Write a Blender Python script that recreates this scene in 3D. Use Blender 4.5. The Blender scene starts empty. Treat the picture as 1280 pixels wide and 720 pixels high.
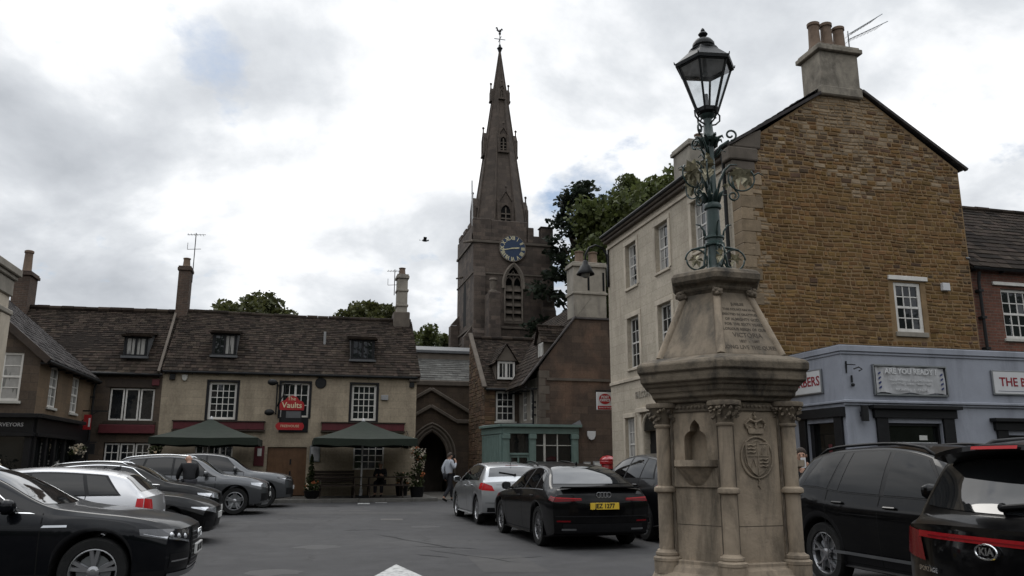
import bpy, math, random
from mathutils import Vector, Matrix
R = math.radians; PI = math.pi
rnd = random.Random(7)
SC = bpy.context.scene
COL = SC.collection

# ------------------------------------------------------------------ mesh collector
class MB:
    def __init__(s): s.v = []; s.f = []; s.m = []
    def add(s, vs, fs, m=0):
        b = len(s.v); s.v.extend([tuple(p) for p in vs])
        for f in fs: s.f.append(tuple(b+i for i in f)); s.m.append(m)
    def quad(s, a, b, c, d, m=0): s.add([a,b,c,d], [(0,1,2,3)], m)
    def box(s, x0, x1, y0, y1, z0, z1, m=0):
        s.add([(x0,y0,z0),(x1,y0,z0),(x1,y1,z0),(x0,y1,z0),(x0,y0,z1),(x1,y0,z1),(x1,y1,z1),(x0,y1,z1)],
              [(0,3,2,1),(4,5,6,7),(0,1,5,4),(1,2,6,5),(2,3,7,6),(3,0,4,7)], m)
    def boxP(s, P, u0, u1, v0, v1, n0, n1, m=0):
        s.add([P(u0,v0,n1),P(u1,v0,n1),P(u1,v0,n0),P(u0,v0,n0),P(u0,v1,n1),P(u1,v1,n1),P(u1,v1,n0),P(u0,v1,n0)],
              [(0,3,2,1),(4,5,6,7),(0,1,5,4),(1,2,6,5),(2,3,7,6),(3,0,4,7)], m)
    def bar(s, p, q, w, h=None, m=0):      # square bar between two points
        h = h or w; p = Vector(p); q = Vector(q); d = (q-p).normalized()
        up = Vector((0,0,1)) if abs(d.z) < .95 else Vector((0,1,0))
        a = d.cross(up).normalized()*w/2; b = a.cross(d).normalized()*h/2
        vs = [p-a-b,p+a-b,p+a+b,p-a+b,q-a-b,q+a-b,q+a+b,q-a+b]
        s.add(vs, [(0,1,2,3),(7,6,5,4),(0,4,5,1),(1,5,6,2),(2,6,7,3),(3,7,4,0)], m)
    def tube(s, pts, r, n=8, m=0, cap=True):
        pts = [Vector(p) for p in pts]; k = len(pts)
        rr = r if isinstance(r, (list, tuple)) else [r]*k
        rings = []; prev = None
        for i, p in enumerate(pts):
            d = (pts[min(i+1,k-1)] - pts[max(i-1,0)])
            d = d.normalized() if d.length > 1e-9 else Vector((0,0,1))
            if prev is None:
                up = Vector((0,0,1)) if abs(d.z) < .9 else Vector((1,0,0))
                a = d.cross(up).normalized()
            else:
                a = (prev - d*prev.dot(d)); a = a.normalized() if a.length > 1e-6 else d.orthogonal().normalized()
            prev = a; b = d.cross(a)
            rings.append([p + (a*math.cos(2*PI*j/n) + b*math.sin(2*PI*j/n))*rr[i] for j in range(n)])
        vs = [q for g in rings for q in g]; fs = []
        for i in range(k-1):
            for j in range(n):
                fs.append((i*n+j, i*n+(j+1)%n, (i+1)*n+(j+1)%n, (i+1)*n+j))
        if cap: fs.append(tuple(range(n-1,-1,-1))); fs.append(tuple((k-1)*n+j for j in range(n)))
        s.add(vs, fs, m)
    def lathe(s, prof, n=16, c=(0,0,0), m=0, rot=0., axis=None, cap=True):   # prof: (r, z)
        vs = []; fs = []; k = len(prof)
        for r, z in prof:
            for j in range(n):
                a = rot + 2*PI*j/n
                p = (r*math.cos(a), r*math.sin(a), z)
                if axis == 'y': p = (p[0], p[2], p[1])
                elif axis == 'x': p = (p[2], p[0], p[1])
                vs.append((p[0]+c[0], p[1]+c[1], p[2]+c[2]))
        for i in range(k-1):
            for j in range(n):
                q = (i*n+j, i*n+(j+1)%n, (i+1)*n+(j+1)%n, (i+1)*n+j)
                fs.append(q if axis != 'y' else q[::-1])
        if cap: fs.append(tuple(range(n-1,-1,-1))); fs.append(tuple((k-1)*n+j for j in range(n)))
        s.add(vs, fs, m)
    def ball(s, c, r, n=10, k=6, m=0, sx=1, sy=1, sz=1):
        vs = []; fs = []
        for i in range(k+1):
            t = PI*i/k
            for j in range(n):
                a = 2*PI*j/n
                vs.append((c[0]+r*sx*math.sin(t)*math.cos(a), c[1]+r*sy*math.sin(t)*math.sin(a), c[2]+r*sz*math.cos(t)))
        for i in range(k):
            for j in range(n): fs.append((i*n+j, (i+1)*n+j, (i+1)*n+(j+1)%n, i*n+(j+1)%n))
        s.add(vs, fs, m)
    def prism(s, poly, P, n0, n1, m=0):    # poly in (u,v), extruded n0..n1 along frame normal
        k = len(poly)
        vs = [P(u,v,n0) for u,v in poly] + [P(u,v,n1) for u,v in poly]
        fs = [tuple(range(k-1,-1,-1)), tuple(range(k,2*k))] + [(i,(i+1)%k,k+(i+1)%k,k+i) for i in range(k)]
        s.add(vs, fs, m)
    def build(s, name, mats, parent=None, local=False, smooth=False, bevel=0., seg=1, angle=None):
        me = bpy.data.meshes.new(name)
        off = Vector((0,0,0))
        if parent is not None and not local:
            q = parent
            while q is not None: off += q.location; q = q.parent
        me.from_pydata([tuple(Vector(p)-off) for p in s.v], [], s.f)
        if not isinstance(mats, (list, tuple)): mats = [mats]
        for mm in mats: me.materials.append(mm)
        me.polygons.foreach_set('material_index', s.m)
        me.update()
        uv = me.uv_layers.new(name='UVMap'); ud = uv.data
        V = me.vertices
        for p in me.polygons:
            n = p.normal
            h = math.hypot(n.x, n.y)
            if h < .2: tu = (1,0,0); tv = (0,1,0)
            else:
                tu = (-n.y/h, n.x/h, 0); tv = (-n.z*n.x/h, -n.z*n.y/h, h)
            for li in p.loop_indices:
                c = V[me.loops[li].vertex_index].co
                ud[li].uv = (c.x*tu[0]+c.y*tu[1]+c.z*tu[2]+off.x*tu[0]+off.y*tu[1], c.x*tv[0]+c.y*tv[1]+c.z*tv[2]+off.z*tv[2])
        if smooth: me.polygons.foreach_set('use_smooth', [True]*len(me.polygons))
        if smooth and angle: me.set_sharp_from_angle(angle=R(angle))
        o = bpy.data.objects.new(name, me); COL.objects.link(o)
        if parent is not None: o.parent = parent
        if bevel:
            b = o.modifiers.new('bevel', 'BEVEL'); b.width = bevel; b.segments = seg; b.limit_method = 'ANGLE'; b.angle_limit = R(40)
        return o

def thing(name, label, cat, loc=(0,0,0), rotz=0., group=None):
    o = bpy.data.objects.new(name, None); COL.objects.link(o)
    o.location = loc; o.rotation_euler = (0,0,rotz); o.empty_display_size = .2
    o['label'] = label; o['category'] = cat
    if group: o['group'] = group
    return o
def tag(o, label, cat, group=None, kind=None):
    if label: o['label'] = label
    if cat: o['category'] = cat
    if group: o['group'] = group
    if kind: o['kind'] = kind
    return o
def copy_tree(o, parent=None):
    c = o.copy(); COL.objects.link(c)
    if parent is not None: c.parent = parent
    for ch in list(o.children): copy_tree(ch, c)
    return c
def frame(o, U, N):
    o = Vector(o); U = Vector(U); N = Vector(N); Z = Vector((0,0,1))
    return lambda u, v, n=0.: tuple(o + U*u + Z*v + N*n)
def FX(y): return frame((0,y,0), (1,0,0), (0,-1,0))      # wall facing the camera side (-Y), u = world x
def FXp(x): return frame((x,0,0), (0,1,0), (1,0,0))      # wall facing +X, u = world y
def FXm(x): return frame((x,0,0), (0,1,0), (-1,0,0))     # wall facing -X, u = world y
_tc = {}
def text(mb, P, body, size, u=0., v=0., n=.0, m=0, align='CENTER', ext=.004, sx=1., mirror=False, bold=0.):
    key = (body, size, align, ext, bold)
    if key not in _tc:
        cu = bpy.data.curves.new('lettering', 'FONT'); cu.body = body; cu.size = size; cu.align_x = align; cu.align_y = 'CENTER'
        cu.extrude = ext; cu.resolution_u = 2; cu.offset = bold
        ob = bpy.data.objects.new('lettering', cu); COL.objects.link(ob)
        me = bpy.data.meshes.new_from_object(ob.evaluated_get(bpy.context.evaluated_depsgraph_get()))
        _tc[key] = ([tuple(x.co) for x in me.vertices], [tuple(p.vertices) for p in me.polygons])
        bpy.data.objects.remove(ob); bpy.data.curves.remove(cu); bpy.data.meshes.remove(me)
    vs, fs = _tc[key]; k = -1 if mirror else 1
    mb.add([P(u+x*sx*k, v+y, n+z) for x,y,z in vs], fs, m)

# ------------------------------------------------------------------ materials
def nodes(name):
    m = bpy.data.materials.new(name); m.use_nodes = True
    nt = m.node_tree; b = nt.nodes['Principled BSDF']
    def N(t, **k):
        x = nt.nodes.new(t)
        for a, val in k.items(): setattr(x, a, val)
        return x
    return m, nt, b, N, nt.links.new
def rgba(c): return (c[0], c[1], c[2], 1)
def mulc(c, k): return tuple(min(1, x*k) for x in c)
def noise(N, L, vec, scale, detail=4, rough=.6, dist=0):
    t = N('ShaderNodeTexNoise'); t.inputs['Scale'].default_value = scale; t.inputs['Detail'].default_value = detail
    t.inputs['Roughness'].default_value = rough; t.inputs['Distortion'].default_value = dist
    if vec is not None: L(vec, t.inputs['Vector'])
    return t
def ramp(N, L, fac, stops):
    r = N('ShaderNodeValToRGB'); e = r.color_ramp.elements
    while len(e) < len(stops): e.new(.5)
    for i, (p, c) in enumerate(stops): e[i].position = p; e[i].color = rgba(c)
    L(fac, r.inputs['Fac']); return r
def mixc(N, L, fac, a, b, mode='MIX'):
    x = N('ShaderNodeMix', data_type='RGBA', blend_type=mode)
    if isinstance(fac, (int, float)): x.inputs[0].default_value = fac
    else: L(fac, x.inputs[0])
    for sock, c in ((x.inputs[6], a), (x.inputs[7], b)):
        if isinstance(c, tuple): sock.default_value = rgba(c)
        else: L(c, sock)
    return x.outputs[2]
def M(name, c, rough=.75, var=.25, scale=2., bump=.15, bscale=30, metal=0., island=0., hue=0., spec=.3, coat=0., stain=None, stain_amt=.5, sscale=(1,1,.3), stth=(.5,.72)):
    m, nt, b, N, L = nodes(name)
    tc = N('ShaderNodeTexCoord'); ob = tc.outputs['Object']
    n1 = noise(N, L, ob, scale, 6, .65)
    col = ramp(N, L, n1.outputs['Fac'], [(.25, mulc(c, 1-var)), (.75, mulc(c, 1+var))]).outputs[0]
    if stain:
        mp = N('ShaderNodeMapping'); mp.inputs['Scale'].default_value = sscale; L(ob, mp.inputs['Vector'])
        n2 = noise(N, L, mp.outputs[0], 1.3, 8, .7, .4)
        f = ramp(N, L, n2.outputs['Fac'], [(stth[0], (0,0,0)), (stth[1], (stain_amt,)*3)])
        col = mixc(N, L, f.outputs[0], col, stain)
    if island or hue:
        g = N('ShaderNodeNewGeometry'); h = N('ShaderNodeHueSaturation')
        mr = N('ShaderNodeMapRange'); mr.inputs[3].default_value = 1-island; mr.inputs[4].default_value = 1+island
        L(g.outputs['Random Per Island'], mr.inputs[0]); L(mr.outputs[0], h.inputs['Value'])
        if hue:
            w = N('ShaderNodeMath', operation='MULTIPLY'); w.inputs[1].default_value = 7.31; L(g.outputs['Random Per Island'], w.inputs[0])
            fr = N('ShaderNodeMath', operation='FRACT'); L(w.outputs[0], fr.inputs[0])
            m2 = N('ShaderNodeMapRange'); m2.inputs[3].default_value = .5-hue; m2.inputs[4].default_value = .5+hue
            L(fr.outputs[0], m2.inputs[0]); L(m2.outputs[0], h.inputs['Hue'])
        L(col, h.inputs['Color']); col = h.outputs[0]
    L(col, b.inputs['Base Color'])
    b.inputs['Roughness'].default_value = rough; b.inputs['Metallic'].default_value = metal
    b.inputs['Specular IOR Level'].default_value = spec; b.inputs['Coat Weight'].default_value = coat; b.inputs['Coat Roughness'].default_value = .04
    if bump:
        n3 = noise(N, L, ob, bscale, 5, .6)
        bp = N('ShaderNodeBump'); bp.inputs['Strength'].default_value = bump; bp.inputs['Distance'].default_value = .02
        L(n3.outputs['Fac'], bp.inputs['Height']); L(bp.outputs[0], b.inputs['Normal'])
    return m
def MBrick(name, c1, c2, mortar, bw, bh, ms=.01, var=.3, rough=.85, bump=.5, dist=.02, stain=None, stain_amt=.5, sscale=(1,1,.35), third=None, offset=.5, squash=1., patch=None, patch_amt=.8):
    m, nt, b, N, L = nodes(name)
    tc = N('ShaderNodeTexCoord'); uv = tc.outputs['UV']; ob = tc.outputs['Object']
    nd = noise(N, L, uv, 1.6/bh*.12, 2)
    vm = N('ShaderNodeVectorMath', operation='MULTIPLY_ADD'); vm.inputs[1].default_value = (dist,)*3
    L(nd.outputs['Color'], vm.inputs[0]); L(uv, vm.inputs[2])
    br = N('ShaderNodeTexBrick'); br.offset = offset; br.squash = squash
    br.inputs['Scale'].default_value = 1; br.inputs['Brick Width'].default_value = bw; br.inputs['Row Height'].default_value = bh
    br.inputs['Mortar Size'].default_value = ms; br.inputs['Mortar Smooth'].default_value = .3; br.inputs['Bias'].default_value = 0
    br.inputs['Color1'].default_value = rgba(c1); br.inputs['Color2'].default_value = rgba(c2); br.inputs['Mortar'].default_value = rgba(mortar)
    L(vm.outputs[0], br.inputs['Vector'])
    n1 = noise(N, L, ob, 1.2, 8, .7)
    k = ramp(N, L, n1.outputs['Fac'], [(.25, (1-var,)*3), (.75, (1+var*.6,)*3)])
    col = mixc(N, L, 1., br.outputs['Color'], k.outputs[0], 'MULTIPLY')
    n5 = noise(N, L, ob, 14, 5, .7)
    k5 = ramp(N, L, n5.outputs['Fac'], [(.3, (.8,)*3), (.7, (1.15,)*3)])
    col = mixc(N, L, 1., col, k5.outputs[0], 'MULTIPLY')
    if patch:
        n6 = noise(N, L, ob, .55, 4, .6)
        col = mixc(N, L, ramp(N, L, n6.outputs['Fac'], [(.5, (0,0,0)), (.62, (patch_amt,)*3)]).outputs[0], col, mixc(N, L, 1., patch, k5.outputs[0], 'MULTIPLY'))
    if stain:
        mp = N('ShaderNodeMapping'); mp.inputs['Scale'].default_value = sscale; L(ob, mp.inputs['Vector'])
        n2 = noise(N, L, mp.outputs[0], 1.1, 8, .72, .4)
        col = mixc(N, L, ramp(N, L, n2.outputs['Fac'], [(.48, (0,0,0)), (.72, (stain_amt,)*3)]).outputs[0], col, stain)
    L(col, b.inputs['Base Color']); b.inputs['Roughness'].default_value = rough; b.inputs['Specular IOR Level'].default_value = .25
    hh = N('ShaderNodeMath', operation='MULTIPLY_ADD'); hh.inputs[1].default_value = -1.; L(br.outputs['Fac'], hh.inputs[0])
    n3 = noise(N, L, ob, 25, 5, .65); L(n3.outputs['Fac'], hh.inputs[2])
    bp = N('ShaderNodeBump'); bp.inputs['Strength'].default_value = bump; bp.inputs['Distance'].default_value = .015
    L(hh.outputs[0], bp.inputs['Height']); L(bp.outputs[0], b.inputs['Normal'])
    return m
def Glass(name, c=(.012,.014,.016), rough=.04, wav=.12, wscale=3., spec=.5, coat=0.):
    m, nt, b, N, L = nodes(name)
    tc = N('ShaderNodeTexCoord')
    n1 = noise(N, L, tc.outputs['Object'], 1.1, 3)
    L(ramp(N, L, n1.outputs['Fac'], [(.3, mulc(c,.6)), (.7, mulc(c,1.5))]).outputs[0], b.inputs['Base Color'])
    b.inputs['Roughness'].default_value = rough; b.inputs['Specular IOR Level'].default_value = spec; b.inputs['Coat Weight'].default_value = coat
    if wav:
        n3 = noise(N, L, tc.outputs['Object'], wscale, 2)
        bp = N('ShaderNodeBump'); bp.inputs['Strength'].default_value = wav; bp.inputs['Distance'].default_value = .05
        L(n3.outputs['Fac'], bp.inputs['Height']); L(bp.outputs[0], b.inputs['Normal'])
    return m
def Leaf(name, c, isl=.45):
    m, nt, b, N, L = nodes(name)
    g = N('ShaderNodeNewGeometry'); tc = N('ShaderNodeTexCoord')
    mr = N('ShaderNodeMapRange'); mr.inputs[3].default_value = 1-isl; mr.inputs[4].default_value = 1+isl; L(g.outputs['Random Per Island'], mr.inputs[0])
    n1 = noise(N, L, tc.outputs['Object'], .9, 3)
    col = ramp(N, L, n1.outputs['Fac'], [(.3, mulc(c,.75)), (.7, (min(1,c[0]*1.35), min(1,c[1]*1.2), c[2]))])
    h = N('ShaderNodeHueSaturation'); L(col.outputs[0], h.inputs['Color']); L(mr.outputs[0], h.inputs['Value'])
    L(h.outputs[0], b.inputs['Base Color']); b.inputs['Roughness'].default_value = .6; b.inputs['Specular IOR Level'].default_value = .25
    t = N('ShaderNodeBsdfTranslucent'); L(h.outputs[0], t.inputs['Color'])
    mx = N('ShaderNodeMixShader'); mx.inputs[0].default_value = .35
    L(b.outputs[0], mx.inputs[1]); L(t.outputs[0], mx.inputs[2]); L(mx.outputs[0], nt.nodes['Material Output'].inputs['Surface'])
    return m

DK = (.02,.018,.016)
mt = dict(
    white=M('white_paint', (.62,.6,.56), .45, .12, 5, .05, 60, stain=(.25,.22,.18), stain_amt=.4),
    dwhite=M('weathered_white_paint', (.45,.44,.4), .5, .2, 6, .05, 60, stain=(.18,.16,.13), stain_amt=.5),
    glass=Glass('old_window_glass'), glassn=Glass('glass_with_net_curtain', (.16,.16,.15), .1, .15), glassd=Glass('dark_shop_glass', (.008,.009,.009), .03, .04),
    blackpaint=M('black_timber_paint', (.011,.011,.012), .45, .3, 6, .08, 40, spec=.2),
    darkwood=M('dark_timber', (.035,.024,.017), .6, .35, 6, .2, 30),
    iron=M('black_iron', (.014,.0145,.015), .5, .3, 10, .1, 60, spec=.2),
    lead=M('lead_sheet', (.085,.087,.09), .55, .25, 3, .1, 20, stain=(.05,.05,.05), stain_amt=.5),
    slate=M('stone_slates', (.029,.0215,.0165), .97, .35, 1.2, .35, 25, island=.6, hue=.012, stain=(.12,.105,.08), stain_amt=.5, sscale=(5,5,5), stth=(.6,.7), spec=.15),
    slate2=M('church_stone_slates', (.068,.066,.06), .92, .3, 1.2, .35, 25, island=.3, stain=(.15,.15,.14), stain_amt=.6, sscale=(2,2,2), stth=(.52,.68)),
    slateblue=M('dark_slates', (.042,.037,.036), .85, .3, 1.2, .3, 25, island=.35, stain=(.12,.11,.10), stain_amt=.5, sscale=(2,2,2)),
    pubwall=MBrick('buff_ashlar', (.36,.30,.22), (.31,.26,.19), (.25,.205,.15), .62, .3, .006, .28, dist=.015, bump=.25, stain=(.12,.095,.07), stain_amt=.65),
    darkstone=MBrick('dark_ironstone_ashlar', (.10,.073,.052), (.072,.055,.042), (.06,.047,.037), .55, .25, .008, .35, dist=.02, bump=.35, stain=(.04,.03,.025), stain_amt=.6),
    sandbrown=MBrick('brown_sandstone_ashlar', (.12,.085,.063), (.068,.05,.04), (.06,.045,.036), .62, .28, .007, .35, dist=.02, bump=.3, stain=(.035,.027,.022), stain_amt=.65, patch=(.2,.12,.08), patch_amt=.45),
    yellowstone=MBrick('ochre_render_stone', (.18,.125,.078), (.15,.108,.07), (.12,.09,.06), .6, .28, .006, .3, dist=.015, bump=.25, stain=(.07,.05,.035), stain_amt=.5),
    cream=MBrick('cream_limestone_ashlar', (.49,.43,.345), (.44,.385,.305), (.31,.265,.21), .74, .31, .005, .22, dist=.006, bump=.2, stain=(.2,.165,.125), stain_amt=.6, sscale=(1,1,.2)),
    creamplain=M('cream_dressed_stone', (.49,.43,.345), .8, .2, 2, .12, 30, stain=(.18,.15,.12), stain_amt=.6),
    palestone=M('pale_chimney_stone', (.27,.245,.205), .85, .25, 2.5, .2, 25, stain=(.1,.09,.08), stain_amt=.7),
    tower=MBrick('tower_ironstone', (.125,.096,.078), (.062,.05,.043), (.085,.07,.058), .6, .27, .014, .45, dist=.05, bump=.6, stain=(.04,.032,.028), stain_amt=.55, patch=(.13,.105,.085), patch_amt=.35),
    spire=MBrick('spire_stone', (.105,.083,.067), (.068,.055,.046), (.07,.056,.048), .6, .3, .01, .3, dist=.02, bump=.35, stain=(.05,.042,.035), stain_amt=.55),
    dress=M('weathered_dressed_stone', (.11,.092,.075), .88, .3, 2, .25, 22, stain=(.06,.05,.04), stain_amt=.65),
    brick=MBrick('old_red_brick', (.19,.075,.05), (.12,.055,.04), (.15,.11,.085), .225, .075, .01, .35, dist=.012, bump=.4, stain=(.05,.03,.025), stain_amt=.6),
    brickch=MBrick('sooty_chimney_brick', (.11,.07,.052), (.075,.052,.042), (.12,.1,.08), .225, .075, .01, .35, dist=.012, bump=.4, stain=(.03,.024,.02), stain_amt=.7),
    pot=M('clay_chimney_pot', (.15,.105,.075), .85, .3, 5, .2, 25, stain=(.05,.04,.035), stain_amt=.6),
    iron_s=M('ironstone_blocks', (.156,.092,.039), .94, .32, 3, .5, 22, island=.26, hue=.01, spec=.12, stain=(.10,.085,.07), stain_amt=.4, sscale=(1.4,1.4,1.4)),
    lime_s=M('pale_limestone_blocks', (.225,.17,.112), .92, .3, 3, .4, 22, island=.3, stain=(.1,.075,.05), stain_amt=.6, sscale=(1.6,1.6,1.6)),
    rust_s=M('rough_brown_blocks', (.105,.066,.038), .92, .35, 3, .5, 22, island=.4, hue=.012, stain=(.05,.04,.032), stain_amt=.5, sscale=(1.4,1.4,1.4)),
    mortar=M('lime_mortar', (.22,.148,.08), .95, .25, 4, .3, 30), mortard=M('dark_mortar', (.075,.058,.045), .95, .25, 4, .3, 30),
    blue=M('pale_blue_masonry_paint', (.275,.289,.328), .6, .12, 1.5, .2, 10, stain=(.12,.125,.14), stain_amt=.6, sscale=(1.2,1.2,.25)),
    teal=M('faded_teal_paint', (.13,.185,.165), .5, .15, 4, .06, 50, stain=(.05,.08,.075), stain_amt=.5),
    red=M('dull_red_paint', (.085,.016,.02), .5, .2, 5, .05, 40), redsign=M('bright_red_sign', (.30,.013,.016), .35, .06, 4, 0, spec=.4),
    postred=M('pillar_box_red', (.33,.012,.016), .3, .12, 5, .03, 30, spec=.5, coat=.3),
    signwhite=M('sign_white', (.55,.55,.55), .4, .05, 3, 0), banner=M('faded_grey_banner', (.4,.4,.405), .55, .12, 6, .12, 6),
    gold=M('gilt', (.55,.5,.33), .5, .1, 8, 0, metal=.2), clockblue=M('clock_blue', (.02,.04,.085), .4, .15, 3, .02, 20),
    door=M('varnished_oak', (.12,.063,.032), .5, .25, 4, .1, 25, stain=(.08,.04,.02), stain_amt=.5, sscale=(6,6,.4)),
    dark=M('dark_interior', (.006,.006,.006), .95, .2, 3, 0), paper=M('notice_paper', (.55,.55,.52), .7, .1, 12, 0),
    canvas=M('dark_green_canvas', (.014,.02,.0135), .85, .25, 3, .15, 60), alu=M('painted_pole', (.45,.45,.45), .4, .1, 5, 0, metal=.2),
    plastic=M('black_plastic', (.008,.008,.009), .45, .2, 8, .04, 80, spec=.2), grey=M('grey_plastic', (.25,.25,.25), .5, .15, 6, 0),
    chrome=M('chrome', (.62,.63,.64), .14, .05, 6, 0, metal=1.), satin=M('satin_metal', (.3,.31,.32), .35, .08, 6, 0, metal=.9),
)
# ------------------------------------------------------------------ building helpers
def wall(mb, P, u0, u1, v0, v1, ops=(), m=0, reveal=.2, rm=None):
    us = sorted({u0, u1, *[o[0] for o in ops], *[o[1] for o in ops]}); vs = sorted({v0, v1, *[o[2] for o in ops], *[o[3] for o in ops]})
    for i in range(len(us)-1):
        for j in range(len(vs)-1):
            cu = (us[i]+us[i+1])/2; cv = (vs[j]+vs[j+1])/2
            if any(o[0] < cu < o[1] and o[2] < cv < o[3] for o in ops): continue
            mb.quad(P(us[i],vs[j]), P(us[i+1],vs[j]), P(us[i+1],vs[j+1]), P(us[i],vs[j+1]), m)
    for a, b, c, d in ops:
        q = m if rm is None else rm; e = -reveal
        mb.quad(P(a,c), P(a,c,e), P(a,d,e), P(a,d), q); mb.quad(P(b,c), P(b,d), P(b,d,e), P(b,c,e), q)
        mb.quad(P(a,d), P(a,d,e), P(b,d,e), P(b,d), q); mb.quad(P(a,c), P(b,c), P(b,c,e), P(a,c,e), q)
def win(root, P, u0, u1, v0, v1, cols=3, rows=4, dep=.1, fm='white', gm='glass', sill='creamplain', fw=.06, bw=.025, meet=True, lights=1, surround=None, sw=.14, sd=.025, curtain=None, name='window', sillw=.08):
    mb = MB(); d0 = -dep-.05; d1 = -dep
    mb.boxP(P, u0, u0+fw, v0, v1, d0, d1); mb.boxP(P, u1-fw, u1, v0, v1, d0, d1)
    mb.boxP(P, u0+fw, u1-fw, v0, v0+fw, d0, d1); mb.boxP(P, u0+fw, u1-fw, v1-fw, v1, d0, d1)
    lw = (u1-u0-2*fw)/lights
    for l in range(lights):
        a = u0+fw+l*lw; b = a+lw
        if l: mb.boxP(P, a-fw*.6, a+fw*.6, v0+fw, v1-fw, d0, d1+.006)
        for c in range(1, cols): x = a+(b-a)*c/cols; mb.boxP(P, x-bw/2, x+bw/2, v0+fw, v1-fw, d0+.012, d1-.012)
        for r in range(1, rows):
            z = v0+fw+(v1-v0-2*fw)*r/rows
            big = meet and r == rows//2
            mb.boxP(P, a, b, z-(bw if big else bw/2), z+(bw if big else bw/2), d0+.014 if not big else d0, d1-.014 if not big else d1-.004)
    w = mb.build(name, mt[fm], root, bevel=.004)
    g = MB(); nc = cols*lights; k = .006
    for i in range(nc):
        for j in range(rows):
            a = u0+.01+(u1-u0-.02)*i/nc; b = u0+.01+(u1-u0-.02)*(i+1)/nc; c = v0+.01+(v1-v0-.02)*j/rows; d = v0+.01+(v1-v0-.02)*(j+1)/rows; t1 = rnd.uniform(-k,k); t2 = rnd.uniform(-k,k)
            g.quad(P(a,c,d0+.02-t1-t2), P(b,c,d0+.02+t1-t2), P(b,d,d0+.02+t1+t2), P(a,d,d0+.02-t1+t2))
    g.build('pane', mt[gm], w)
    if curtain:
        k = MB(); n = 14
        for (a, b) in curtain:
            ua = u0+(u1-u0)*a; ub = u0+(u1-u0)*b
            for i in range(n):
                x0 = ua+(ub-ua)*i/n; x1 = ua+(ub-ua)*(i+1)/n; e = .004
                k.quad(P(x0,v0+.02,d0+.022+e*(i%2)), P(x1,v0+.02,d0+.022+e*((i+1)%2)), P(x1,v1-.02,d0+.022+e*((i+1)%2)), P(x0,v1-.02,d0+.022+e*(i%2)))
        k.build('curtain', mt['net'], w)
    if sill:
        s = MB(); s.boxP(P, u0-.07, u1+.07, v0-sillw, v0-.002, -dep+.02, .055); s.build('sill', mt[sill], w, bevel=.008)
    if surround:
        s = MB(); lo = v0-(sillw if sill else 0)
        s.boxP(P, u0-sw, u0-.002, v0, v1, -.03, sd); s.boxP(P, u1+.002, u1+sw, v0, v1, -.03, sd); s.boxP(P, u0-sw, u1+sw, v1+.002, v1+sw, -.03, sd+.004)
        s.build('surround', mt[surround], w, bevel=.008)
    return w
mt['net'] = M('net_curtain', (.3,.29,.27), .8, .15, 4, .1, 20)
def slates(mb, A, B, C, D, c0=.21, c1=.11, w=.2, thick=.022, jit=.012, sag=.0, m=0, skip=None):
    """courses of separate slates on the plane A,B (eave) C,D (ridge, C over B)"""
    A, B, C, D = map(Vector, (A, B, C, D)); n = (B-A).cross(D-A).normalized()
    H = ((D-A).length+(C-B).length)/2; t = 0.
    def S(u, v):
        p = (A*(1-u)+B*u)*(1-v)+(D*(1-u)+C*u)*v
        return p - n*(sag*4*u*(1-u)*math.sin(PI*min(1,v*.8+.1)))
    while t < H-.02:
        c = c0+(c1-c0)*t/H; v0 = t/H; v1 = min(1, (t+c*1.08)/H); L0 = (A.lerp(D,v0)-B.lerp(C,v0)).length
        u = -rnd.random()*w*.8/L0
        while u < 1:
            ww = w*(.6+.8*rnd.random())*(.7+.3*c/c0)/L0; ua = max(0,u); ub = min(1,u+ww); u += ww
            if ub-ua < .02/L0: continue
            if skip and skip((ua+ub)/2, (v0+v1)/2): continue
            g = .004/L0; j = lambda: (rnd.random()-.5)*jit
            dv = j()/H; th = thick*(.7+.6*rnd.random())
            p0 = S(ua+g, v0+dv); p1 = S(ub-g, v0+dv+j()*.4/H); p2 = S(ub-g, v1); p3 = S(ua+g, v1)
            q0 = p0+n*th; q1 = p1+n*(th+j()*.5); q2 = p2+n*.003; q3 = p3+n*.003
            mb.add([p0,p1,q0,q1,q2,q3], [(0,1,3,2),(2,3,4,5),(0,2,5),(1,4,3)], m)
        t += c
def ridge(mb, p, q, r=.11, n=None, m=0, jit=.02):
    p = Vector(p); q = Vector(q); L0 = (q-p).length; n = n or max(1, int(L0/.45))
    for i in range(n):
        a = p.lerp(q, i/n); b = p.lerp(q, (i+.97)/n); dz = Vector((0,0,(rnd.random()-.5)*jit)); mb.tube([a+dz, b+dz], r*(.92+.16*rnd.random()), 8, m)
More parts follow.
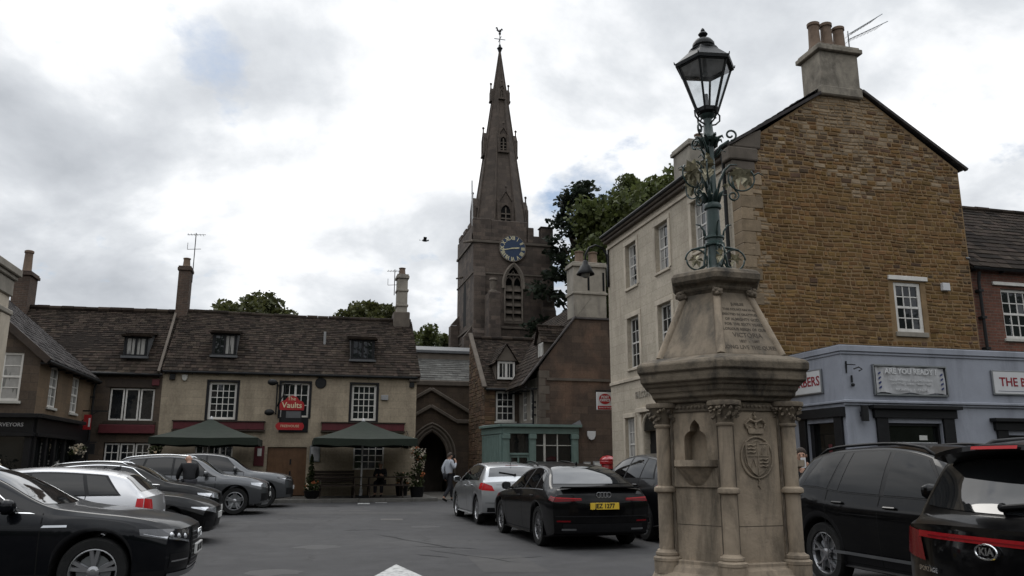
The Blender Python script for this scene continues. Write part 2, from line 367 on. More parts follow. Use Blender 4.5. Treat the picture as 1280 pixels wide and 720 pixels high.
def stones(mb, P, u0, u1, vb, vt, holes=(), uclip=None, rh=(.11,.2), ln=(.2,.55), proud=.016, gap=.012, pick=None):
    """irregular coursed rubble: each block its own chamfered face; pick(u,v) chooses the material slot"""
    P0 = P; P = lambda a, b, n=0.: P0(a, b+.009*math.sin(a*2.1+b*1.7)+.009*math.sin(a*5.3+b*3.1), n)
    v = vb
    while v < vt-.03:
        h = min(rh[0]+(rh[1]-rh[0])*rnd.random(), vt-v)
        a0, a1 = (u0, u1) if uclip is None else uclip(v+h)
        spans = [(a0, a1)]
        for (x0, x1, z0, z1) in holes:
            if v+h > z0+.01 and v < z1-.01:
                ns = []
                for (s, e) in spans:
                    if x1 <= s or x0 >= e: ns.append((s, e)); continue
                    if x0 > s: ns.append((s, x0))
                    if x1 < e: ns.append((x1, e))
                spans = ns
        for (s, e) in spans:
            u = s
            while u < e-.02:
                l = ln[0]+(ln[1]-ln[0])*rnd.random()**1.4
                if e-(u+l) < ln[0]*.6: l = e-u
                split = h > .15 and rnd.random() < .22
                for (va, vb2) in (((v, v+h*.5), (v+h*.5, v+h)) if split else ((v, v+h),)):
                    g = gap*(.5+.7*rnd.random()); pr = proud*(.3+1.1*rnd.random()); ch = .014; j = lambda: (rnd.random()-.5)*.016
                    x0 = u+g/2; x1 = u+l-g/2; z0 = va+g/2; z1 = vb2-g/2
                    if x1-x0 < .05: continue
                    k = pick((x0+x1)/2, (z0+z1)/2) if pick else 0
                    o = [P(x0+j(),z0+j(),.0), P(x1+j(),z0+j(),.0), P(x1+j(),z1+j(),.0), P(x0+j(),z1+j(),.0)]
                    i = [P(x0+ch+j(),z0+ch+j(),pr), P(x1-ch+j(),z0+ch+j(),pr+j()*.5), P(x1-ch+j(),z1-ch+j(),pr), P(x0+ch+j(),z1-ch+j(),pr+j()*.5)]
                    mb.add(o+i, [(4,5,6,7),(0,1,5,4),(1,2,6,5),(2,3,7,6),(3,0,4,7)], k)
                u += l
        v += h
def pot(root_ch, x, y, z, h, r, mat='pot', cowl=False):
    mb = MB(); mb.lathe([(r*1.15,0),(r*1.15,.06),(r,.1),(r*.88,h*.86),(r*1.05,h*.88),(r*1.05,h*.97),(r*.8,h)], 14, (x,y,z))
    if cowl: mb.lathe([(r*.95,h),(r*1.0,h+.12),(r*1.0,h+.14),(r*.1,h+.26)], 14, (x,y,z), 0)
    return mb.build('chimney_pot', mt[mat], root_ch, smooth=True, angle=40)
def chimney(root, x0, x1, y0, y1, z0, z1, mat='brickch', capmat=None, bands=(), pots=(), capout=.06):
    mb = MB(); mb.box(x0,x1,y0,y1,z0,z1)
    c = mb.build('chimney', mt[mat], root, bevel=.015)
    b = MB()
    b.box(x0-capout,x1+capout,y0-capout,y1+capout,z1+.002,z1+.13); b.box(x0-capout*.5,x1+capout*.5,y0-capout*.5,y1+capout*.5,z1+.132,z1+.2)
    b.build('chimney_cap', mt[capmat or mat], c, bevel=.015)
    for z in bands: b = MB(); b.box(x0-capout*.7,x1+capout*.7,y0-capout*.7,y1+capout*.7,z-.05,z+.05); b.build('chimney_band', mt[capmat or mat], c, bevel=.015)
    for (x,y,h,r,*k) in pots: pot(c, x, y, z1+.2, h, r, *(k or ['pot']))
    return c
def gutter(root, P, u0, u1, v, n=.1, r=.055, mat='iron'):
    mb = MB(); mb.tube([P(u0,v,n), P(u1,v,n)], r, 8); k = int((u1-u0)/.9)+1
    for i in range(k): u = u0+.1+(u1-u0-.2)*i/max(1,k-1); mb.boxP(P, u-.015, u+.015, v-.08, v-.02, -.0, n)
    return mb.build('gutter', mt[mat], root)
def downpipe(root, P, u, v0, v1, n=.09, mat='iron', r=.04):
    mb = MB(); mb.tube([P(u,v0,n), P(u,v1-.25,n), P(u,v1,n+.05)], r, 8)
    for z in (v0+.4, (v0+v1)/2, v1-.5): mb.boxP(P, u-.07, u+.07, z-.03, z+.03, .003, n+.05)
    return mb.build('downpipe', mt[mat], root, smooth=False)
def roofdormer(root, x0, x1, yf, z0, z1, back, fm='blackpaint', gm='glass', hood='slate', curtain=None):
    """low catslide dormer: window front at y=yf, cheeks, hood of slates running back to the roof"""
    P = FX(yf); d = win(root, P, x0, x1, z0, z1, 2, 1, .03, fm, gm, None, .07, .03, False, 2, curtain=curtain, name='dormer')
    mb = MB()
    mb.quad((x0-.04,yf+.0,z0),(x0-.04,yf+back,z0+.02),(x0-.04,yf+back,z1+.28),(x0-.04,yf,z1)); mb.quad((x1+.04,yf,z0),(x1+.04,yf,z1),(x1+.04,yf+back,z1+.28),(x1+.04,yf+back,z0+.02))
    mb.quad((x0-.04,yf+.09,z0),(x1+.04,yf+.09,z0),(x1+.04,yf+.09,z1),(x0-.04,yf+.09,z1)); mb.box(x0-.1,x1+.1,yf-.12,yf-.0,z0-.09,z0-.004)
    mb.build('dormer_cheeks', mt['lead'], d)
    s = MB(); slates(s, (x0-.16,yf-.14,z1+.03),(x1+.16,yf-.14,z1+.03),(x1+.16,yf+back,z1+.34),(x0-.16,yf+back,z1+.34), .22,.2,.22)
    s.box(x0-.15,x1+.15,yf-.12,yf+.3,z1-.0,z1+.03); s.build('dormer_roof', mt[hood], d)
    return d

# ------------------------------------------------------------------ THE PUB
PY = 32.6; PX0, PX1 = -5.2, 4.42; PZ = .22; EV = 4.9
P = FX(PY)
pub = thing('public_house', 'buff stone pub with long stone slate roof and two red name boards', 'pub', (PX0,PY,PZ))
ops = [(-3.52,-2.5,3.08,4.5),(-.86,.2,3.2,4.53),(1.84,2.82,3.1,4.53),(-1.24,.22,PZ,2.06),(-3.85,-2.5,1.1,2.12),(2.0,3.2,1.2,2.3)]
mb = MB(); wall(mb, P, PX0, PX1, PZ, EV, ops, 0, .24)
mb.quad((PX1,PY,PZ),(PX1,PY+6.4,PZ),(PX1,PY+6.4,EV),(PX1,PY,EV)); mb.add([(PX1,PY,EV),(PX1,PY+6.4,EV),(PX1,PY+3.2,7.7)],[(0,1,2)])
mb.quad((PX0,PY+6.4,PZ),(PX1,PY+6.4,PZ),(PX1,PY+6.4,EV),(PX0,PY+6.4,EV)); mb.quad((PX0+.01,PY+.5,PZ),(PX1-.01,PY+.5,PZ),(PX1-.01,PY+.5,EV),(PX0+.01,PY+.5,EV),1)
mb.build('wall', [mt['pubwall'], mt['dark']], pub)
mb = MB(); slates(mb, (PX0-.03,PY-.2,EV-.02),(PX1+.14,PY-.2,EV-.02),(PX1+.14,PY+3.2,7.72),(PX0-.03,PY+3.2,7.78), sag=.05)
mb.quad((PX0,PY-.19,EV-.06),(PX1+.12,PY-.19,EV-.06),(PX1+.12,PY+3.2,7.66),(PX0,PY+3.2,7.7)); mb.quad((PX0,PY+6.6,EV-.06),(PX1+.12,PY+6.6,EV-.06),(PX1+.12,PY+3.2,7.66),(PX0,PY+3.2,7.7))
ridge(mb, (PX0,PY+3.2,7.76), (-.5,PY+3.2,7.69)); ridge(mb, (-.5,PY+3.2,7.69), (PX1+.1,PY+3.2,7.73))
mb.build('roof', mt['slate'], pub)
mb = MB(); mb.boxP(P, PX1-.34, PX1+.12, PZ+4.45, EV+.1, -.1, .14); mb.build('kneeler', mt['dress'], pub, bevel=.03)
win(pub, P, *ops[0], 4, 5, .1, 'white', 'glass', None, .09, .03, False); win(pub, P, *ops[2], 4, 5, .1, 'white', 'glass', None, .09, .03, False)
win(pub, P, *ops[1], 2, 3, .1, 'white', 'glass', None, .07, .03, False, 2)
win(pub, P, *ops[4], 2, 2, .1, 'white', 'glass', None, .06, .03, False, 3); win(pub, P, *ops[5], 4, 4, .1, 'white', 'glass', None, .06, .03, False)
for a, b, c, d in (ops[0], ops[1], ops[2]):       # black timber surrounds
    s = MB(); lo = c-(.45 if a > 1 else .0)
    s.boxP(P, a-.09, a+.005, lo, d, -.08, .02); s.boxP(P, b-.005, b+.09, lo, d, -.08, .02); s.boxP(P, a-.09, b+.09, d+.002, d+.08, -.08, .024); s.boxP(P, a-.085, b+.085, lo-.05, c-.004, -.08, .022)
    s.build('window_surround', mt['blackpaint'], pub, bevel=.005)
mb = MB(); mb.boxP(P, -.88, .22, 2.62, 3.18, .002, .03); mb.build('black_panel', mt['blackpaint'], pub)
d = MB(); d.boxP(P, -1.235, .215, PZ+.02, 2.05, -.13, -.09)
for k in range(10): u = -1.22+k*.145; d.boxP(P, u, u+.135, PZ+.03, 2.04, -.088, -.075)
dr = d.build('door', mt['door'], pub); d = MB(); d.boxP(P, -.4, -.34, 1.4, 1.6, -.075, -.04); d.boxP(P, -.4,-.34,.9,1.15,-.075,-.04); d.build('handle', mt['iron'], dr)
for (a, b) in ((-4.68,-1.42),(.74,3.95)):
    mb = MB(); mb.boxP(P, a, b, 2.7, 2.98, .003, .13); mb.build('name_board', [mt['red']], pub, bevel=.01)
    mb = MB(); mb.boxP(P, a-.04, b+.04, 2.99, 3.03, .003, .17); mb.boxP(P, a-.04, b+.04, 2.64, 2.69, .003, .15); mb.build('board_moulding', mt['darkwood'], pub)
mb = MB(); mb.lathe([(.0,0),(.2,.004),(.22,.03),(.19,.05),(.0,.055)], 20, (.62,PY-.056,4.55), axis='y'); mb.build('wall_plate', mt['iron'], pub)
gutter(pub, P, PX0, PX1, EV-.06, .16)
roofdormer(pub, -3.55, -2.72, 33.15, 5.6, 6.45, 1.5, gm='glass', curtain=[(.5,.98)]); roofdormer(pub, 1.8, 2.68, 33.15, 5.6, 6.42, 1.5)
mb = MB(); mb.tube([(.72,34.2,6.2),(.72,34.18,6.85)], .05, 8); mb.build('vent_pipe', mt['grey'], pub)
chimney(pub, -5.42, -4.95, 35.45, 36.15, 7.2, 9.45, 'brickch', None, (), [(-5.18,35.8,.42,.15)], .05)
c = chimney(pub, 3.84, 4.3, 35.5, 36.1, 7.0, 9.65, 'palestone', None, (8.4,9.1), [(4.06,35.8,.35,.15)], .06)
mb = MB(); mb.box(3.7, 4.42, 35.4, 36.2, 7.0, 8.1); mb.build('chimney_base', mt['dress'], c, bevel=.04)
for x in (-5.0, -4.55): # small boxes under the eaves
    pass
def alarm(x, z, w, h, PP, label, shape='box', mat='signwhite'):
    mb = MB()
    if shape == 'bell': mb.prism([(x-w/2,z+h/2),(x-w/2,z),(x-w*.3,z-h*.4),(x,z-h/2),(x+w*.3,z-h*.4),(x+w/2,z),(x+w/2,z+h/2)], PP, .003, .08)
    else: mb.boxP(PP, x-w/2, x+w/2, z-h/2, z+h/2, .003, .1)
    return tag(mb.build('alarm_box', mt[mat], None, bevel=.01), label, 'alarm box')
alarm(3.14, 4.02, .28, .2, P, 'small pale alarm box on the pub wall right of the upper window', mat='grey')
alarm(-4.42, 4.62, .2, .24, P, 'bell-shaped white box under the pub gutter near the left end', 'bell', 'dwhite')
alarm(-4.85, 4.65, .2, .22, P, 'dark square floodlight box under the gutter at the pub left corner', mat='iron')
alarm(4.22, 4.55, .18, .2, P, 'dark little box under the pub gutter at the church end', mat='iron')
def board(x0, x1, z0, z1, PP, label, mats=('paper','blackpaint'), name='notice_board', cat='notice board', paper=None):
    r = thing(name, label, cat, PP((x0+x1)/2, z0, 0))
    mb = MB(); mb.boxP(PP, x0, x1, z0, z1, .004, .05); mb.build('board', mt[mats[1]], r, bevel=.006)
    mb = MB(); px = paper or [(x0+.05,x1-.05,z0+.05,z1-.05)]
    for k in px: mb.boxP(PP, k[0], k[1], k[2], k[3], .052, .056)
    mb.build('notice', mt[mats[0]], r); return r
board(-1.72,-1.35,1.35,2.1,P,'dark red notice board with one white sheet left of the oak pub door',('paper','red'),paper=[(-1.6,-1.45,1.72,2.0)])
board(.33,.72,1.5,2.12,P,'grey framed menu board on the pub wall right of the oak door',('banner','satin'))
# hanging sign
sg = thing('hanging_sign', 'red and black pub sign hanging from a wall bracket above the oak door', 'pub sign', (-.62,PY,3.2))
Pn = FX(PY-.75)
mb = MB(); mb.bar((-1.02,PY-.003,3.3),(-1.02,PY-.003,4.55),.05); mb.bar((-1.02,PY,4.42),(-.42,PY-.75,4.42),.04); mb.bar((-1.0,PY,3.6),(-.55,PY-.6,4.4),.03); mb.tube([(-.75,PY-.75,4.42),(-.1,PY-.75,4.42)],.02)
for x in (-.7,-.15): mb.tube([(x,PY-.75,3.9),(x,PY-.75,4.42)],.012)
mb.build('bracket', mt['iron'], sg)
mb = MB(); mb.boxP(Pn, -.8, -.04, 2.72, 3.6, -.02, .02); mb.build('sign_panel', mt['blackpaint'], sg)
mb = MB(); mb.boxP(Pn,-.62,-.08,3.13,3.38,.022,.026); mb.build('picture', mt['lead'], sg)
arc = [(-.86,3.42),(.02,3.42),(.04,3.62),(-.02,3.74),(-.16,3.8),(-.26,3.92),(-.42,3.98),(-.58,3.92),(-.68,3.8),(-.82,3.74),(-.88,3.62)]
mb = MB(); mb.prism(arc, Pn, -.035, .035); hb = mb.build('name_panel', mt['redsign'], sg)
mb = MB(); text(mb, Pn, 'The', .2, -.44, 3.85, .037); text(mb, Pn, 'Vaults', .3, -.42, 3.6, .037, bold=.004); mb.build('lettering', mt['gold'], hb)
mb = MB(); mb.prism([(-.98,2.78),(-.9,2.68),(0,2.68),(.06,2.78),(.06,2.86),(0,2.95),(-.9,2.95),(-.98,2.86)], Pn, -.035, .035); hb = mb.build('lower_panel', mt['redsign'], sg)
mb = MB(); text(mb, Pn, 'FREEHOUSE', .13, -.46, 2.82, .037); mb.build('lettering', mt['gold'], hb)
for z, x in ((4.5,-1.2),(3.35,-1.25)):
    mb = MB(); mb.ball((x,PY-.35,z), .17, 12, 6, 0, 1.1, .8, .75); mb.bar((x,PY-.3,z),(-1.02,PY,z),.03); mb.build('sign_lamp', mt['iron'], sg, smooth=True)
# ------------------------------------------------------------------ dark house left of the pub
HX0 = -11.6
dh = thing('stone_house', 'dark brown stone house with slate roof between the corner shop and the pub', 'house', (-6.3,PY,PZ))
ops = [(-6.98,-5.42,2.98,4.2),(-7.0,-5.42,.5,2.2)]
mb = MB(); wall(mb, P, HX0, PX0-.003, PZ, EV-.1, ops, 0, .22); mb.quad((HX0,PY+6.4,PZ),(PX0,PY+6.4,PZ),(PX0,PY+6.4,EV-.1),(HX0,PY+6.4,EV-.1))
mb.quad((HX0,PY,PZ),(HX0,PY+6.4,PZ),(HX0,PY+6.4,EV-.1),(HX0,PY,EV-.1)); mb.add([(HX0,PY,EV-.1),(HX0,PY+6.4,EV-.1),(HX0,PY+3.2,7.6)],[(0,1,2)])
mb.build('wall', mt['darkstone'], dh)
mb = MB(); slates(mb, (HX0,PY-.24,EV-.18),(PX0-.06,PY-.24,EV-.18),(PX0-.06,PY+3.2,7.68),(HX0,PY+3.2,7.62), sag=.06)
mb.quad((HX0,PY-.2,EV-.2),(PX0-.05,PY-.2,EV-.2),(PX0-.05,PY+3.2,7.6),(HX0,PY+3.2,7.55)); mb.quad((HX0,PY+6.6,EV-.2),(PX0-.05,PY+6.6,EV-.2),(PX0-.05,PY+3.2,7.6),(HX0,PY+3.2,7.55))
ridge(mb, (HX0,PY+3.2,7.63), (PX0-.06,PY+3.2,7.7)); mb.build('roof', mt['slate'], dh)
mb = MB(); mb.bar((PX0-.12,PY-.3,EV-.1),(PX0-.2,PY+3.2,7.85),.09,.08); mb.build('verge', mt['dress'], dh)
for i in range(3):
    a = -6.96+i*.52; win(dh, P, a, a+.48, 3.0, 4.18, 1, 1, .08, 'white', 'glass', None, .055, .03, False)
    win(dh, P, a, a+.48, 1.5, 2.16, 2, 2, .08, 'white', 'glass', None, .05, .03, False); win(dh, P, a, a+.48, .55, 1.46, 2, 3, .08, 'white', 'glass', None, .05, .03, False)
mb = MB(); mb.boxP(P, -7.12, -5.28, 4.22, 4.52, -.05, .03); mb.boxP(P,-7.1,-5.3,2.86,2.96,.002,.1); mb.build('lintel', mt['darkwood'], dh)
mb = MB(); mb.boxP(P, -7.2, -5.3, 2.52, 2.84, .003, .16); mb.build('awning_box', mt['red'], dh, bevel=.015)
roofdormer(dh, -6.72, -5.95, 33.05, 5.45, 6.2, 1.5, gm='glass', curtain=[(.04,.47),(.53,.97)])
gutter(dh, P, -9.0, PX0, EV-.2, .2)
chimney(dh, -11.55, -10.95, 35.3, 36.3, 7.2, 8.85, 'brickch', None, (), [(-11.25,35.8,.95,.17)], .07)
alarm(-5.42, 4.42, .26, .24, P, 'red and dark alarm box under the eaves of the dark stone house', mat='red')

# ------------------------------------------------------------------ corner shop, left (gable to the camera)
CX, CY0, CY1 = -7.5, 26.0, 32.35
cs = thing('corner_shop', 'dark corner shop with gable, ochre side wall and black shopfront at far left', 'shop', (CX,CY0,0))
Pf = FX(CY0); Ps = FXp(CX)
wops = [(27.1,27.95,3.12,4.35),(29.6,30.45,3.1,4.28)]
mb = MB(); wall(mb, Pf, -14.0, CX, 2.75, 4.62, [(-8.95,-7.95,3.2,4.6)], 0, .2); wall(mb, Ps, CY0, CY1, 2.75, 4.6, wops, 1, .2)
mb.add([Pf(-14,4.62), Pf(CX,4.62), Pf(-10.75,7.3)], [(0,1,2)], 0); mb.quad((CX,CY1,0),(-14,CY1,0),(-14,CY1,4.6),(CX,CY1,4.6),0); mb.quad((-14,CY0,0),(-14,CY1,0),(-14,CY1,4.6),(-14,CY0,4.6),0)
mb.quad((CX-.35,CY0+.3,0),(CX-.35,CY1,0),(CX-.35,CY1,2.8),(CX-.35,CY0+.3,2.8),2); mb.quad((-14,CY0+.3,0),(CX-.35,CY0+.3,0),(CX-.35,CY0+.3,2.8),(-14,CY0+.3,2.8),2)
mb.build('wall', [mt['darkstone'], mt['yellowstone'], mt['dark']], cs)
mb = MB(); slates(mb, (CX+.22,CY1,4.45),(CX+.22,CY0-.1,4.45),(-10.75,CY0-.1,7.4),(-10.75,CY1,7.4), .25,.18,.25); slates(mb, (-14.2,CY0-.1,4.45),(-14.2,CY1,4.45),(-10.75,CY1,7.4),(-10.75,CY0-.1,7.4), .25,.18,.3)
mb.quad((CX+.2,CY0-.08,4.4),(CX+.2,CY1,4.4),(-10.75,CY1,7.34),(-10.75,CY0-.08,7.34)); mb.quad((-14.2,CY0-.08,4.4),(-14.2,CY1,4.4),(-10.75,CY1,7.34),(-10.75,CY0-.08,7.34))
mb.build('roof', mt['slateblue'], cs)
mb = MB(); mb.bar((CX+.26,CY0-.14,4.36),(-10.75,CY0-.14,7.38),.1,.2); mb.bar((-14.2,CY0-.14,4.36),(-10.75,CY0-.14,7.38),.1,.2); mb.build('bargeboard', mt['darkwood'], cs)
gutter(cs, Ps, CY0-.1, CY1, 4.36, .24); downpipe(cs, Ps, CY1-.2, .1, 4.3)
win(cs, Pf, -8.95,-7.95,3.2,4.6, 2, 4, .05, 'white', 'glassn', 'dwhite', .07, .03, True, curtain=[(.08,.92)])
for o in wops: win(cs, Ps, *o, 2, 4, .03, 'white', 'glassn', 'dwhite', .06, .03, True, curtain=[(.1,.5)])
# shopfront
mb = MB()
mb.boxP(Pf, -14, CX+.06, 2.3, 2.72, .0, .12); mb.boxP(Pf, -14, CX+.16, 2.72, 2.84, .0, .3); mb.boxP(Pf, -14, CX+.1, 2.2, 2.3, 0, .18)
mb.boxP(Ps, CY0+.003, 30.6, 2.3, 2.72, .0, .12); mb.boxP(Ps, CY0-.28, 30.7, 2.724, 2.836, 0, .296); mb.boxP(Ps, CY0+.003, 30.65, 2.2, 2.298, 0, .178)
for u in (-9.7,-8.55,CX-.05): mb.boxP(Pf, u-.09, u+.09, 0, 2.2, 0, .1)
for u in (26.1,27.2,28.1,29.2,30.45): mb.boxP(Ps, u-.08, u+.08, .0, 2.2, 0, .098)
mb.boxP(Pf, -14, CX, 0, .55, 0, .06); mb.boxP(Ps, CY0+.01, 27.2, 0, .55, 0, .058); mb.boxP(Ps, 28.1, 30.5, 0, .55, 0, .056); mb.boxP(Ps, 30.5, CY1, 0, 2.74, -.1, .02)
sf = mb.build('shopfront', mt['blackpaint'], cs, bevel=.006)
mb = MB(); text(mb, Pf, 'CHARTERED SURVEYORS', .15, -8.55, 2.52, .121, align='CENTER', bold=.002); mb.build('lettering', mt['banner'], sf)
mb = MB(); mb.quad(Pf(-14,.55,-.04),Pf(CX,.55,-.04),Pf(CX,2.2,-.04),Pf(-14,2.2,-.04)); mb.quad(Ps(CY0,.1,-.04),Ps(30.5,.1,-.04),Ps(30.5,2.2,-.04),Ps(CY0,2.2,-.04)); mb.build('shop_window', mt['glassd'], sf)
mb = MB(); mb.boxP(Pf,-9.62,-8.62,1.85,2.2,-.038,-.02); mb.build('blind', mt['banner'], sf)
mb = MB(); mb.boxP(Ps, 28.9,29.05,.6,1.5,-.035,.0); mb.boxP(Ps, 29.4,29.55,.5,1.6,-.035,.0); mb.build('glazing_bar', mt['white'], sf)
hs = thing('hanging_sign', 'small red sign hanging on a black bracket at the ochre shop side', 'shop sign', (CX,31.3,3.0))
mb = MB(); mb.bar((CX,31.3,3.25),(CX+.8,31.3,3.25),.05); mb.bar((CX,31.3,2.9),(CX+.5,31.3,3.25),.03); mb.build('bracket', mt['iron'], hs)
mb = MB(); mb.box(CX+.06,CX+.3,31.28,31.32,2.6,3.12); mb.build('sign_panel', mt['redsign'], hs); mb = MB(); mb.box(CX+.22,CX+.28,31.27,31.278,2.7,3.0); mb.build('white_strip', mt['signwhite'], hs)
hs = thing('shop_sign', 'dark swinging sign board above the doorway of the corner shop', 'shop sign', (CX,30.2,2.0))
mb = MB(); mb.box(CX+.12,CX+.75,30.18,30.22,1.75,2.1); mb.bar((CX,30.2,2.14),(CX+.8,30.2,2.14),.04); mb.build('sign_board', mt['blackpaint'], hs)

# ------------------------------------------------------------------ classical stone building at the left edge
SX, SY = -6.6, 20.1
sb = thing('limestone_building', 'pale limestone building corner with moulded cornice cut by the left edge', 'building', (SX,SY,0))
Pq = FXp(SX)
mb = MB(); mb.box(-14, SX, 9.0, SY, 0, 5.15); mb.build('wall', mt['creamplain'], sb)
mb = MB(); mb.box(-14, SX+.16, 9.0, SY+.16, 5.62, 5.8); mb.box(-14, SX+.1, 9, SY+.1, 5.52, 5.62); mb.box(-14, SX+.05, 9, SY+.05, 5.15, 5.52); mb.box(-14,SX+.09,9,SY+.09,4.72,4.84)
mb.build('cornice', mt['palestone'], sb, bevel=.02)
mb = MB(); mb.box(SX-.55, SX+.06, SY-.55, SY+.06, 0, 4.72); mb.build('pilaster', mt['creamplain'], sb, bevel=.02)
# ------------------------------------------------------------------ CHURCH
def archpts(ua, ub, sp, rise, n=8):
    w = ub-ua; r = (w*w/4+rise*rise)/w; c = ua+r; am = math.atan2(rise, r-w/2)
    L = [(c-r*math.cos(am*i/n), sp+r*math.sin(am*i/n)) for i in range(n+1)]
    return L + [(ua+ub-x, y) for x, y in L[-2::-1]]
def archwall(mb, P, u0, u1, v0, v1, ua, ub, sp, rise, m=0, reveal=.4):
    A = archpts(ua, ub, sp, rise)
    mb.quad(P(u0,v0),P(ua,v0),P(ua,v1),P(u0,v1),m); mb.quad(P(ub,v0),P(u1,v0),P(u1,v1),P(ub,v1),m)
    for (a, b), (c, d) in zip(A, A[1:]): mb.quad(P(a,b),P(c,d),P(c,v1),P(a,v1),m); mb.quad(P(a,b),P(a,b,-reveal),P(c,d,-reveal),P(c,d),m)
    mb.quad(P(ua,v0),P(ua,v0,-reveal),P(ua,sp,-reveal),P(ua,sp),m); mb.quad(P(ub,v0),P(ub,sp),P(ub,sp,-reveal),P(ub,v0,-reveal),m)
def archtube(mb, P, ua, ub, v0, sp, rise, r, n, m=0):
    A = archpts(ua, ub, sp, rise); pts = ([P(ua,v0,n)] if v0 < sp else [])+[P(x,y,n) for x,y in A]+([P(ub,v0,n)] if v0 < sp else [])
    mb.tube(pts, r, 6, m)
mt['hood'] = M('grey_hood_stone', (.17,.145,.12), .88, .25, 2, .2, 22, stain=(.07,.06,.05), stain_amt=.6)
TY = 50.0; TX0, TX1 = 10.3, 15.75; TZ = 15.9; TC = ((TX0+TX1)/2-.32, TY+2.75)
ch = thing('parish_church', 'brown stone church with clock tower, tall spire and gabled porch behind the square', 'church', (13,TY,0))
P = FX(TY); Pl = FXm(TX0)
bw = (12.5,13.6,10.55,12.75)     # belfry opening
mb = MB(); archwall(mb, P, TX0, TX1, 0, TZ, 12.45, 13.62, 13.0, 1.25, 0, .5); mb.quad(P(12.45,0,.002),P(13.62,0,.002),P(13.62,10.5,.002),P(12.45,10.5,.002))
mb.quad((TX0,TY,0),(TX0,TY+5.5,0),(TX0,TY+5.5,TZ),(TX0,TY,TZ)); mb.quad((TX1,TY,0),(TX1,TY+5.5,0),(TX1,TY+5.5,TZ),(TX1,TY,TZ)); mb.quad((TX0,TY+5.5,0),(TX1,TY+5.5,0),(TX1,TY+5.5,TZ),(TX0,TY+5.5,TZ)); mb.quad((TX0,TY,TZ),(TX1,TY,TZ),(TX1,TY+5.5,TZ),(TX0,TY+5.5,TZ))
tw = mb.build('tower', mt['tower'], ch)
mb = MB()
for (x0,x1,d,z) in ((TX0-.05,TX0+.85,.5,9.6),(TX0-.0,TX0+.78,.28,13.4),(TX1-.85,TX1+.05,.55,11.2),(TX1-.8,TX1,.3,13.6)):
    mb.box(x0,x1,TY-d,TY-.003,0,z); mb.add([(x0,TY-d,z),(x1,TY-d,z),(x1,TY-.003,z+.7),(x0,TY-.003,z+.7)],[(0,1,2,3)]); mb.add([(x0,TY-d,z),(x0,TY-.003,z+.7),(x0,TY-.003,z)],[(0,1,2)]); mb.add([(x1,TY-d,z),(x1,TY-.003,z),(x1,TY-.003,z+.7)],[(0,1,2)])
for (y0,y1,d,z) in ((TY+.01,TY+.8,.55,9.4),(TY+4.7,TY+5.5,.6,10.9)):
    mb.box(TX0-d,TX0-.003,y0,y1,0,z); mb.quad((TX0-d,y0,z),(TX0-d,y1,z),(TX0-.003,y1,z+.7),(TX0-.003,y0,z+.7)); mb.add([(TX0-d,y0,z),(TX0-.003,y0,z+.7),(TX0-.003,y0,z)],[(0,1,2)])
    mb.box(TX1+.003,TX1+d+.2,y0,y1,0,z+1.2); mb.quad((TX1+d+.2,y0,z+1.2),(TX1+d+.2,y1,z+1.2),(TX1+.003,y1,z+1.9),(TX1+.003,y0,z+1.9)); mb.add([(TX1+d+.2,y0,z+1.2),(TX1+.003,y0,z+1.9),(TX1+.003,y0,z+1.2)],[(0,1,2)])
mb.build('buttress', mt['tower'], ch, bevel=.03)
mb = MB()
def ring(z0, z1, o):
    mb.box(TX0-o,TX1+o,TY-o,TY-.002,z0,z1); mb.box(TX0-o,TX1+o,TY+5.502,TY+5.5+o,z0,z1); mb.box(TX0-o,TX0-.002,TY,TY+5.5,z0,z1); mb.box(TX1+.002,TX1+o,TY,TY+5.5,z0,z1)
ring(15.72,15.9,.1); ring(13.6,13.72,.06); ring(10.0,10.16,.09); ring(9.4,9.52,.05)
mb.tube([(TX0-.1,TY-.1,15.75),(TX0-.75,TY-.35,15.55)],[.12,.07],6); mb.tube([(TX0-.1,TY+2.9,14.0),(TX0-.6,TY+2.9,13.85)],[.1,.06],6)
mb.build('string_course', mt['dress'], ch, bevel=.03)
mb = MB(); t = .32
for (x0,x1,z) in ((TX0-.04,TX0+1.2,17.42),(TX0+1.2,TX0+3.75,17.36),(TX1-1.85,TX1-1.3,17.0)): mb.box(x0,x1-.002,TY-.04,TY+t,TZ+.002,z)
mb.box(TX0-.04,TX1+.04,TY-.036,TY+t-.004,TZ+.002,16.42); mb.box(TX1-.78,TX1+.06,TY-.045,TY+t+.3,TZ+.002,17.05); mb.box(TX1-.86,TX1+.12,TY-.1,TY+t+.36,17.052,17.14)
mb.box(TX0-.04,TX0+t,TY+t+.002,TY+5.5,TZ+.002,17.0); mb.box(TX1-t,TX1+.04,TY+t+.302,TY+5.5,TZ+.002,16.4); mb.box(TX0,TX1,TY+5.5-t,TY+5.496,TZ+.002,16.4)
for k in range(3): mb.box(TX0-.045,TX0+t+.003,TY+.9+k*1.6,TY+1.9+k*1.6,17.002,17.38); mb.box(TX1-t-.003,TX1+.045,TY+.9+k*1.6,TY+1.9+k*1.6,16.402,16.95)
mb.build('parapet', mt['tower'], ch, bevel=.04)
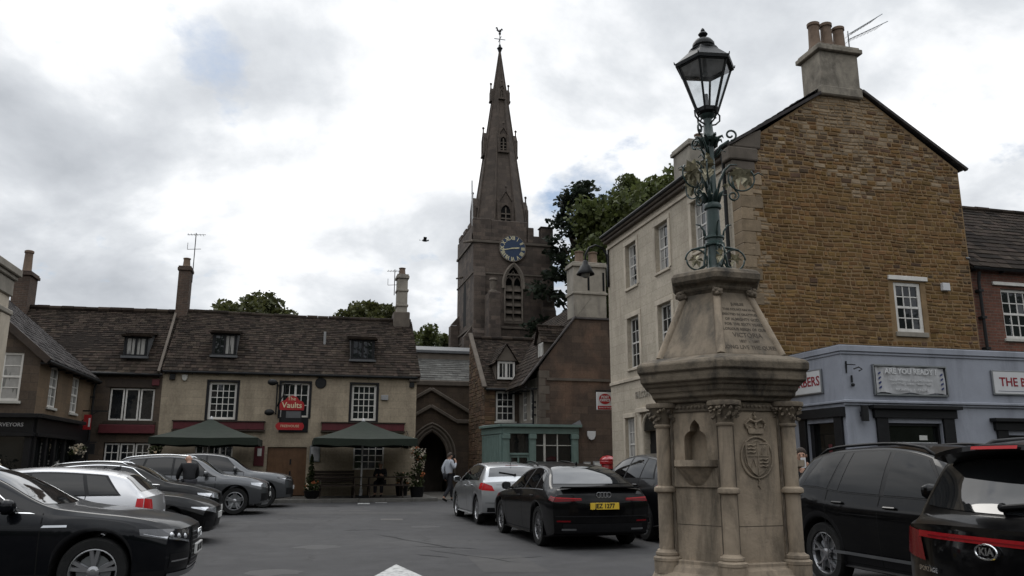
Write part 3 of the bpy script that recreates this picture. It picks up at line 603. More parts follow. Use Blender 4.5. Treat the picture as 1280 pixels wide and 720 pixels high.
# belfry window
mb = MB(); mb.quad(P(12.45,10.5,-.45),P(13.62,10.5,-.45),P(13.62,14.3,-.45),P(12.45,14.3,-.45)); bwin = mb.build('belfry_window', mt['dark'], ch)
mb = MB()
for a in (12.5,13.1):
    for i in range(5): z = 10.6+i*.5; mb.add([P(a,z,-.1),P(a+.5,z,-.1),P(a+.5,z+.42,-.4),P(a,z+.42,-.4),P(a,z-.05,-.1),P(a+.5,z-.05,-.1)],[(0,1,2,3),(4,5,1,0)])
mb.build('louvre', mt['dress'], bwin)
mb = MB(); mb.boxP(P,13.0,13.08,10.5,13.6,-.38,-.06); archtube(mb,P,12.47,13.04,12.9,13.05,.5,.06,-.12); archtube(mb,P,13.04,13.6,12.9,13.05,.5,.06,-.12); mb.tube([P(12.75,13.5,-.12),P(13.04,13.95,-.12),P(13.3,13.5,-.12),P(13.04,13.3,-.12),P(12.75,13.5,-.12)],.05,6); mb.boxP(P,12.4,13.66,10.36,10.5,-.3,.08); mb.build('tracery', mt['dress'], bwin)
mb = MB(); archtube(mb,P,12.32,13.75,12.7,13.0,1.42,.1,.05); archtube(mb,P,12.44,13.63,10.5,13.0,1.27,.06,.02); mb.build('hood_mould', mt['hood'], bwin)
mb = MB(); archwall(mb, frame((TX0-.004,0,0),(0,1,0),(-1,0,0)), TY+1.9, TY+3.5, 10.4, 14.3, TY+2.2, TY+3.2, 12.6, 1.1, 0, .02); mb.build('side_belfry_arch', mt['tower'], bwin)
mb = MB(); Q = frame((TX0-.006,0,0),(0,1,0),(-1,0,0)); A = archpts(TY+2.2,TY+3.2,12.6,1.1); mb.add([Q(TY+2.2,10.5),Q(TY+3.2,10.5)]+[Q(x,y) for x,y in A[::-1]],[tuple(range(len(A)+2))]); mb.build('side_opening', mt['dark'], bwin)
# clock
CZ, CXx = 15.42, 12.93; Pc = frame((CXx,TY-.13,CZ),(1,0,0),(0,-1,0))
mb = MB(); mb.lathe([(0,0),(.88,0),(.88,-.06),(0,-.06)], 40, (CXx,TY-.12,CZ), axis='y'); ck = mb.build('clock', mt['clockblue'], ch)
mb = MB(); mb.lathe([(.865,-.065),(.91,-.07),(.91,.07),(.865,.07),(.865,-.065)], 40, (CXx,TY-.12,CZ), axis='y', cap=False); mb.build('clock_rim', mt['hood'], ck)
for i, s in enumerate(('XII','I','II','III','IIII','V','VI','VII','VIII','IX','X','XI')):
    a = PI/2-i*PI/6; mb = MB(); ra = a-PI/2
    F = lambda u, v, n, ra=ra, a=a: Pc(.7*math.cos(a)+u*math.cos(ra)-v*math.sin(ra), .7*math.sin(a)+u*math.sin(ra)+v*math.cos(ra), n+.055)
    text(mb, F, s, .34, 0, 0, .004, sx=.8, bold=.012); mb.build('numeral', mt['gold'], ck)
for a, l, w in ((PI/2-R(82),.5,.075),(PI/2-R(258),.78,.05)):
    mb = MB(); dx, dy = math.cos(a), math.sin(a)
    poly = [(-dx*.14-dy*w*.5,-dy*.14+dx*w*.5),(-dx*.14+dy*w*.5,-dy*.14-dx*w*.5),(dx*l*.75+dy*w*.6,dy*l*.75-dx*w*.6),(dx*l,dy*l),(dx*l*.75-dy*w*.6,dy*l*.75+dx*w*.6)]
    mb.prism(poly, Pc, .062 if l<.6 else .08, .072 if l<.6 else .09); mb.build('clock_hand', mt['gold'], ck)
# spire
mb = MB(); B0 = 1.98; AX = 31.55; sz = 15.9
def oct_(z, k=8):
    f = (AX-z)/(AX-sz); r = B0*f/math.cos(PI/8)
    return [(TC[0]+r*math.cos(PI/8+i*PI/4), TC[1]+r*math.sin(PI/8+i*PI/4), z) for i in range(8)]
zs = [sz+(AX-.25-sz)*i/24 for i in range(25)]; V = [p for z in zs for p in oct_(z)]
mb.add(V, [(i*8+j, i*8+(j+1)%8, (i+1)*8+(j+1)%8, (i+1)*8+j) for i in range(24) for j in range(8)])
for j in range(8): mb.tube([oct_(z)[j] for z in (sz,20,24,28,AX-.3)], [.09,.08,.07,.06,.05], 6)
sp = mb.build('spire', mt['spire'], ch)
def lucarne(z, w, h, tiers):
    f = (AX-z)/(AX-sz); a0 = B0*f
    for k in range(4):
        an = -PI/2+k*PI/2; Nn = (math.cos(an), math.sin(an), 0); Uu = (-math.sin(an), math.cos(an), 0)
        F = frame((TC[0]+Nn[0]*a0, TC[1]+Nn[1]*a0, z), Uu, Nn); d = .12; back = -(h*1.7)*B0/(AX-sz)-.15
        mb = MB(); archwall(mb, lambda u,v,n=0: F(u,v,n+d), -w/2, w/2, 0, h, -w*.36, w*.36, h*.62, h*.3, 0, .1)
        mb.quad(F(-w/2,0,d),F(-w/2,h,d),F(-w/2,h,back),F(-w/2,0,-.1)); mb.quad(F(w/2,0,d),F(w/2,0,-.1),F(w/2,h,back),F(w/2,h,d))
        mb.add([F(-w/2,h,d),F(w/2,h,d),F(0,h*1.45,d)],[(0,1,2)]); mb.quad(F(-w/2-.06,h-.05,d+.06),F(0,h*1.45+.06,d+.06),F(0,h*1.45+.06,back-.2),F(-w/2-.06,h-.05,back-.2)); mb.quad(F(w/2+.06,h-.05,d+.06),F(w/2+.06,h-.05,back-.2),F(0,h*1.45+.06,back-.2),F(0,h*1.45+.06,d+.06))
        mb.boxP(F,-w/2-.08,w/2+.08,-.14,0,-.2,d+.1)
        for s in (-1,1): mb.boxP(F, s*w/2-.08, s*w/2+.08, 0, h+.05, -.05, d+.06); mb.tube([F(s*w/2,h,d),F(s*w/2,h+.42*w,d)],[.06,.012],5)
        mb.tube([F(0,h*1.45,d),F(0,h*1.45+.35,d)],.05,6); mb.ball(F(0,h*1.45+.4,d),.1,6,4)
        l = mb.build('lucarne', mt['spire'], ch)
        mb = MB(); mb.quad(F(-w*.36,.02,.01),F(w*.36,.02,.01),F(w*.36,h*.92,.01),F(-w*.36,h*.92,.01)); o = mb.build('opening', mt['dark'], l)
        mb = MB(); mb.boxP(F,-.04,.04,.0,h*.8,.04,d+.01)
        for i in range(3): mb.boxP(F,-w*.36,w*.36,h*(.12+.2*i),h*(.17+.2*i),.03,d-.02)
        mb.build('tracery', mt['dress'], l)
lucarne(17.2,.95,1.7,3); lucarne(23.0,.62,1.15,2); lucarne(27.3,.36,.62,1)
mb = MB(); mb.lathe([(.1,-.3),(.16,-.1),(.22,0),(.12,.1),(.07,.3)],10,(TC[0],TC[1],AX)); mb.tube([(TC[0],TC[1],AX),(TC[0],TC[1],AX+1.55)],.03,6)
for a in (0,PI/2): mb.bar((TC[0]-.42*math.cos(a),TC[1]-.42*math.sin(a),AX+.75),(TC[0]+.42*math.cos(a),TC[1]+.42*math.sin(a),AX+.75),.04)
mb.ball((TC[0],TC[1],AX+1.2),.1,8,5)
Fv = frame((TC[0],TC[1],AX+1.42),(1,0,0),(0,-1,0))
mb.prism([(u*.72,v*.72) for u,v in [(-.42,.12),(-.3,.3),(-.36,.02),(-.16,-.12),(.0,-.2),(.14,-.1),(.2,.14),(.34,.1),(.28,.26),(.2,.34),(.1,.22),(-.02,.04),(-.16,.1),(-.26,.38),(-.44,.4)]], Fv, -.015, .015)
mb.build('weathercock', mt['iron'], sp)
mb = MB(); mb.tube([(TX0+.1,TY+.8,16.0),(TX0+.02,TY+.8,20.3)],[.06,.045],6); mb.build('flagpole', mt['alu'], ch)
mb = MB(); mb.box(10.95,11.75,TY-1.9,TY-.6,0,12.05); mb.build('stair_turret', mt['tower'], ch, bevel=.05)
mb = MB(); mb.lathe([(.32,0),(.32,.12),(.22,.2),(.22,.8),(.28,.86),(.2,1.0)],8,(11.35,TY-1.25,12.06)); mb.build('turret_pot', mt['dress'], ch)
# nave, aisle and porch
QY = 38.0; Pp = FX(QY)
mb = MB(); archwall(mb, Pp, 3.4, 8.2, 0, 5.05, 5.12, 6.72, 1.75, 1.22, 0, .5)
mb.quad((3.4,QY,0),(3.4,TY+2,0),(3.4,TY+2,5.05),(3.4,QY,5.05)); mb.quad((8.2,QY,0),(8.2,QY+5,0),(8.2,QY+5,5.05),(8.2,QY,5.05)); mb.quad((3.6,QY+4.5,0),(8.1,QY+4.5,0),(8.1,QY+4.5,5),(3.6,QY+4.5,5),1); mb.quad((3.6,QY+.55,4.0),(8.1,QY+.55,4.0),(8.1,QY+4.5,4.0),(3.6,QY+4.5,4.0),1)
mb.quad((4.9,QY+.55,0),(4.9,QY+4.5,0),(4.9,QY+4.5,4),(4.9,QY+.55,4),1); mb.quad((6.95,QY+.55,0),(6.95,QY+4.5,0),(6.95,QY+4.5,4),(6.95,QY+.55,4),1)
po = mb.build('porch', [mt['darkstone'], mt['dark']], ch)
mb = MB()
for ra, rs, nn in ((.0,.09,.02),(.16,.08,.06),(.32,.06,.1)): archtube(mb, Pp, 5.12-ra, 6.72+ra, .9, 1.75, 1.22+ra, rs, nn)
mb.build('arch_moulding', mt['dress'], po)
mb = MB()
for z, k in ((4.9,1.),(4.1,.62)):
    mb.bar(Pp(5.85-2.0*k,z-1.15*k,.06),Pp(5.85,z,.06),.22,.17); mb.bar(Pp(5.85,z,.06),Pp(5.85+2.0*k,z-1.15*k,.06),.22,.17)
    mb.boxP(Pp,5.85+1.95*k,8.18,z-1.15*k-.1,z-1.15*k+.09,.0,.16); mb.boxP(Pp,3.45,5.85-1.95*k,z-1.15*k-.1,z-1.15*k+.09,.0,.16)
mb.build('gable_string', mt['dress'], po, bevel=.03)
mb = MB(); mb.boxP(Pp, 3.3, 8.25, 5.05, 5.32, -.3, .08); mb.build('porch_parapet', mt['dress'], po, bevel=.04)
mb = MB(); slates(mb,(3.4,QY+.35,5.35),(9.6,QY+.35,5.35),(9.6,QY+2.8,6.7),(3.4,QY+2.8,6.7),.3,.22,.34); mb.quad((3.4,QY+.3,5.3),(9.6,QY+.3,5.3),(9.6,QY+2.8,6.66),(3.4,QY+2.8,6.66)); mb.build('aisle_roof', mt['slate2'], ch)
mb = MB(); mb.box(3.4,10.2,QY+2.8,QY+3.1,0,7.0); mb.build('nave_wall', mt['dress'], ch)
mb = MB(); mb.box(3.3,10.25,QY+2.7,QY+3.2,7.002,7.16); mb.quad((3.4,QY+3.1,7.17),(10.2,QY+3.1,7.17),(10.2,QY+5.4,7.72),(3.4,QY+5.4,7.72)); mb.box(3.4,10.2,QY+5.4,TY+3,0,7.6); mb.build('nave_roof', mt['lead'], ch, bevel=.02)

# ------------------------------------------------------------------ POST OFFICE (front range, gabled wing, shopfront)
pf = thing('post_office', 'brown stone house with gabled wing, dormers and a teal shopfront', 'post office', (8.8,30,0))
FYY = 33.0; P = FX(FYY)
ops = [(7.84,8.66,3.16,4.42)]
mb = MB(); wall(mb, P, 7.35, 8.85, 0, 4.62, ops, 0, .15)
mb.add([(7.35,FYY,0),(7.35,36.3,0),(7.35,36.3,7.2),(7.35,35.9,7.25),(7.35,FYY,4.75)],[(0,1,2,3,4)],0); mb.quad((7.35,36.3,0),(13,36.3,0),(13,36.3,7.0),(7.35,36.3,7.0),0)
mb.build('wall', mt['darkstone'], pf)
mb = MB(); stones(mb, frame((7.35,0,0),(0,1,0),(-1,0,0)), FYY, 36.25, 0, 7.2, (), lambda v: (FYY if v < 4.7 else FYY+(v-4.7)*1.16, 36.25), (.13,.22), (.22,.5), .02); stones(mb, P, 7.36, 7.8, 0, 4.6, (), None, (.14,.22), (.2,.44), .015)
mb.build('gable_masonry', mt['rust_s'], pf)
mb = MB(); slates(mb,(7.3,FYY-.2,4.5),(9.6,FYY-.2,4.5),(11.5,35.9,7.1),(7.3,35.9,7.1), sag=.02); mb.quad((7.3,FYY-.18,4.46),(9.6,FYY-.18,4.46),(11.5,35.9,7.04),(7.3,35.9,7.04)); ridge(mb,(7.3,35.9,7.1),(11.3,35.9,7.1)); mb.build('roof', mt['slate'], pf)
mb = MB(); mb.bar((7.3,FYY-.25,4.55),(7.3,35.95,7.32),.2,.1); mb.build('coping', mt['dress'], pf, bevel=.03)
win(pf, P, *ops[0], 3, 4, .05, 'white', 'glass', 'dwhite', .08, .03); gutter(pf, P, 7.35, 8.8, 4.48, .18)
# gabled dormer on the front range
d = win(pf, FX(33.2), 7.95, 8.72, 4.95, 5.72, 2, 1, .02, 'white', 'glass', None, .09, .03, False, 2, name='dormer')
mb = MB(); mb.add([(7.88,33.16,5.74),(8.79,33.16,5.74),(8.335,33.16,6.42)],[(0,1,2)]); mb.quad((7.9,33.2,4.9),(7.9,34.6,4.9),(7.9,34.6,5.74),(7.9,33.2,5.74)); mb.quad((8.77,33.2,4.9),(8.77,34.6,4.9),(8.77,34.6,5.74),(8.77,33.2,5.74)); mb.build('dormer_cheeks', mt['dress'], d)
mb = MB(); slates(mb,(7.78,35,5.62),(7.78,33.08,5.62),(8.335,33.08,6.48),(8.335,35,6.48),.16,.14,.2); slates(mb,(8.89,33.08,5.62),(8.89,35,5.62),(8.335,35,6.48),(8.335,33.08,6.48),.16,.14,.2); mb.build('dormer_roof', mt['slate'], d)
# wing
WX, WY = 8.85, 30.0; P = FX(WY); Pw = FXm(WX)
sops = [(30.75,31.3,3.15,4.45),(31.85,32.4,3.15,4.45)]
mb = MB(); mb.add([P(WX,0),P(13.4,0),P(13.4,5.1),P(11.8,7.1),P(10.35,7.1),P(WX,5.1)],[(0,1,2,3,4,5)]); wall(mb, Pw, WY, FYY, 0, 4.75, sops, 1, .12); mb.quad((13.4,WY,0),(13.4,37,0),(13.4,37,5),(13.4,WY,5))
mb.build('wing_wall', [mt['sandbrown'], mt['palestone']], pf)
mb = MB(); z = 0.; i = 0
while z < 4.7:
    h = .28+.06*rnd.random(); L_ = .42 if i % 2 else .26; mb.boxP(P, WX-.012, WX+L_, z+.004, z+h-.004, -.3, .012); z += h; i += 1
mb.build('quoin', mt['dress'], pf, bevel=.008)
mb = MB(); mb.boxP(P, WX+.3, 13.4, 4.62, 4.72, .0, .05); mb.build('string_course', mt['dress'], pf)
mb = MB(); slates(mb,(8.2,37,4.42),(8.2,WY+.05,4.42),(11.1,WY+.05,8.1),(11.1,37,8.1),.27,.16,.27); slates(mb,(14,WY+.05,4.42),(14,37,4.42),(11.1,37,8.1),(11.1,WY+.05,8.1),.27,.16,.35)
mb.quad((8.22,37,4.36),(8.22,WY+.04,4.36),(11.1,WY+.04,8.03),(11.1,37,8.03)); mb.build('wing_roof', mt['slate'], pf)
mb = MB(); mb.bar((8.15,WY-.02,4.42),(10.4,WY-.02,7.22),.12,.07); mb.boxP(P,10.3,11.9,7.1,7.18,-.3,.06); mb.bar((11.8,WY-.02,7.2),(13.7,WY-.02,4.8),.12,.07); mb.build('coping', mt['slateblue'], pf, bevel=.02)
for o in sops: win(pf, Pw, *o, 2, 4, .02, 'white', 'glass', None, .06, .03)
gutter(pf, Pw, WY+.1, FYY-.3, 4.35, .5); downpipe(pf, Pw, 30.5, 2.9, 4.3, .1)
c = chimney(pf, 10.35, 11.75, WY+.05, WY+.9, 7.2, 9.3, 'palestone', None, (8.2,), [(10.75,WY+.45,.55,.19),(11.35,WY+.45,.55,.19)], .07)
mb = MB()
for x in (10.95,11.6): mb.boxP(P, x, x+.09, 8.32, 9.1, -.06, -.046)
mb.build('recess', mt['dark'], c)
d = win(pf, FXm(9.15), 30.35, 31.15, 5.3, 6.2, 2, 1, .0, 'white', 'glass', None, .08, .03, False, 3, name='dormer')
mb = MB(); mb.add([(9.12,30.3,6.22),(9.12,31.2,6.22),(9.12,30.75,6.85)],[(0,1,2)]); mb.quad((9.12,30.3,5.3),(10.2,30.3,5.3),(10.2,30.3,6.22),(9.12,30.3,6.22)); mb.quad((9.12,31.2,5.3),(10.2,31.2,5.3),(10.2,31.2,6.22),(9.12,31.2,6.22)); mb.build('dormer_cheeks', mt['dress'], d)
mb = MB(); slates(mb,(9.0,30.2,6.15),(10.9,30.2,6.15),(10.9,30.75,6.9),(9.0,30.75,6.9),.17,.14,.2); slates(mb,(10.9,31.3,6.15),(9.0,31.3,6.15),(9.0,30.75,6.9),(10.9,30.75,6.9),.17,.14,.2); ridge(mb,(9.0,30.75,6.9),(10.9,30.75,6.9),.06); mb.build('dormer_roof', mt['slate'], d)
# teal shopfront
Ps2 = FX(29.9); A0 = Vector((7.05,32.0,0)); A1 = Vector((7.38,29.9,0)); Uc = (A1-A0).normalized(); Nc = Vector((Uc.y,-Uc.x,0)); cl = (A1-A0).length; Pcant = frame(A0, Uc, Nc)
if Nc.x > 0: Pcant = frame(A0, Uc, -Nc)
mb = MB(); mb.boxP(Ps2,7.36,10.4,2.55,2.8,-.1,.06); mb.boxP(Ps2,7.3,10.5,2.8,2.9,-.1,.18); mb.boxP(Pcant,0,cl,2.55,2.8,-.1,.058); mb.boxP(Pcant,0,cl+.05,2.8,2.896,-.1,.17)
for u in (7.36,8.4,10.1): mb.boxP(Ps2,u,u+.26,.1,2.55,-.1,.08); mb.boxP(Ps2,u-.02,u+.28,2.36,2.53,-.08,.12); mb.boxP(Ps2,u+.07,u+.19,.4,2.2,.0,.1)
mb.boxP(Ps2,7.62,8.4,1.75,1.83,-.12,.03); mb.boxP(Ps2,8.66,10.1,.1,.75,-.1,.02)
mb.boxP(Pcant, cl-.16, cl, .1, 2.53, -.05, .09)
for k in range(11): mb.boxP(Pcant, .02+k*(cl-.2)/11, .02+(k+.82)*(cl-.2)/11, .1, 2.53, -.08, .03)
sf = mb.build('shopfront', mt['teal'], pf, bevel=.008)
mb = MB(); mb.quad((7.0,32.1,2.91),(7.3,29.75,2.91),(10.5,29.75,2.91),(10.5,30.0,3.1)); mb.quad((7.0,32.1,2.91),(10.5,30.0,3.1),(8.85,30.0,3.1),(8.85,33,3.1)); mb.quad((7.0,32.1,2.91),(8.85,33,3.1),(7.35,33,3.0),(7.0,32.3,2.91)); mb.build('shopfront_roof', mt['lead'], sf)
mb = MB(); mb.quad(Ps2(7.6,.1,-.06),Ps2(10.12,.1,-.06),Ps2(10.12,2.55,-.06),Ps2(7.6,2.55,-.06)); mb.build('shop_window', mt['glassd'], sf)
mb = MB(); mb.boxP(Ps2,8.98,9.06,.75,2.55,-.055,.0); mb.boxP(Ps2,9.52,9.56,.75,2.55,-.055,-.01); mb.boxP(Ps2,8.66,10.1,2.1,2.13,-.055,-.02); mb.build('glazing_bar', mt['dwhite'], sf)
mb = MB()
for a, b in ((7.63,7.7),(7.95,8.02),(8.33,8.4)): mb.boxP(Ps2,a,b,.12,1.75,-.05,-.01)
mb.boxP(Ps2,7.7,8.33,.12,.8,-.05,-.015); mb.boxP(Ps2,7.7,8.33,1.66,1.75,-.05,-.012); mb.build('door', mt['teal'], sf, bevel=.004)
mb = MB(); mb.boxP(Ps2,7.74,7.92,1.15,1.5,-.05,-.04); mb.boxP(Ps2,9.9,10.0,.95,1.2,-.05,-.045); mb.build('notice', mt['paper'], sf)
alarm(10.95, 2.5, .34, .34, FX(WY), 'white shield-shaped alarm box on the brown stone gable above the notices', 'bell')
board(10.6,10.9,.95,1.5,FX(WY),'left of two pale notice boards on the brown wall beside the pillar box',('paper','grey'))
board(11.0,11.35,.95,1.52,FX(WY),'right of two pale notice boards, partly behind the red pillar box',('paper','grey'))
# projecting post-office sign
ps = thing('post_office_sign', 'white projecting sign with a red oval, beside the cream townhouse far corner', 'sign', (10.12,26.3,3.25))
Pn = FX(26.255)
mb = MB(); mb.box(9.83,10.42,26.26,26.34,3.25,3.86); mb.build('sign_board', mt['signwhite'], ps, bevel=.01)
mb = MB(); mb.bar((9.8,26.3,3.91),(10.46,26.3,3.91),.04); mb.bar((10.2,25.42,3.91),(10.2,26.3,3.91),.04); mb.build('bracket', mt['iron'], ps)
mb = MB(); mb.prism([(10.125+.22*math.cos(2*PI*i/24),3.63+.18*math.sin(2*PI*i/24)) for i in range(24)],Pn,.0,.012); mb.prism([(9.85,3.27),(10.4,3.27),(10.4,3.39),(9.85,3.39)],Pn,.0,.012); o = mb.build('red_oval', mt['redsign'], ps)
mb = MB(); text(mb,Pn,'POST',.12,10.125,3.69,.016,bold=.004); text(mb,Pn,'OFFICE',.12,10.125,3.58,.016,bold=.004); text(mb,Pn,'Bureau de Change',.062,10.125,3.33,.016); mb.build('lettering', mt['signwhite'], o)

# ------------------------------------------------------------------ CREAM BUILDING with ironstone gable
GX, GX1, GY, GYe, GE = 10.0, 16.5, 16.5, 25.35, 9.05; GR = (13.2, 11.25)
mt['chst'] = M('weathered_grey_stone', (.27,.24,.195), .9, .35, 2.5, .35, 18, stain=(.07,.062,.052), stain_amt=.75, sscale=(1.5,1.5,1), stth=(.44,.66))
cb = thing('townhouse', 'three-storey cream stone townhouse with sash windows and a tall ironstone gable end', 'house', (GX,GY,0))
Pc_ = FXm(GX); Pg = FX(GY)
cen = (23.3,20.98,18.64)
ops = [(c-.44,c+.44,6.98,8.42) for c in cen]+[(c-.46,c+.46,4.38,6.0) for c in cen]+[(23.42,24.18,1.2,2.85),(21.8,22.7,.1,2.4),(19.9,20.9,1.1,2.8),(17.8,18.8,1.1,2.8)]
mb = MB(); wall(mb, Pc_, GY, GYe, 0, GE, ops, 0, .2); mb.quad((GX,GYe,0),(GX1,GYe,0),(GX1,GYe,GE),(GX,GYe,GE)); mb.add([(GX,GYe,GE),(GX1,GYe,GE),(GR[0],GYe,GR[1])],[(0,1,2)]); mb.quad((GX1,GY,0),(GX1,GYe,0),(GX1,GYe,GE),(GX1,GY,GE))
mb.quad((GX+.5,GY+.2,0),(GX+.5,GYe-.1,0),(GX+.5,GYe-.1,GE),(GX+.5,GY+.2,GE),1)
mb.build('wall', [mt['cream'], mt['dark']], cb)
wop = (14.1,14.9,4.62,5.88)
mb = MB(); wall(mb, Pg, GX, GX1, 0, GE, [wop], 0, .14); mb.add([Pg(GX,GE),Pg(GX1,GE),Pg(GR[0],GR[1])],[(0,1,2)])
gw = mb.build('gable_wall', mt['mortar'], cb)
def gclip(v):
    if v <= GE: return (GX+.02, GX1-.02)
    f = (v-GE)/(GR[1]-GE); return (GX+.02+(GR[0]-GX)*f, GX1-.02-(GX1-GR[0])*f)
def gpick(u, v):
    if u < GX+.5+.35*math.sin(v*7.3)*.6: return 1
    if v > 9.9 and abs(u-13.05) < .75: return 1
    if v > 9.4+.5*math.sin(u*3.1) and rnd.random() < .75: return 1 if abs(u-13.1) < 1.3 and rnd.random() < .75 or rnd.random() < .25 else (2 if rnd.random() < .55 else 0)
    if v > 8.3+.35*math.sin(u*2.2): return 1 if rnd.random() < (.38 if 12.3 < u < 16 else .15) else (2 if rnd.random() < .4 else 0)
    if u > GX1-.3: return 2 if rnd.random() < .5 else 0
    return 2 if rnd.random() < .03 else 0
mb = MB(); stones(mb, Pg, GX, GX1, 3.3, GR[1]-.02, [(wop[0]-.14,wop[1]+.14,wop[2]-.16,wop[3]+.16)], gclip, (.07,.14), (.12,.33), .016, .03, gpick)
mb.build('gable_masonry', [mt['iron_s'], mt['lime_s'], mt['rust_s']], cb)
mb = MB(); i = 0; z = 0.
while z < GE-.1:
    h = .3; L_ = .5 if i % 2 else .3; mb.boxP(Pg, GX-.012, GX+L_*(.8+.4*rnd.random()), z+.004, z+h-.004, -.4, .022); z += h; i += 1
mb.build('quoin', mt['lime_s'], cb, bevel=.01)
for o in ops[:3]: win(cb, Pc_, *o, 3, 4, .12, 'white', 'glass', 'creamplain', .07, .025, surround='creamplain', sw=.15, curtain=[(.62,.97)])
for o in ops[3:6]: win(cb, Pc_, *o, 3, 4, .12, 'white', 'glass', 'creamplain', .07, .025, surround='creamplain', sw=.15)
win(cb, Pc_, *ops[6], 3, 4, .1, 'white', 'glassn', 'creamplain', .07, .025, surround='creamplain', sw=.14, curtain=[(.1,.9)]); win(cb, Pc_, *ops[8], 3, 4, .1, 'white', 'glass', 'creamplain', .07, .025, surround='creamplain', sw=.14); win(cb, Pc_, *ops[9], 3, 4, .1, 'white', 'glass', 'creamplain', .07, .025, surround='creamplain', sw=.14)
mb = MB(); a, b, c, d = ops[7]; mb.quad(Pc_(a,c,-.18),Pc_(b,c,-.18),Pc_(b,d,-.18),Pc_(a,d,-.18)); mb.boxP(Pc_,a+.08,b-.08,c,2.0,-.17,-.13); dr = mb.build('door', mt['blackpaint'], cb)
mb = MB(); A = archpts(a,b,2.4,.45); mb.add([Pc_(x,y,.012) for x,y in A],[tuple(range(len(A)))]); mb.build('fanlight', mt['glassd'], dr)
mb = MB(); archtube(mb,Pc_,a-.06,b+.06,.1,2.4,.5,.05,.02); mb.boxP(Pc_,a-.3,a-.1,.1,2.9,.0,.06); mb.boxP(Pc_,b+.1,b+.3,.1,2.9,0,.06); mb.boxP(Pc_,a-.36,b+.36,2.95,3.08,0,.14); mb.build('doorcase', mt['creamplain'], dr, bevel=.01)
mb = MB(); mb.boxP(Pc_, GY-.02, GYe, 3.98, 4.08, .0, .05); mb.build('string_course', mt['creamplain'], cb, bevel=.008); mb = MB(); mb.boxP(Pc_, GY-.02, GYe, .0, .5, .0, .04); mb.build('plinth', mt['creamplain'], cb, bevel=.008); mb = MB(); mb.boxP(Pc_, GY-.05, GYe, GE-.35, GE-.26, 0, .05); mb.build('frieze_band', mt['creamplain'], cb, bevel=.008)
mb = MB(); text(mb, Pc_, 'FALCON', .3, 22.75, 3.5, .004, ext=.02, sx=.9, mirror=True, bold=.004); mb.build('raised_lettering', mt['palestone'], cb)
mb = MB(); mb.box(GX-.22,GX+.05,GY-.02,GYe+.05,GE-.02,GE+.1); mb.box(GX-.14,GX+.04,GY-.02,GYe+.05,GE-.12,GE-.022); mb.build('eaves_cornice', mt['dress'], cb, bevel=.02)
gutter(cb, Pc_, GY+.05, GYe, GE+.1, .24, .06); downpipe(cb, Pc_, 17.05, .1, GE+.05, .1, 'iron', .05)
mb = MB()
for s in (0,1):
    x = (GX-.2, GX1+.2)[s]; q = [(x,GY-.05,GE+.08),(x,GYe,GE+.08),(GR[0],GYe,GR[1]+.16),(GR[0],GY-.05,GR[1]+.16)]
    if s == 0: q = [q[1],q[0],q[3],q[2]]
    q = [(p[0],max(p[1],GY+.0),p[2]) for p in q]
    slates(mb,*q,.27,.17,.3); mb.quad(*[(p[0],p[1],p[2]-.06) for p in q])
mb.build('roof', mt['slateblue'], cb)
mb = MB(); mb.bar((GX-.3,GY-.05,GE+.02),(12.45,GY-.05,10.77),.1,.07); mb.bar((GX1+.25,GY-.05,GE+.02),(13.72,GY-.05,10.97),.1,.07); mb.build('verge', mt['slateblue'], cb)
mb = MB(); mb.boxP(Pg, GX-.22, GX+.42, GE-.62, GE-.36, -.3, .05); mb.boxP(Pg, GX-.3, GX+.5, GE-.36, GE-.02, -.3, .09); mb.prism([(GX-.24,GE-.02),(GX+.6,GE-.02),(GX+.66,GE+.52),(GX+.3,GE+.36)],Pg,-.02,.06); mb.build('kneeler', mt['dress'], cb, bevel=.05, seg=2)
win(cb, Pg, *wop, 3, 4, .03, 'white', 'glass', 'palestone', .09, .03, sillw=.12)
mb = MB(); mb.boxP(Pg, 13.95, 15.1, 5.93, 6.04, -.05, .06); mb.build('lintel', mt['white'], cb, bevel=.008)
c = chimney(cb, 12.5, 13.64, GY-.1, GY+.72, 10.74, 11.95, 'chst', None, (), [(12.68,GY+.3,.82,.16),(13.06,GY+.3,.86,.16),(13.44,GY+.3,.8,.16)], .1)
mb = MB(); mb.box(12.44,13.7,GY-.12,GY+.8,10.72,10.98); mb.build('chimney_base', mt['chst'], c, bevel=.03)
mb = MB()
for z0, x1, zz in ((12.9,14.75,13.55),(12.75,14.9,13.35)):
    mb.tube([(13.75,GY+.3,12.2),(13.75,GY+.3,z0)],.015,5); mb.tube([(13.72,GY+.3,z0-.12),(x1,GY+.1,zz-.1)],.013,5)
    for k in range(9): f = k/9; x = 13.8+(x1-13.8)*f; z = z0-.1+(zz-z0)*f; mb.tube([(x,GY+.12,z),(x,GY+.5,z)],.006,4)
mb.build('aerial', mt['satin'], c)
chimney(cb, 10.75, 11.6, 20.4, 21.5, 9.3, 10.75, 'palestone', None, (), [(11.35,20.9,.4,.14)], .07)
alarm(15.62, 5.82, .22, .2, Pg, 'small white junction box on the ironstone gable right of its window')

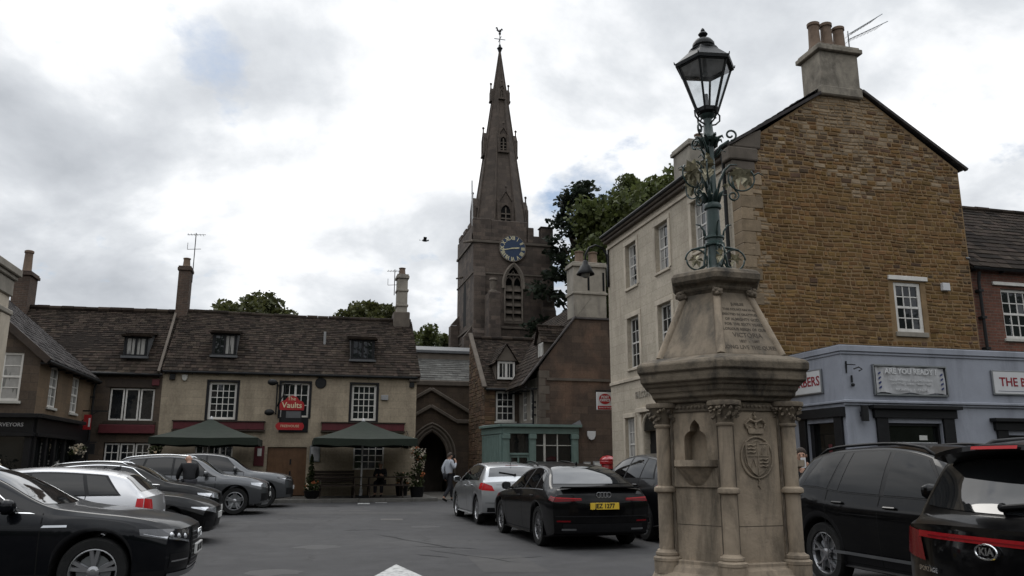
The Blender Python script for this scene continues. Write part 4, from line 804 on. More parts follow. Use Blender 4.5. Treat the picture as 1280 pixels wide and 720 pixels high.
# ------------------------------------------------------------------ brick house, right edge
bh = thing('brick_house', 'red brick house with dark slate roof at the right edge', 'house', (16.55,16.62,0))
Pb = FX(16.62); wop = (17.5,18.6,4.6,5.92)
mb = MB(); wall(mb, Pb, 16.53, 24, 0, 6.5, [wop,(20.6,21.7,4.6,5.92)], 0, .15); mb.quad((16.53,16.62,0),(16.53,22,0),(16.53,22,6.5),(16.53,16.62,6.5)); mb.quad((24,16.62,0),(24,22,0),(24,22,6.5),(24,16.62,6.5)); mb.build('wall', mt['brick'], bh)
mb = MB(); slates(mb,(16.5,16.4,6.42),(24,16.4,6.42),(24,19.3,9.1),(16.5,19.3,9.1),.26,.2,.3); mb.quad((16.5,16.42,6.38),(24,16.42,6.38),(24,19.3,9.04),(16.5,19.3,9.04)); mb.quad((16.5,22.2,6.38),(24,22.2,6.38),(24,19.3,9.04),(16.5,19.3,9.04)); ridge(mb,(16.5,19.3,9.1),(24,19.3,9.1),.1); mb.build('roof', mt['slate'], bh)
for o in (wop,(20.6,21.7,4.6,5.92)): win(bh, Pb, *o, 4, 4, .06, 'white', 'glass', 'dwhite', .08, .03)
mb = MB(); mb.boxP(Pb,17.25,18.9,6.0,6.09,.003,.06); mb.build('lintel', mt['white'], bh, bevel=.006); gutter(bh, Pb, 16.55, 24, 6.4, .16)
downpipe(bh, Pb, 16.75, 3.9, 6.3, .1); 
mb = MB(); mb.bar((16.46,16.5,6.6),(16.46,18.9,9.4),.12,.1); mb.build('flashing', mt['lead'], bh)

# ------------------------------------------------------------------ pale blue barber shop
BX, BY, BZ = 10.9, 14.5, 3.86
bs = thing('barber_shop', 'single-storey pale blue painted barber shop with black window frames below the ironstone gable', 'shop', (BX,BY,0))
Pf = FX(BY); Pl = FXm(BX)
ops = [(11.9,13.25,.55,2.28),(14.95,16.6,.55,2.05)]; lop = [(14.85,15.85,.1,2.3)]
mb = MB(); wall(mb, Pf, BX, 24, 0, BZ-.1, ops, 0, .18); wall(mb, Pl, BY, GY-.04, 0, BZ-.1, lop, 0, .18); mb.quad((BX,BY,BZ-.12),(24,BY,BZ-.12),(24,16.46,BZ-.12),(BX,16.46,BZ-.12))
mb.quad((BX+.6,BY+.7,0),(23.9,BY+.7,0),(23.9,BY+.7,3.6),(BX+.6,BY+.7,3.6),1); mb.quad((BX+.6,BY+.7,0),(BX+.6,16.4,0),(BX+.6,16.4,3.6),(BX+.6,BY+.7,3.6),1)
mb.build('wall', [mt['blue'], mt['dark']], bs)
mb = MB(); mb.boxP(Pf,BX-.05,24,BZ-.1,BZ+.03,-.25,.05); mb.boxP(Pl,BY-.047,GY-.04,BZ-.1,BZ+.027,-.25,.047); mb.boxP(Pf,BX-.02,24,BZ-.16,BZ-.102,0,.025); mb.boxP(Pl,BY,GY-.05,BZ-.16,BZ-.102,0,.023)
mb.boxP(Pf,BX-.06,24,2.68,2.74,0,.09); mb.boxP(Pf,BX-.04,24,2.63,2.678,0,.05); mb.boxP(Pl,BY-.087,GY-.05,2.683,2.737,0,.057); mb.build('parapet_moulding', mt['blue'], bs, bevel=.012)
mb = MB(); mb.box(BX-.02,24,BY-.02,16.46,BZ+.032,BZ+.05); mb.build('parapet_cap', mt['lead'], bs)
def shopwin(P, o, cor=True):
    a, b, c, d = o; mb = MB()
    mb.boxP(P,a-.3,a-.02,0,d+.1,0,.06); mb.boxP(P,b+.02,b+.3,0,d+.1,0,.06); mb.boxP(P,a-.36,b+.36,d+.1,d+.28,0,.09); mb.boxP(P,a-.44,b+.44,d+.282,d+.36,0,.18)
    mb.boxP(P,a-.02,b+.02,0,c,-.05,.05); mb.boxP(P,a,a+.05,c,d,-.14,-.06); mb.boxP(P,b-.05,b,c,d,-.14,-.06); mb.boxP(P,a+.05,b-.05,d-.06,d,-.14,-.06); mb.boxP(P,a+.05,b-.05,d-.55,d-.5,-.13,-.07)
    w = mb.build('shop_window', mt['blackpaint'], bs, bevel=.006)
    mb = MB(); mb.quad(P(a,c,-.12),P(b,c,-.12),P(b,d,-.12),P(a,d,-.12)); mb.build('pane', mt['glassd'], w); return w
w = shopwin(Pf, ops[0]); mb = MB(); mb.boxP(Pf,12.75,12.95,1.93,2.03,-.118,-.112); mb.boxP(Pf,12.05,12.25,1.58,1.75,-.118,-.112); mb.boxP(Pf,12.85,13.05,1.55,1.73,-.118,-.112); mb.build('window_notice', mt['paper'], w); mb = MB()
for z in (1.15,1.42,1.86): mb.boxP(Pf,11.95,13.2,z,z+.025,-.119,-.113)
for i in range(16): x = 12.0+i*.073+rnd.uniform(-.015,.015); z = 1.175 if i%2 else 1.445; mb.boxP(Pf,x,x+.035+.02*rnd.random(),z,z+.08+.07*rnd.random(),-.119,-.114)
mb.build('shelf_display', mt['banner'], w)
mb = MB(); mb.ball(Pf(12.95,1.66,-.112),.035,8,5,0,1,.1,1.2); mb.build('notice_portrait', mt['blackpaint'], w)
w = shopwin(Pf, ops[1]); mb = MB(); mb.boxP(Pf,15.0,15.35,1.5,1.9,-.118,-.112); mb.build('poster', mt['banner'], w)
a, b, c, d = lop[0]; mb = MB(); mb.boxP(Pl,a-.25,a,0,d+.1,0,.06); mb.boxP(Pl,b,b+.25,0,d+.1,0,.06); mb.boxP(Pl,a-.35,b+.35,d+.1,d+.3,0,.1); mb.boxP(Pl,a,a+.12,c,d,-.14,-.06); mb.boxP(Pl,b-.12,b,c,d,-.14,-.06); mb.boxP(Pl,a+.12,b-.12,c,.9,-.14,-.06)
dr = mb.build('door', mt['blackpaint'], bs, bevel=.006); mb = MB(); mb.quad(Pl(a,c,-.13),Pl(b,c,-.13),Pl(b,d,-.13),Pl(a,d,-.13)); mb.build('pane', mt['glassd'], dr)
mb = MB(); mb.boxP(Pl,15.2,15.32,1.62,1.85,-.128,-.12); mb.build('open_notice', mt['red'], dr)
def shopsign(P, u0, u1, z0, z1, label, name='shop_sign', face='signwhite'):
    r = thing(name, label, 'sign', P((u0+u1)/2,z0,0)); mb = MB(); mb.boxP(P,u0,u1,z0,z1,.003,.05); mb.build('frame', mt['satin'], r, bevel=.006)
    mb = MB(); mb.boxP(P,u0+.03,u1-.03,z0+.03,z1-.03,.051,.054); return r, mb.build('sign_face', mt[face], r)
r, f = shopsign(Pf,14.68,17.3,2.92,3.46,'white shop sign with dark red capitals on the blue front, right of the banner')
mt['deepred'] = M('deep_red_letters', (.22,.012,.02), .5, .1, 5, 0); mt['navy'] = M('navy_print', (.03,.04,.12), .5, .1, 5, 0)
mb = MB(); text(mb,Pf,'THE BA',.27,15.31,3.2,.056,bold=.004); mb.build('lettering', mt['deepred'], f); mb = MB(); text(mb,Pf,'BERS',.27,16.55,3.2,.056,bold=.004); mb.build('lettering', mt['deepred'], f)
mb = MB(); text(mb,Pf,'R',.34,15.93,3.2,.056,bold=.006); mb.boxP(Pf,14.8,17.1,3.0,3.008,.055,.058); mb.build('emblem', mt['navy'], f)
r, f = shopsign(Pl,15.16,16.44,2.93,3.46,'white shop sign on the blue side wall behind the fountain, ending in red letters RS')
mb = MB(); text(mb,Pl,'BARBERS',.29,15.78,3.2,.056,mirror=True,bold=.004); mb.build('lettering', mt['deepred'], f)
bn = thing('banner', 'creased grey vinyl banner reading ARE YOU READY on the blue shop front', 'banner', Pf(12.5,2.9,0))
mb = MB(); n = 18
for i in range(n):
    for j in range(5):
        q = lambda i, j: Pf(11.68+1.74*i/n, 2.9+.02*math.sin(i*.9)*(j==0)+(.56+.012*math.sin(i*1.3))*j/5, .04+.014*math.sin(i*1.1+j*.8)+.01*math.sin(i*2.7-j))
        mb.quad(q(i,j),q(i+1,j),q(i+1,j+1),q(i,j+1))
mb.build('sheet', mt['banner'], bn, smooth=True); mb = MB(); mb.boxP(Pf,11.63,13.47,3.47,3.5,.003,.07); mb.boxP(Pf,11.63,13.47,2.85,2.88,.003,.06); mb.boxP(Pf,11.62,11.65,2.85,3.5,.003,.06); mb.boxP(Pf,13.45,13.48,2.85,3.5,.003,.06); mb.build('batten', mt['satin'], bn)
mb = MB(); text(mb,Pf,'ARE YOU READY ?',.16,12.55,3.36,.068,bold=.004); text(mb,Pf,'WALK IN SERVICE   NO APPOINTMENT',.062,12.55,3.17,.068); text(mb,Pf,'HOT TOWEL SHAVES   BEARD TRIMS',.062,12.55,3.1,.068); text(mb,Pf,'WORKING   |   ONLINE',.08,12.55,2.97,.068); mb.build('lettering', mt['signwhite'], bn)
mb = MB()
for u in (11.76,13.33):
    for k in range(4): mb.prism([(u-.03,2.98+k*.1),(u+.03,3.01+k*.1),(u+.03,3.05+k*.1),(u-.03,3.02+k*.1)],Pf,.062,.07)
mb.build('barber_pole_print', mt['navy'], bn)
wb = thing('wall_bracket', 'black iron bracket with a scroll on the blue shop wall beside the corner', 'bracket', Pf(11.02,3.4,0))
mb = MB(); mb.bar(Pf(11.0,3.3,.0),Pf(11.0,3.55,.02),.025); mb.bar(Pf(11.0,3.48,.02),Pf(11.0,3.44,.3),.02); mb.tube([Pf(11.0,3.36,.25),Pf(11.12,3.4,.25),Pf(11.2,3.36,.25),Pf(11.12,3.32,.25)],.015,5); mb.build('arm', mt['iron'], wb)
mb = MB(); mb.tube([Pf(11.1,3.1,.03),Pf(11.1,3.25,.03)],.02,6); mb.ball(Pf(11.1,3.05,.05),.04,8,5); mb.build('hook', mt['iron'], wb)
wl = thing('wall_lamp', 'narrow dark lamp cylinder on the blue shop wall under the moulding', 'lamp', Pf(11.27,2.3,0))
mb = MB(); mb.tube([Pf(11.27,2.3,.12),Pf(11.27,2.62,.12)],.075,12); mb.boxP(Pf,11.24,11.3,2.4,2.5,0,.1); mb.build('lamp_body', mt['iron'], wl)
# swan-neck lamp on the cream building
sl = thing('wall_lamp', 'swan-neck wall lamp with bell shade at the far corner of the cream townhouse', 'lamp', (GX,25.25,8.0))
b = (GX,25.28); mb = MB(); mb.boxP(Pc_,25.2,25.34,7.4,8.7,.003,.05)
mb.tube([(GX-.04,b[1],8.2),(GX-.06,b[1],8.5),(GX-.2,b[1],8.78),(GX-.45,b[1],8.86),(GX-.7,b[1],8.75),(GX-.84,b[1],8.5),(GX-.85,b[1],8.2)],.034,8); mb.build('arm', mt['iron'], sl, smooth=True)
mb = MB(); mb.lathe([(r_*.72,z_*.85+.1) for r_,z_ in [(.06,.6),(.12,.55),(.15,.42),(.26,.34),(.34,.16),(.44,.02),(.42,0),(.3,.12),(.1,.3)]],18,(GX-.85,b[1],7.68),cap=False); mb.build('lamp_shade', mt['iron'], sl, smooth=True); mb = MB(); mb.ball((GX-.85,b[1],7.8),.16,12,8,0,1,1,.9); mb.build('bulb_globe', mt['glassn'], sl, smooth=True)
# ------------------------------------------------------------------ JUBILEE FOUNTAIN
mt['fstone'] = M('fountain_stone', (.31,.25,.185), .87, .28, 2.2, .3, 30, stain=(.085,.072,.056), stain_amt=.85, sscale=(3,3,.8), stth=(.46,.68))
mt['fdark'] = M('weathered_cornice_stone', (.165,.135,.10), .92, .35, 3, .5, 22, stain=(.035,.032,.028), stain_amt=.9, sscale=(2.6,2.6,1.6), stth=(.42,.62))
mt['fcarve'] = M('carved_capital_stone', (.19,.155,.115), .9, .35, 5, .3, 40, stain=(.06,.05,.042), stain_amt=.8, sscale=(5,5,5), stth=(.42,.64))
mt['fpanel'] = M('streaked_panel_stone', (.215,.175,.13), .88, .3, 2.5, .2, 30, stain=(.085,.075,.062), stain_amt=.85, sscale=(4,4,.8), stth=(.44,.62))
mt['engrave'] = M('engraved_letter', (.075,.061,.048), .9, .3, 20, 0)
AXX, AXY = 3.865, 6.95; A6 = R(-117.5)
ft = thing('drinking_fountain', 'weathered hexagonal stone drinking fountain with columns, carved royal arms and sloping inscribed top', 'fountain', (AXX,AXY,0))
def hexl(prof, name, mat, par=ft, bevel=.006):
    mb = MB(); mb.lathe(prof, 6, (AXX,AXY,0), rot=A6); return mb.build(name, mt[mat], par, bevel=bevel)
hexl([(1.25,0),(1.25,.17),(1.0,.171),(1.0,.33),(.86,.331)], 'step', 'fdark', bevel=.015)
hexl([(.8,.33),(.8,.47),(.76,.5),(.72,.52),(.70,.56),(.66,.58),(.66,.62)], 'plinth', 'fstone', bevel=.008)
hexl([(.52,1.9),(.62,1.902),(.63,1.94),(.63,1.985)], 'frieze', 'fcarve')
hexl([(.63,1.985),(.68,1.99),(.69,2.02),(.73,2.035),(.735,2.07),(.755,2.085),(.77,2.12),(.80,2.135),(.805,2.155),(.845,2.17),(.85,2.215),(.845,2.25),(.875,2.262),(.88,2.325),(.855,2.35),(.70,2.40)], 'cornice', 'fdark', bevel=.007)
hexl([(.655,2.385),(.645,2.42),(.335,3.03)], 'sloping_top', 'fpanel', bevel=0)
hexl([(.33,3.02),(.36,3.05),(.38,3.06),(.385,3.10),(.45,3.125),(.475,3.15),(.48,3.20),(.455,3.235),(.40,3.255),(.15,3.29)], 'cap', 'fdark', bevel=.012)
RA = .60*math.cos(PI/6)
for k in range(6):
    a = A6+PI/6+k*PI/3; Nn = Vector((math.cos(a),math.sin(a),0)); Uu = Vector((-math.sin(a),math.cos(a),0)); F = frame(Vector((AXX,AXY,0))+Nn*RA, Uu, Nn); niche = k % 2 == 1
    mb = MB()
    if niche:
        w = .115; A = [(-w,1.47),(-w,1.655),(-.108,1.69),(-.088,1.715),(-.062,1.73),(-.05,1.735),(-.05,1.765),(-.042,1.79),(-.022,1.815),(0,1.835)]; A = A+[(-u,v) for u,v in A[-2::-1]]
        mb.quad(F(-.3,1.47),F(-w,1.47),F(-w,1.91),F(-.3,1.91)); mb.quad(F(w,1.47),F(.3,1.47),F(.3,1.91),F(w,1.91))
        for (a1,b1),(a2,b2) in zip(A,A[1:]): mb.quad(F(a1,b1),F(a2,b2),F(a2,1.91),F(a1,1.91)); mb.quad(F(a1,b1),F(a1,b1,-.13),F(a2,b2,-.13),F(a2,b2))
       
        mb.quad(F(-.3,.6),F(.3,.6),F(.3,1.47),F(-.3,1.47)); mb.quad(F(-w,1.46,-.13),F(w,1.46,-.13),F(w,1.85,-.13),F(-w,1.85,-.13))
    else: mb.quad(F(-.3,.6),F(.3,.6),F(.3,1.91),F(-.3,1.91))
    pn = mb.build('panel', mt['fstone'], ft)
    mb = MB()
    for s in (-1,1): mb.boxP(F, s*.235-.012 if s>0 else -.245, s*.245 if s>0 else -.223, .62, 1.9, .0, .018)
    for i in range(11): mb.ball(F(-.2+.04*i,1.945,.028),.016,6,4)
    mb.build('moulding', mt['fcarve'], pn)
    mb = MB(); mb.boxP(F,-.3,.3,.915,.921,-.002,.0012); mb.boxP(F,-.235,-.229,.62,1.9,-.002,.019); mb.boxP(F,.229,.235,.62,1.9,-.002,.019); mb.build('joint', mt['engrave'], pn)
    if niche:
        mb = MB(); n = 14
        def sec(z, r, d): return [F(-r+2*r*i/n, z, .0+d*math.sin(PI*i/n)**.7) for i in range(n+1)]
        rows = [sec(1.478,.22,.19),sec(1.42,.22,.19),sec(1.41,.195,.15),sec(1.35,.16,.10),sec(1.28,.11,.05),sec(1.25,.1,.02)]
        V = [p for r_ in rows for p in r_]; mb.add(V,[(i*(n+1)+j,i*(n+1)+j+1,(i+1)*(n+1)+j+1,(i+1)*(n+1)+j) for i in range(5) for j in range(n)]); mb.add(rows[0],[tuple(range(n+1))]); mb.boxP(F,-.22,.22,1.24,1.41,-.0,.022)
        mb.build('basin', mt['fstone'], pn, bevel=.004)
    if k == 0:
        mb = MB(); zc = 1.50; r_ = .158
        ringp = [F(r_*math.cos(2*PI*i/32), zc+r_*1.12*math.sin(2*PI*i/32), .006) for i in range(33)]; mb.tube(ringp,.0095,6); ringp = [F(.122*math.cos(2*PI*i/32), zc+.14*math.sin(2*PI*i/32), .004) for i in range(33)]; mb.tube(ringp,.008,6)
        mb.prism([(-.118,zc+.13),(.118,zc+.13),(.12,zc+.02),(.10,zc-.07),(.055,zc-.13),(0,zc-.165),(-.055,zc-.13),(-.10,zc-.07),(-.12,zc+.02)],F,.0,.02)
        mb.boxP(F,-.004,.004,zc-.15,zc+.125,.02,.027); mb.boxP(F,-.113,.113,zc+.008,zc+.016,.02,.0265)
        for q, (cx, cz) in enumerate(((-.058,zc+.07),(.058,zc-.05),(-.05,zc-.05),(.058,zc+.07))):
            if q < 2:
                for i in range(3): mb.tube([F(cx-.042,cz-.03+.03*i,.022),F(cx-.015,cz-.022+.03*i,.028),F(cx+.012,cz-.03+.03*i,.028),F(cx+.04,cz-.02+.03*i,.024)],.0065,5)
            elif q == 3: mb.tube([F(cx-.02,cz-.04,.024),F(cx-.01,cz,.028),F(cx+.02,cz+.03,.026)],.009,5); mb.tube([F(cx-.04,cz+.045,.022),F(cx+.045,cz+.045,.022),F(cx+.045,cz-.045,.022)],.004,5)
            else: mb.tube([F(cx-.02,cz-.03,.024),F(cx,cz+.04,.026),F(cx+.025,cz-.03,.024)],.006,5)
        zk = zc+.205; mb.prism([(-.075,zk),(.075,zk),(.085,zk+.045),(-.085,zk+.045)],F,0,.02)
        for s in (-1,1): mb.tube([F(s*.085,zk+.045,.012),F(s*.105,zk+.085,.014),F(s*.06,zk+.125,.02),F(0,zk+.1,.02)],.011,6); mb.ball(F(s*.1,zk+.075,.012),.014,6,4)
        mb.tube([F(0,zk+.045,.02),F(0,zk+.12,.02)],.009,6); mb.ball(F(0,zk+.14,.014),.017,8,5); mb.boxP(F,-.006,.006,zk+.15,zk+.19,.004,.016); mb.boxP(F,-.018,.018,zk+.165,zk+.177,.004,.016)
        for s in (-.055,0,.055): mb.ball(F(s,zk+.06,.016),.012,6,4)
        mb.tube([F(0,zc-.175,.006),F(.012,zc-.21,.01),F(.0,zc-.24,.006),F(.02,zc-.265,.004)],.007,5)
        mb.build('royal_arms', mt['fstone'], pn, bevel=0)
    # inscription on the sloping faces
    if k in (0, 2, 4):
        h0 = .645*math.cos(PI/6); h1 = .335*math.cos(PI/6); sl = Vector((0,0,.61))+Nn*(h1-h0); Ls = sl.length; Sv = sl.normalized(); Sn = Uu.cross(Sv).normalized(); O = Vector((AXX,AXY,2.42))+Nn*h0
        G = lambda u, v, n=0, O=O, Uu=Uu, Sv=Sv, Sn=Sn: tuple(O+Uu*u+Sv*v+Sn*n)
        mb = MB(); lines = (('LONG LIVE THE QUEEN',.046,.055),('1837  -  1897',.034,.12),('VICTORIA',.058,.185),('GLORIOUS REIGN OF QUEEN',.034,.25),('FOR THE SIXTY YEARS',.034,.305),('OF ALMIGHTY GOD',.034,.36),('ERECTED IN GRATITUDE',.03,.415),('THIS FOUNTAIN WAS',.03,.47),('JUBILEE',.036,.53))
        for s_, z_, v_ in lines: text(mb, G, s_, z_*1.2, .01, v_, .0015, ext=.0008, sx=.98, bold=.0006)
        mb.build('inscription', mt['engrave'], ft)
for k in range(6):
    a = A6+k*PI/3; cx = AXX+.635*math.cos(a); cy = AXY+.635*math.sin(a)
    mb = MB(); mb.lathe([(.068,.68),(.068,1.185),(.078,1.19),(.098,1.2),(.1,1.215),(.096,1.235),(.078,1.245),(.064,1.25),(.062,1.765),(.074,1.77),(.08,1.785),(.066,1.80)],18,(cx,cy,0))
    co = mb.build('column', mt['fstone'], ft, smooth=True, angle=35)
    mb = MB(); mb.lathe([(.12,.5),(.12,.6),(.125,.605),(.125,.63),(.1,.645),(.105,.655),(.103,.675),(.08,.685),(.068,.70)],18,(cx,cy,0)); mb.build('column_base', mt['fstone'], co, smooth=True, angle=30)
    mb = MB(); mb.lathe([(.066,1.80),(.08,1.86),(.1,1.9),(.12,1.935),(.125,1.94)],16,(cx,cy,0)); q = random.Random(k)
    for i in range(34):
        t = q.random()*2*PI; z = 1.825+.1*q.random(); r_ = .075+.045*(z-1.8)/.13+.008*q.random(); c_ = (cx+r_*math.cos(t),cy+r_*math.sin(t),z)
        mb.tube([c_,(c_[0]+.014*math.cos(t+1.2),c_[1]+.014*math.sin(t+1.2),z+.018),(c_[0]+.024*math.cos(t+.3),c_[1]+.024*math.sin(t+.3),z+.006),(c_[0]+.012*math.cos(t-.8),c_[1]+.012*math.sin(t-.8),z-.008)],[.009,.013,.012,.006],6)
    mb.lathe([(.125,1.94),(.145,1.945),(.15,1.965),(.145,1.985),(.13,1.988)],18,(cx,cy,0)); mb.build('capital', mt['fcarve'], co, smooth=True, angle=50)
    mb = MB(); p0 = (AXX+.63*math.cos(a),AXY+.63*math.sin(a),2.40); p1 = (AXX+.35*math.cos(a),AXY+.35*math.sin(a),3.0); mb.tube([p0,p1],[.042,.034],10); mb.build('rib', mt['fstone'], ft, smooth=True, angle=50)
    mb = MB(); c_ = (AXX+.375*math.cos(a),AXY+.375*math.sin(a),3.02)
    mb.ball(c_,.048,10,6,0,1,1,.95)
    for i in range(14): t = q.random()*2*PI; e = q.random()*1.6-.5; d_ = (math.cos(t)*math.cos(e),math.sin(t)*math.cos(e),math.sin(e)); mb.ball((c_[0]+d_[0]*.043,c_[1]+d_[1]*.043,c_[2]+d_[2]*.043),.02,7,4,0)
    mb.build('carved_boss', mt['fcarve'], ft, smooth=True)
# ------------------------------------------------------------------ LANTERN on the fountain
mt['green'] = M('dark_teal_iron_paint', (.02,.042,.038), .42, .35, 6, .12, 50, spec=.5, stain=(.05,.035,.025), stain_amt=.45, sscale=(3,3,1))
mt['bloom'] = M('tarnished_gilt_flower', (.42,.385,.27), .55, .35, 25, .2, 40, metal=.25, stain=(.06,.055,.045), stain_amt=.7, sscale=(12,12,12))
def ClearGlass():
    m, nt, b, N, L = nodes('lantern_glass'); nt.nodes.remove(b)
    t = N('ShaderNodeBsdfTransparent'); g = N('ShaderNodeBsdfGlossy'); g.inputs['Roughness'].default_value = .04; d = N('ShaderNodeBsdfDiffuse'); d.inputs['Color'].default_value = (.5,.5,.5,1)
    t.inputs['Color'].default_value = (.9,.92,.93,1)
    f = N('ShaderNodeLayerWeight'); f.inputs[0].default_value = .12; tc = N('ShaderNodeTexCoord'); n = noise(N, L, tc.outputs['Object'], 9, 5)
    a = N('ShaderNodeMixShader'); L(ramp(N,L,n.outputs['Fac'],[(.4,(.02,)*3),(.8,(.25,)*3)]).outputs[0], a.inputs[0]); L(t.outputs[0],a.inputs[1]); L(d.outputs[0],a.inputs[2])
    x = N('ShaderNodeMixShader'); L(f.outputs['Facing'],x.inputs[0]); L(a.outputs[0],x.inputs[1]); L(g.outputs[0],x.inputs[2]); L(x.outputs[0],nt.nodes['Material Output'].inputs['Surface']); return m
mt['clear'] = ClearGlass()
mt['roofunder'] = M('grey_lantern_lining', (.8,.79,.77), .6, .15, 6, .05, 30)
LX, LY = 3.885, 6.95
lp = thing('lantern_post', 'dark teal iron lamp post with gilt flowers and a six-sided glazed lantern on the fountain', 'street lamp', (LX,LY,3.28))
mb = MB(); mb.lathe([(.2,3.285),(.2,3.30),(.1,3.305),(.085,3.33),(.074,3.36),(.07,3.56),(.098,3.565),(.1,3.585),(.082,3.6),(.082,3.63),(.098,3.64),(.096,3.66),(.068,3.67),(.064,3.94),(.085,3.95),(.09,3.975),(.08,4.0),(.058,4.02)],18,(LX,LY,0))
pst = mb.build('post', mt['green'], lp, smooth=True, angle=35)
mb = MB(); mb.lathe([(.058,4.015),(.05,4.05),(.045,4.66),(.085,4.67),(.095,4.70),(.07,4.73),(.05,4.78),(.042,4.92),(.075,4.95),(.08,4.965)],16,(LX,LY,0)); mb.build('upper_post', mt['green'], lp, smooth=True, angle=35)
def spiral(c, u, r0, r1, a0, a1, n=16): 
    return [(c[0]+u[0]*r*math.cos(t), c[1]+u[1]*r*math.cos(t), c[2]+r*math.sin(t)) for r, t in ((r0+(r1-r0)*i/n, a0+(a1-a0)*i/n) for i in range(n+1))]
def leafm(mb, p, d, l, w, m=0):       # small folded leaf
    p = Vector(p); d = Vector(d).normalized(); s = d.cross(Vector((.3,.2,1))).normalized()*w; nn = s.cross(d).normalized()*w*.5
    mb.add([p, p+d*l*.45+s+nn, p+d*l-nn*.6, p+d*l*.45-s+nn, p+d*l*.5],[(0,1,4),(1,2,4),(2,3,4),(3,0,4)],m)
def at(ang, r, z): return (LX+r*math.cos(ang), LY+r*math.sin(ang), z)
for k in range(4):
    an = R(-12)+k*PI/2; u = (math.cos(an),math.sin(an))
    mb = MB(); mb.tube(spiral(at(an,.19,3.42),u,.11,.10,R(0),R(360),24),.009,6); mb.tube([at(an,.09,3.58),at(an,.1,3.48),at(an,.12,3.36),at(an,.19,3.31)],.012,6); mb.tube([at(an,.085,3.55),at(an,.15,3.545),at(an,.24,3.52)],.012,6)
    mb.tube([at(an,.085,3.63),at(an,.1,3.72),at(an,.14,3.78),at(an,.18,3.785)],[.012,.01,.009,.006],6)
    b_ = mb.build('base_scroll', mt['green'], lp, smooth=True)
    mb = MB(); q = random.Random(k+5)
    for i in range(6): t = i*PI/3; leafm(mb, at(an,.19,3.42), (u[0]*math.cos(t)+.4*u[1],u[1]*math.cos(t)-.4*u[0],math.sin(t)), .085,.03)
    mb.build('gilt_flower', mt['bloom'], b_)
for k, an in enumerate((R(-16), R(104), R(196), R(236))):
    u = (math.cos(an),math.sin(an)); e = 1. if k == 0 else .82
    mb = MB(); mb.tube([at(an,.05,4.1),at(an,.09,4.25),at(an,.14*e,4.36),at(an,.2*e,4.42),at(an,.27*e,4.42)],[.014,.014,.013,.011,.008],6); mb.tube(spiral(at(an,.31*e,4.27),u,.135,.125,R(150),R(400),20),.009,6)
    mb.tube(spiral(at(an,.215*e,4.09),u,.06,.018,R(60),R(-420),24),[.009]*25,6); mb.tube([at(an,.43*e,4.30),at(an,.48*e,4.33),at(an,.53*e,4.30)],[.01,.008,.004],6); mb.tube([at(an,.245*e,4.14),at(an,.22*e,4.2),at(an,.21*e,4.3)],.011,6)
    mb.tube([at(an,.06,4.04),at(an,.1,4.1),at(an,.16,4.1)],[.012,.009,.004],6); mb.tube([at(an,.07,4.5),at(an,.12,4.58),at(an,.17,4.56)],[.009,.008,.004],6)
    b_ = mb.build('scroll_bracket', mt['green'], lp, smooth=True)
    mb = MB(); q = random.Random(k+9); c_ = at(an,.31*e,4.29)
    for ring_, rr in ((9,.12),(7,.085),(5,.05)):
        for i in range(ring_): t = 2*PI*i/ring_+q.random()*.5; leafm(mb, c_, (u[0]*math.cos(t)+q.uniform(-.5,.5)*u[1],u[1]*math.cos(t)-q.uniform(-.5,.5)*u[0],math.sin(t)), rr*(1.05+.4*q.random()),.05)
    for i in range(5): t = q.random()*6; leafm(mb, at(an,.12+.1*q.random(),4.05+.4*q.random()), (u[0]*math.cos(t),u[1]*math.cos(t)+.3,math.sin(t)),.07,.022)
    mb.build('gilt_flower', mt['bloom'], b_)
for k in range(8):   # leaf collars
    an = k*PI/4; mb = MB(); mb.tube([at(an,.06,4.02),at(an,.09,4.1),at(an,.125,4.13)],[.022,.018,.004],6); mb.tube([at(an,.06,4.62),at(an,.1,4.7),at(an,.14,4.71),at(an,.15,4.68)],[.02,.018,.012,.004],6); mb.build('leaf', mt['green'], lp, smooth=True)
for k in range(3):
    an = R(-20)+k*2*PI/3; u = (math.cos(an),math.sin(an)); mb = MB(); mb.tube([at(an,.05,4.5),at(an,.11,4.62),at(an,.2,4.68)],[.012,.012,.01],6); mb.tube(spiral(at(an,.22,4.74),u,.065,.02,R(-90),R(330),20),.011,6); mb.build('upper_scroll', mt['green'], lp, smooth=True)
# lantern head
L6 = R(-129); zb_, zt_ = 5.0, 5.5; rb_, rt_ = .11, .285
def hc(k, r, z): a = L6+k*PI/3; return (LX+r*math.cos(a), LY+r*math.sin(a), z)
mb = MB()
for k in range(6): mb.bar(hc(k,rb_,zb_), hc(k,rt_,zt_), .02); mb.bar(hc(k,rb_,zb_),hc(k+1,rb_,zb_),.022); mb.bar(hc(k,rt_,zt_),hc(k+1,rt_,zt_),.026,.04)
mb.lathe([(.03,4.93),(.06,4.96),(.115,4.985),(.122,5.03),(.1,5.035)],6,(LX,LY,0),rot=L6)
for k in range(4):
    an = R(10)+k*PI/2; u = (math.cos(an),math.sin(an)); mb.tube([at(an,.04,4.86),at(an,.1,4.88),at(an,.155,4.93),at(an,.16,4.99),at(an,.12,5.02),at(an,.09,4.98),at(an,.11,4.95)],.009,6)
lf = mb.build('lantern_frame', mt['iron'], lp)
mb = MB()
for k in range(6): mb.quad(hc(k,rb_,zb_+.01),hc(k+1,rb_,zb_+.01),hc(k+1,rt_,zt_),hc(k,rt_,zt_))
mb.build('lantern_glass', mt['clear'], lf)
mb = MB(); mb.lathe([(rt_+.03,5.49),(rt_+.035,5.525),(rt_+.005,5.545),(.17,5.66),(.15,5.70)],6,(LX,LY,0),rot=L6,cap=False); lr = mb.build('lantern_roof', mt['iron'], lf)
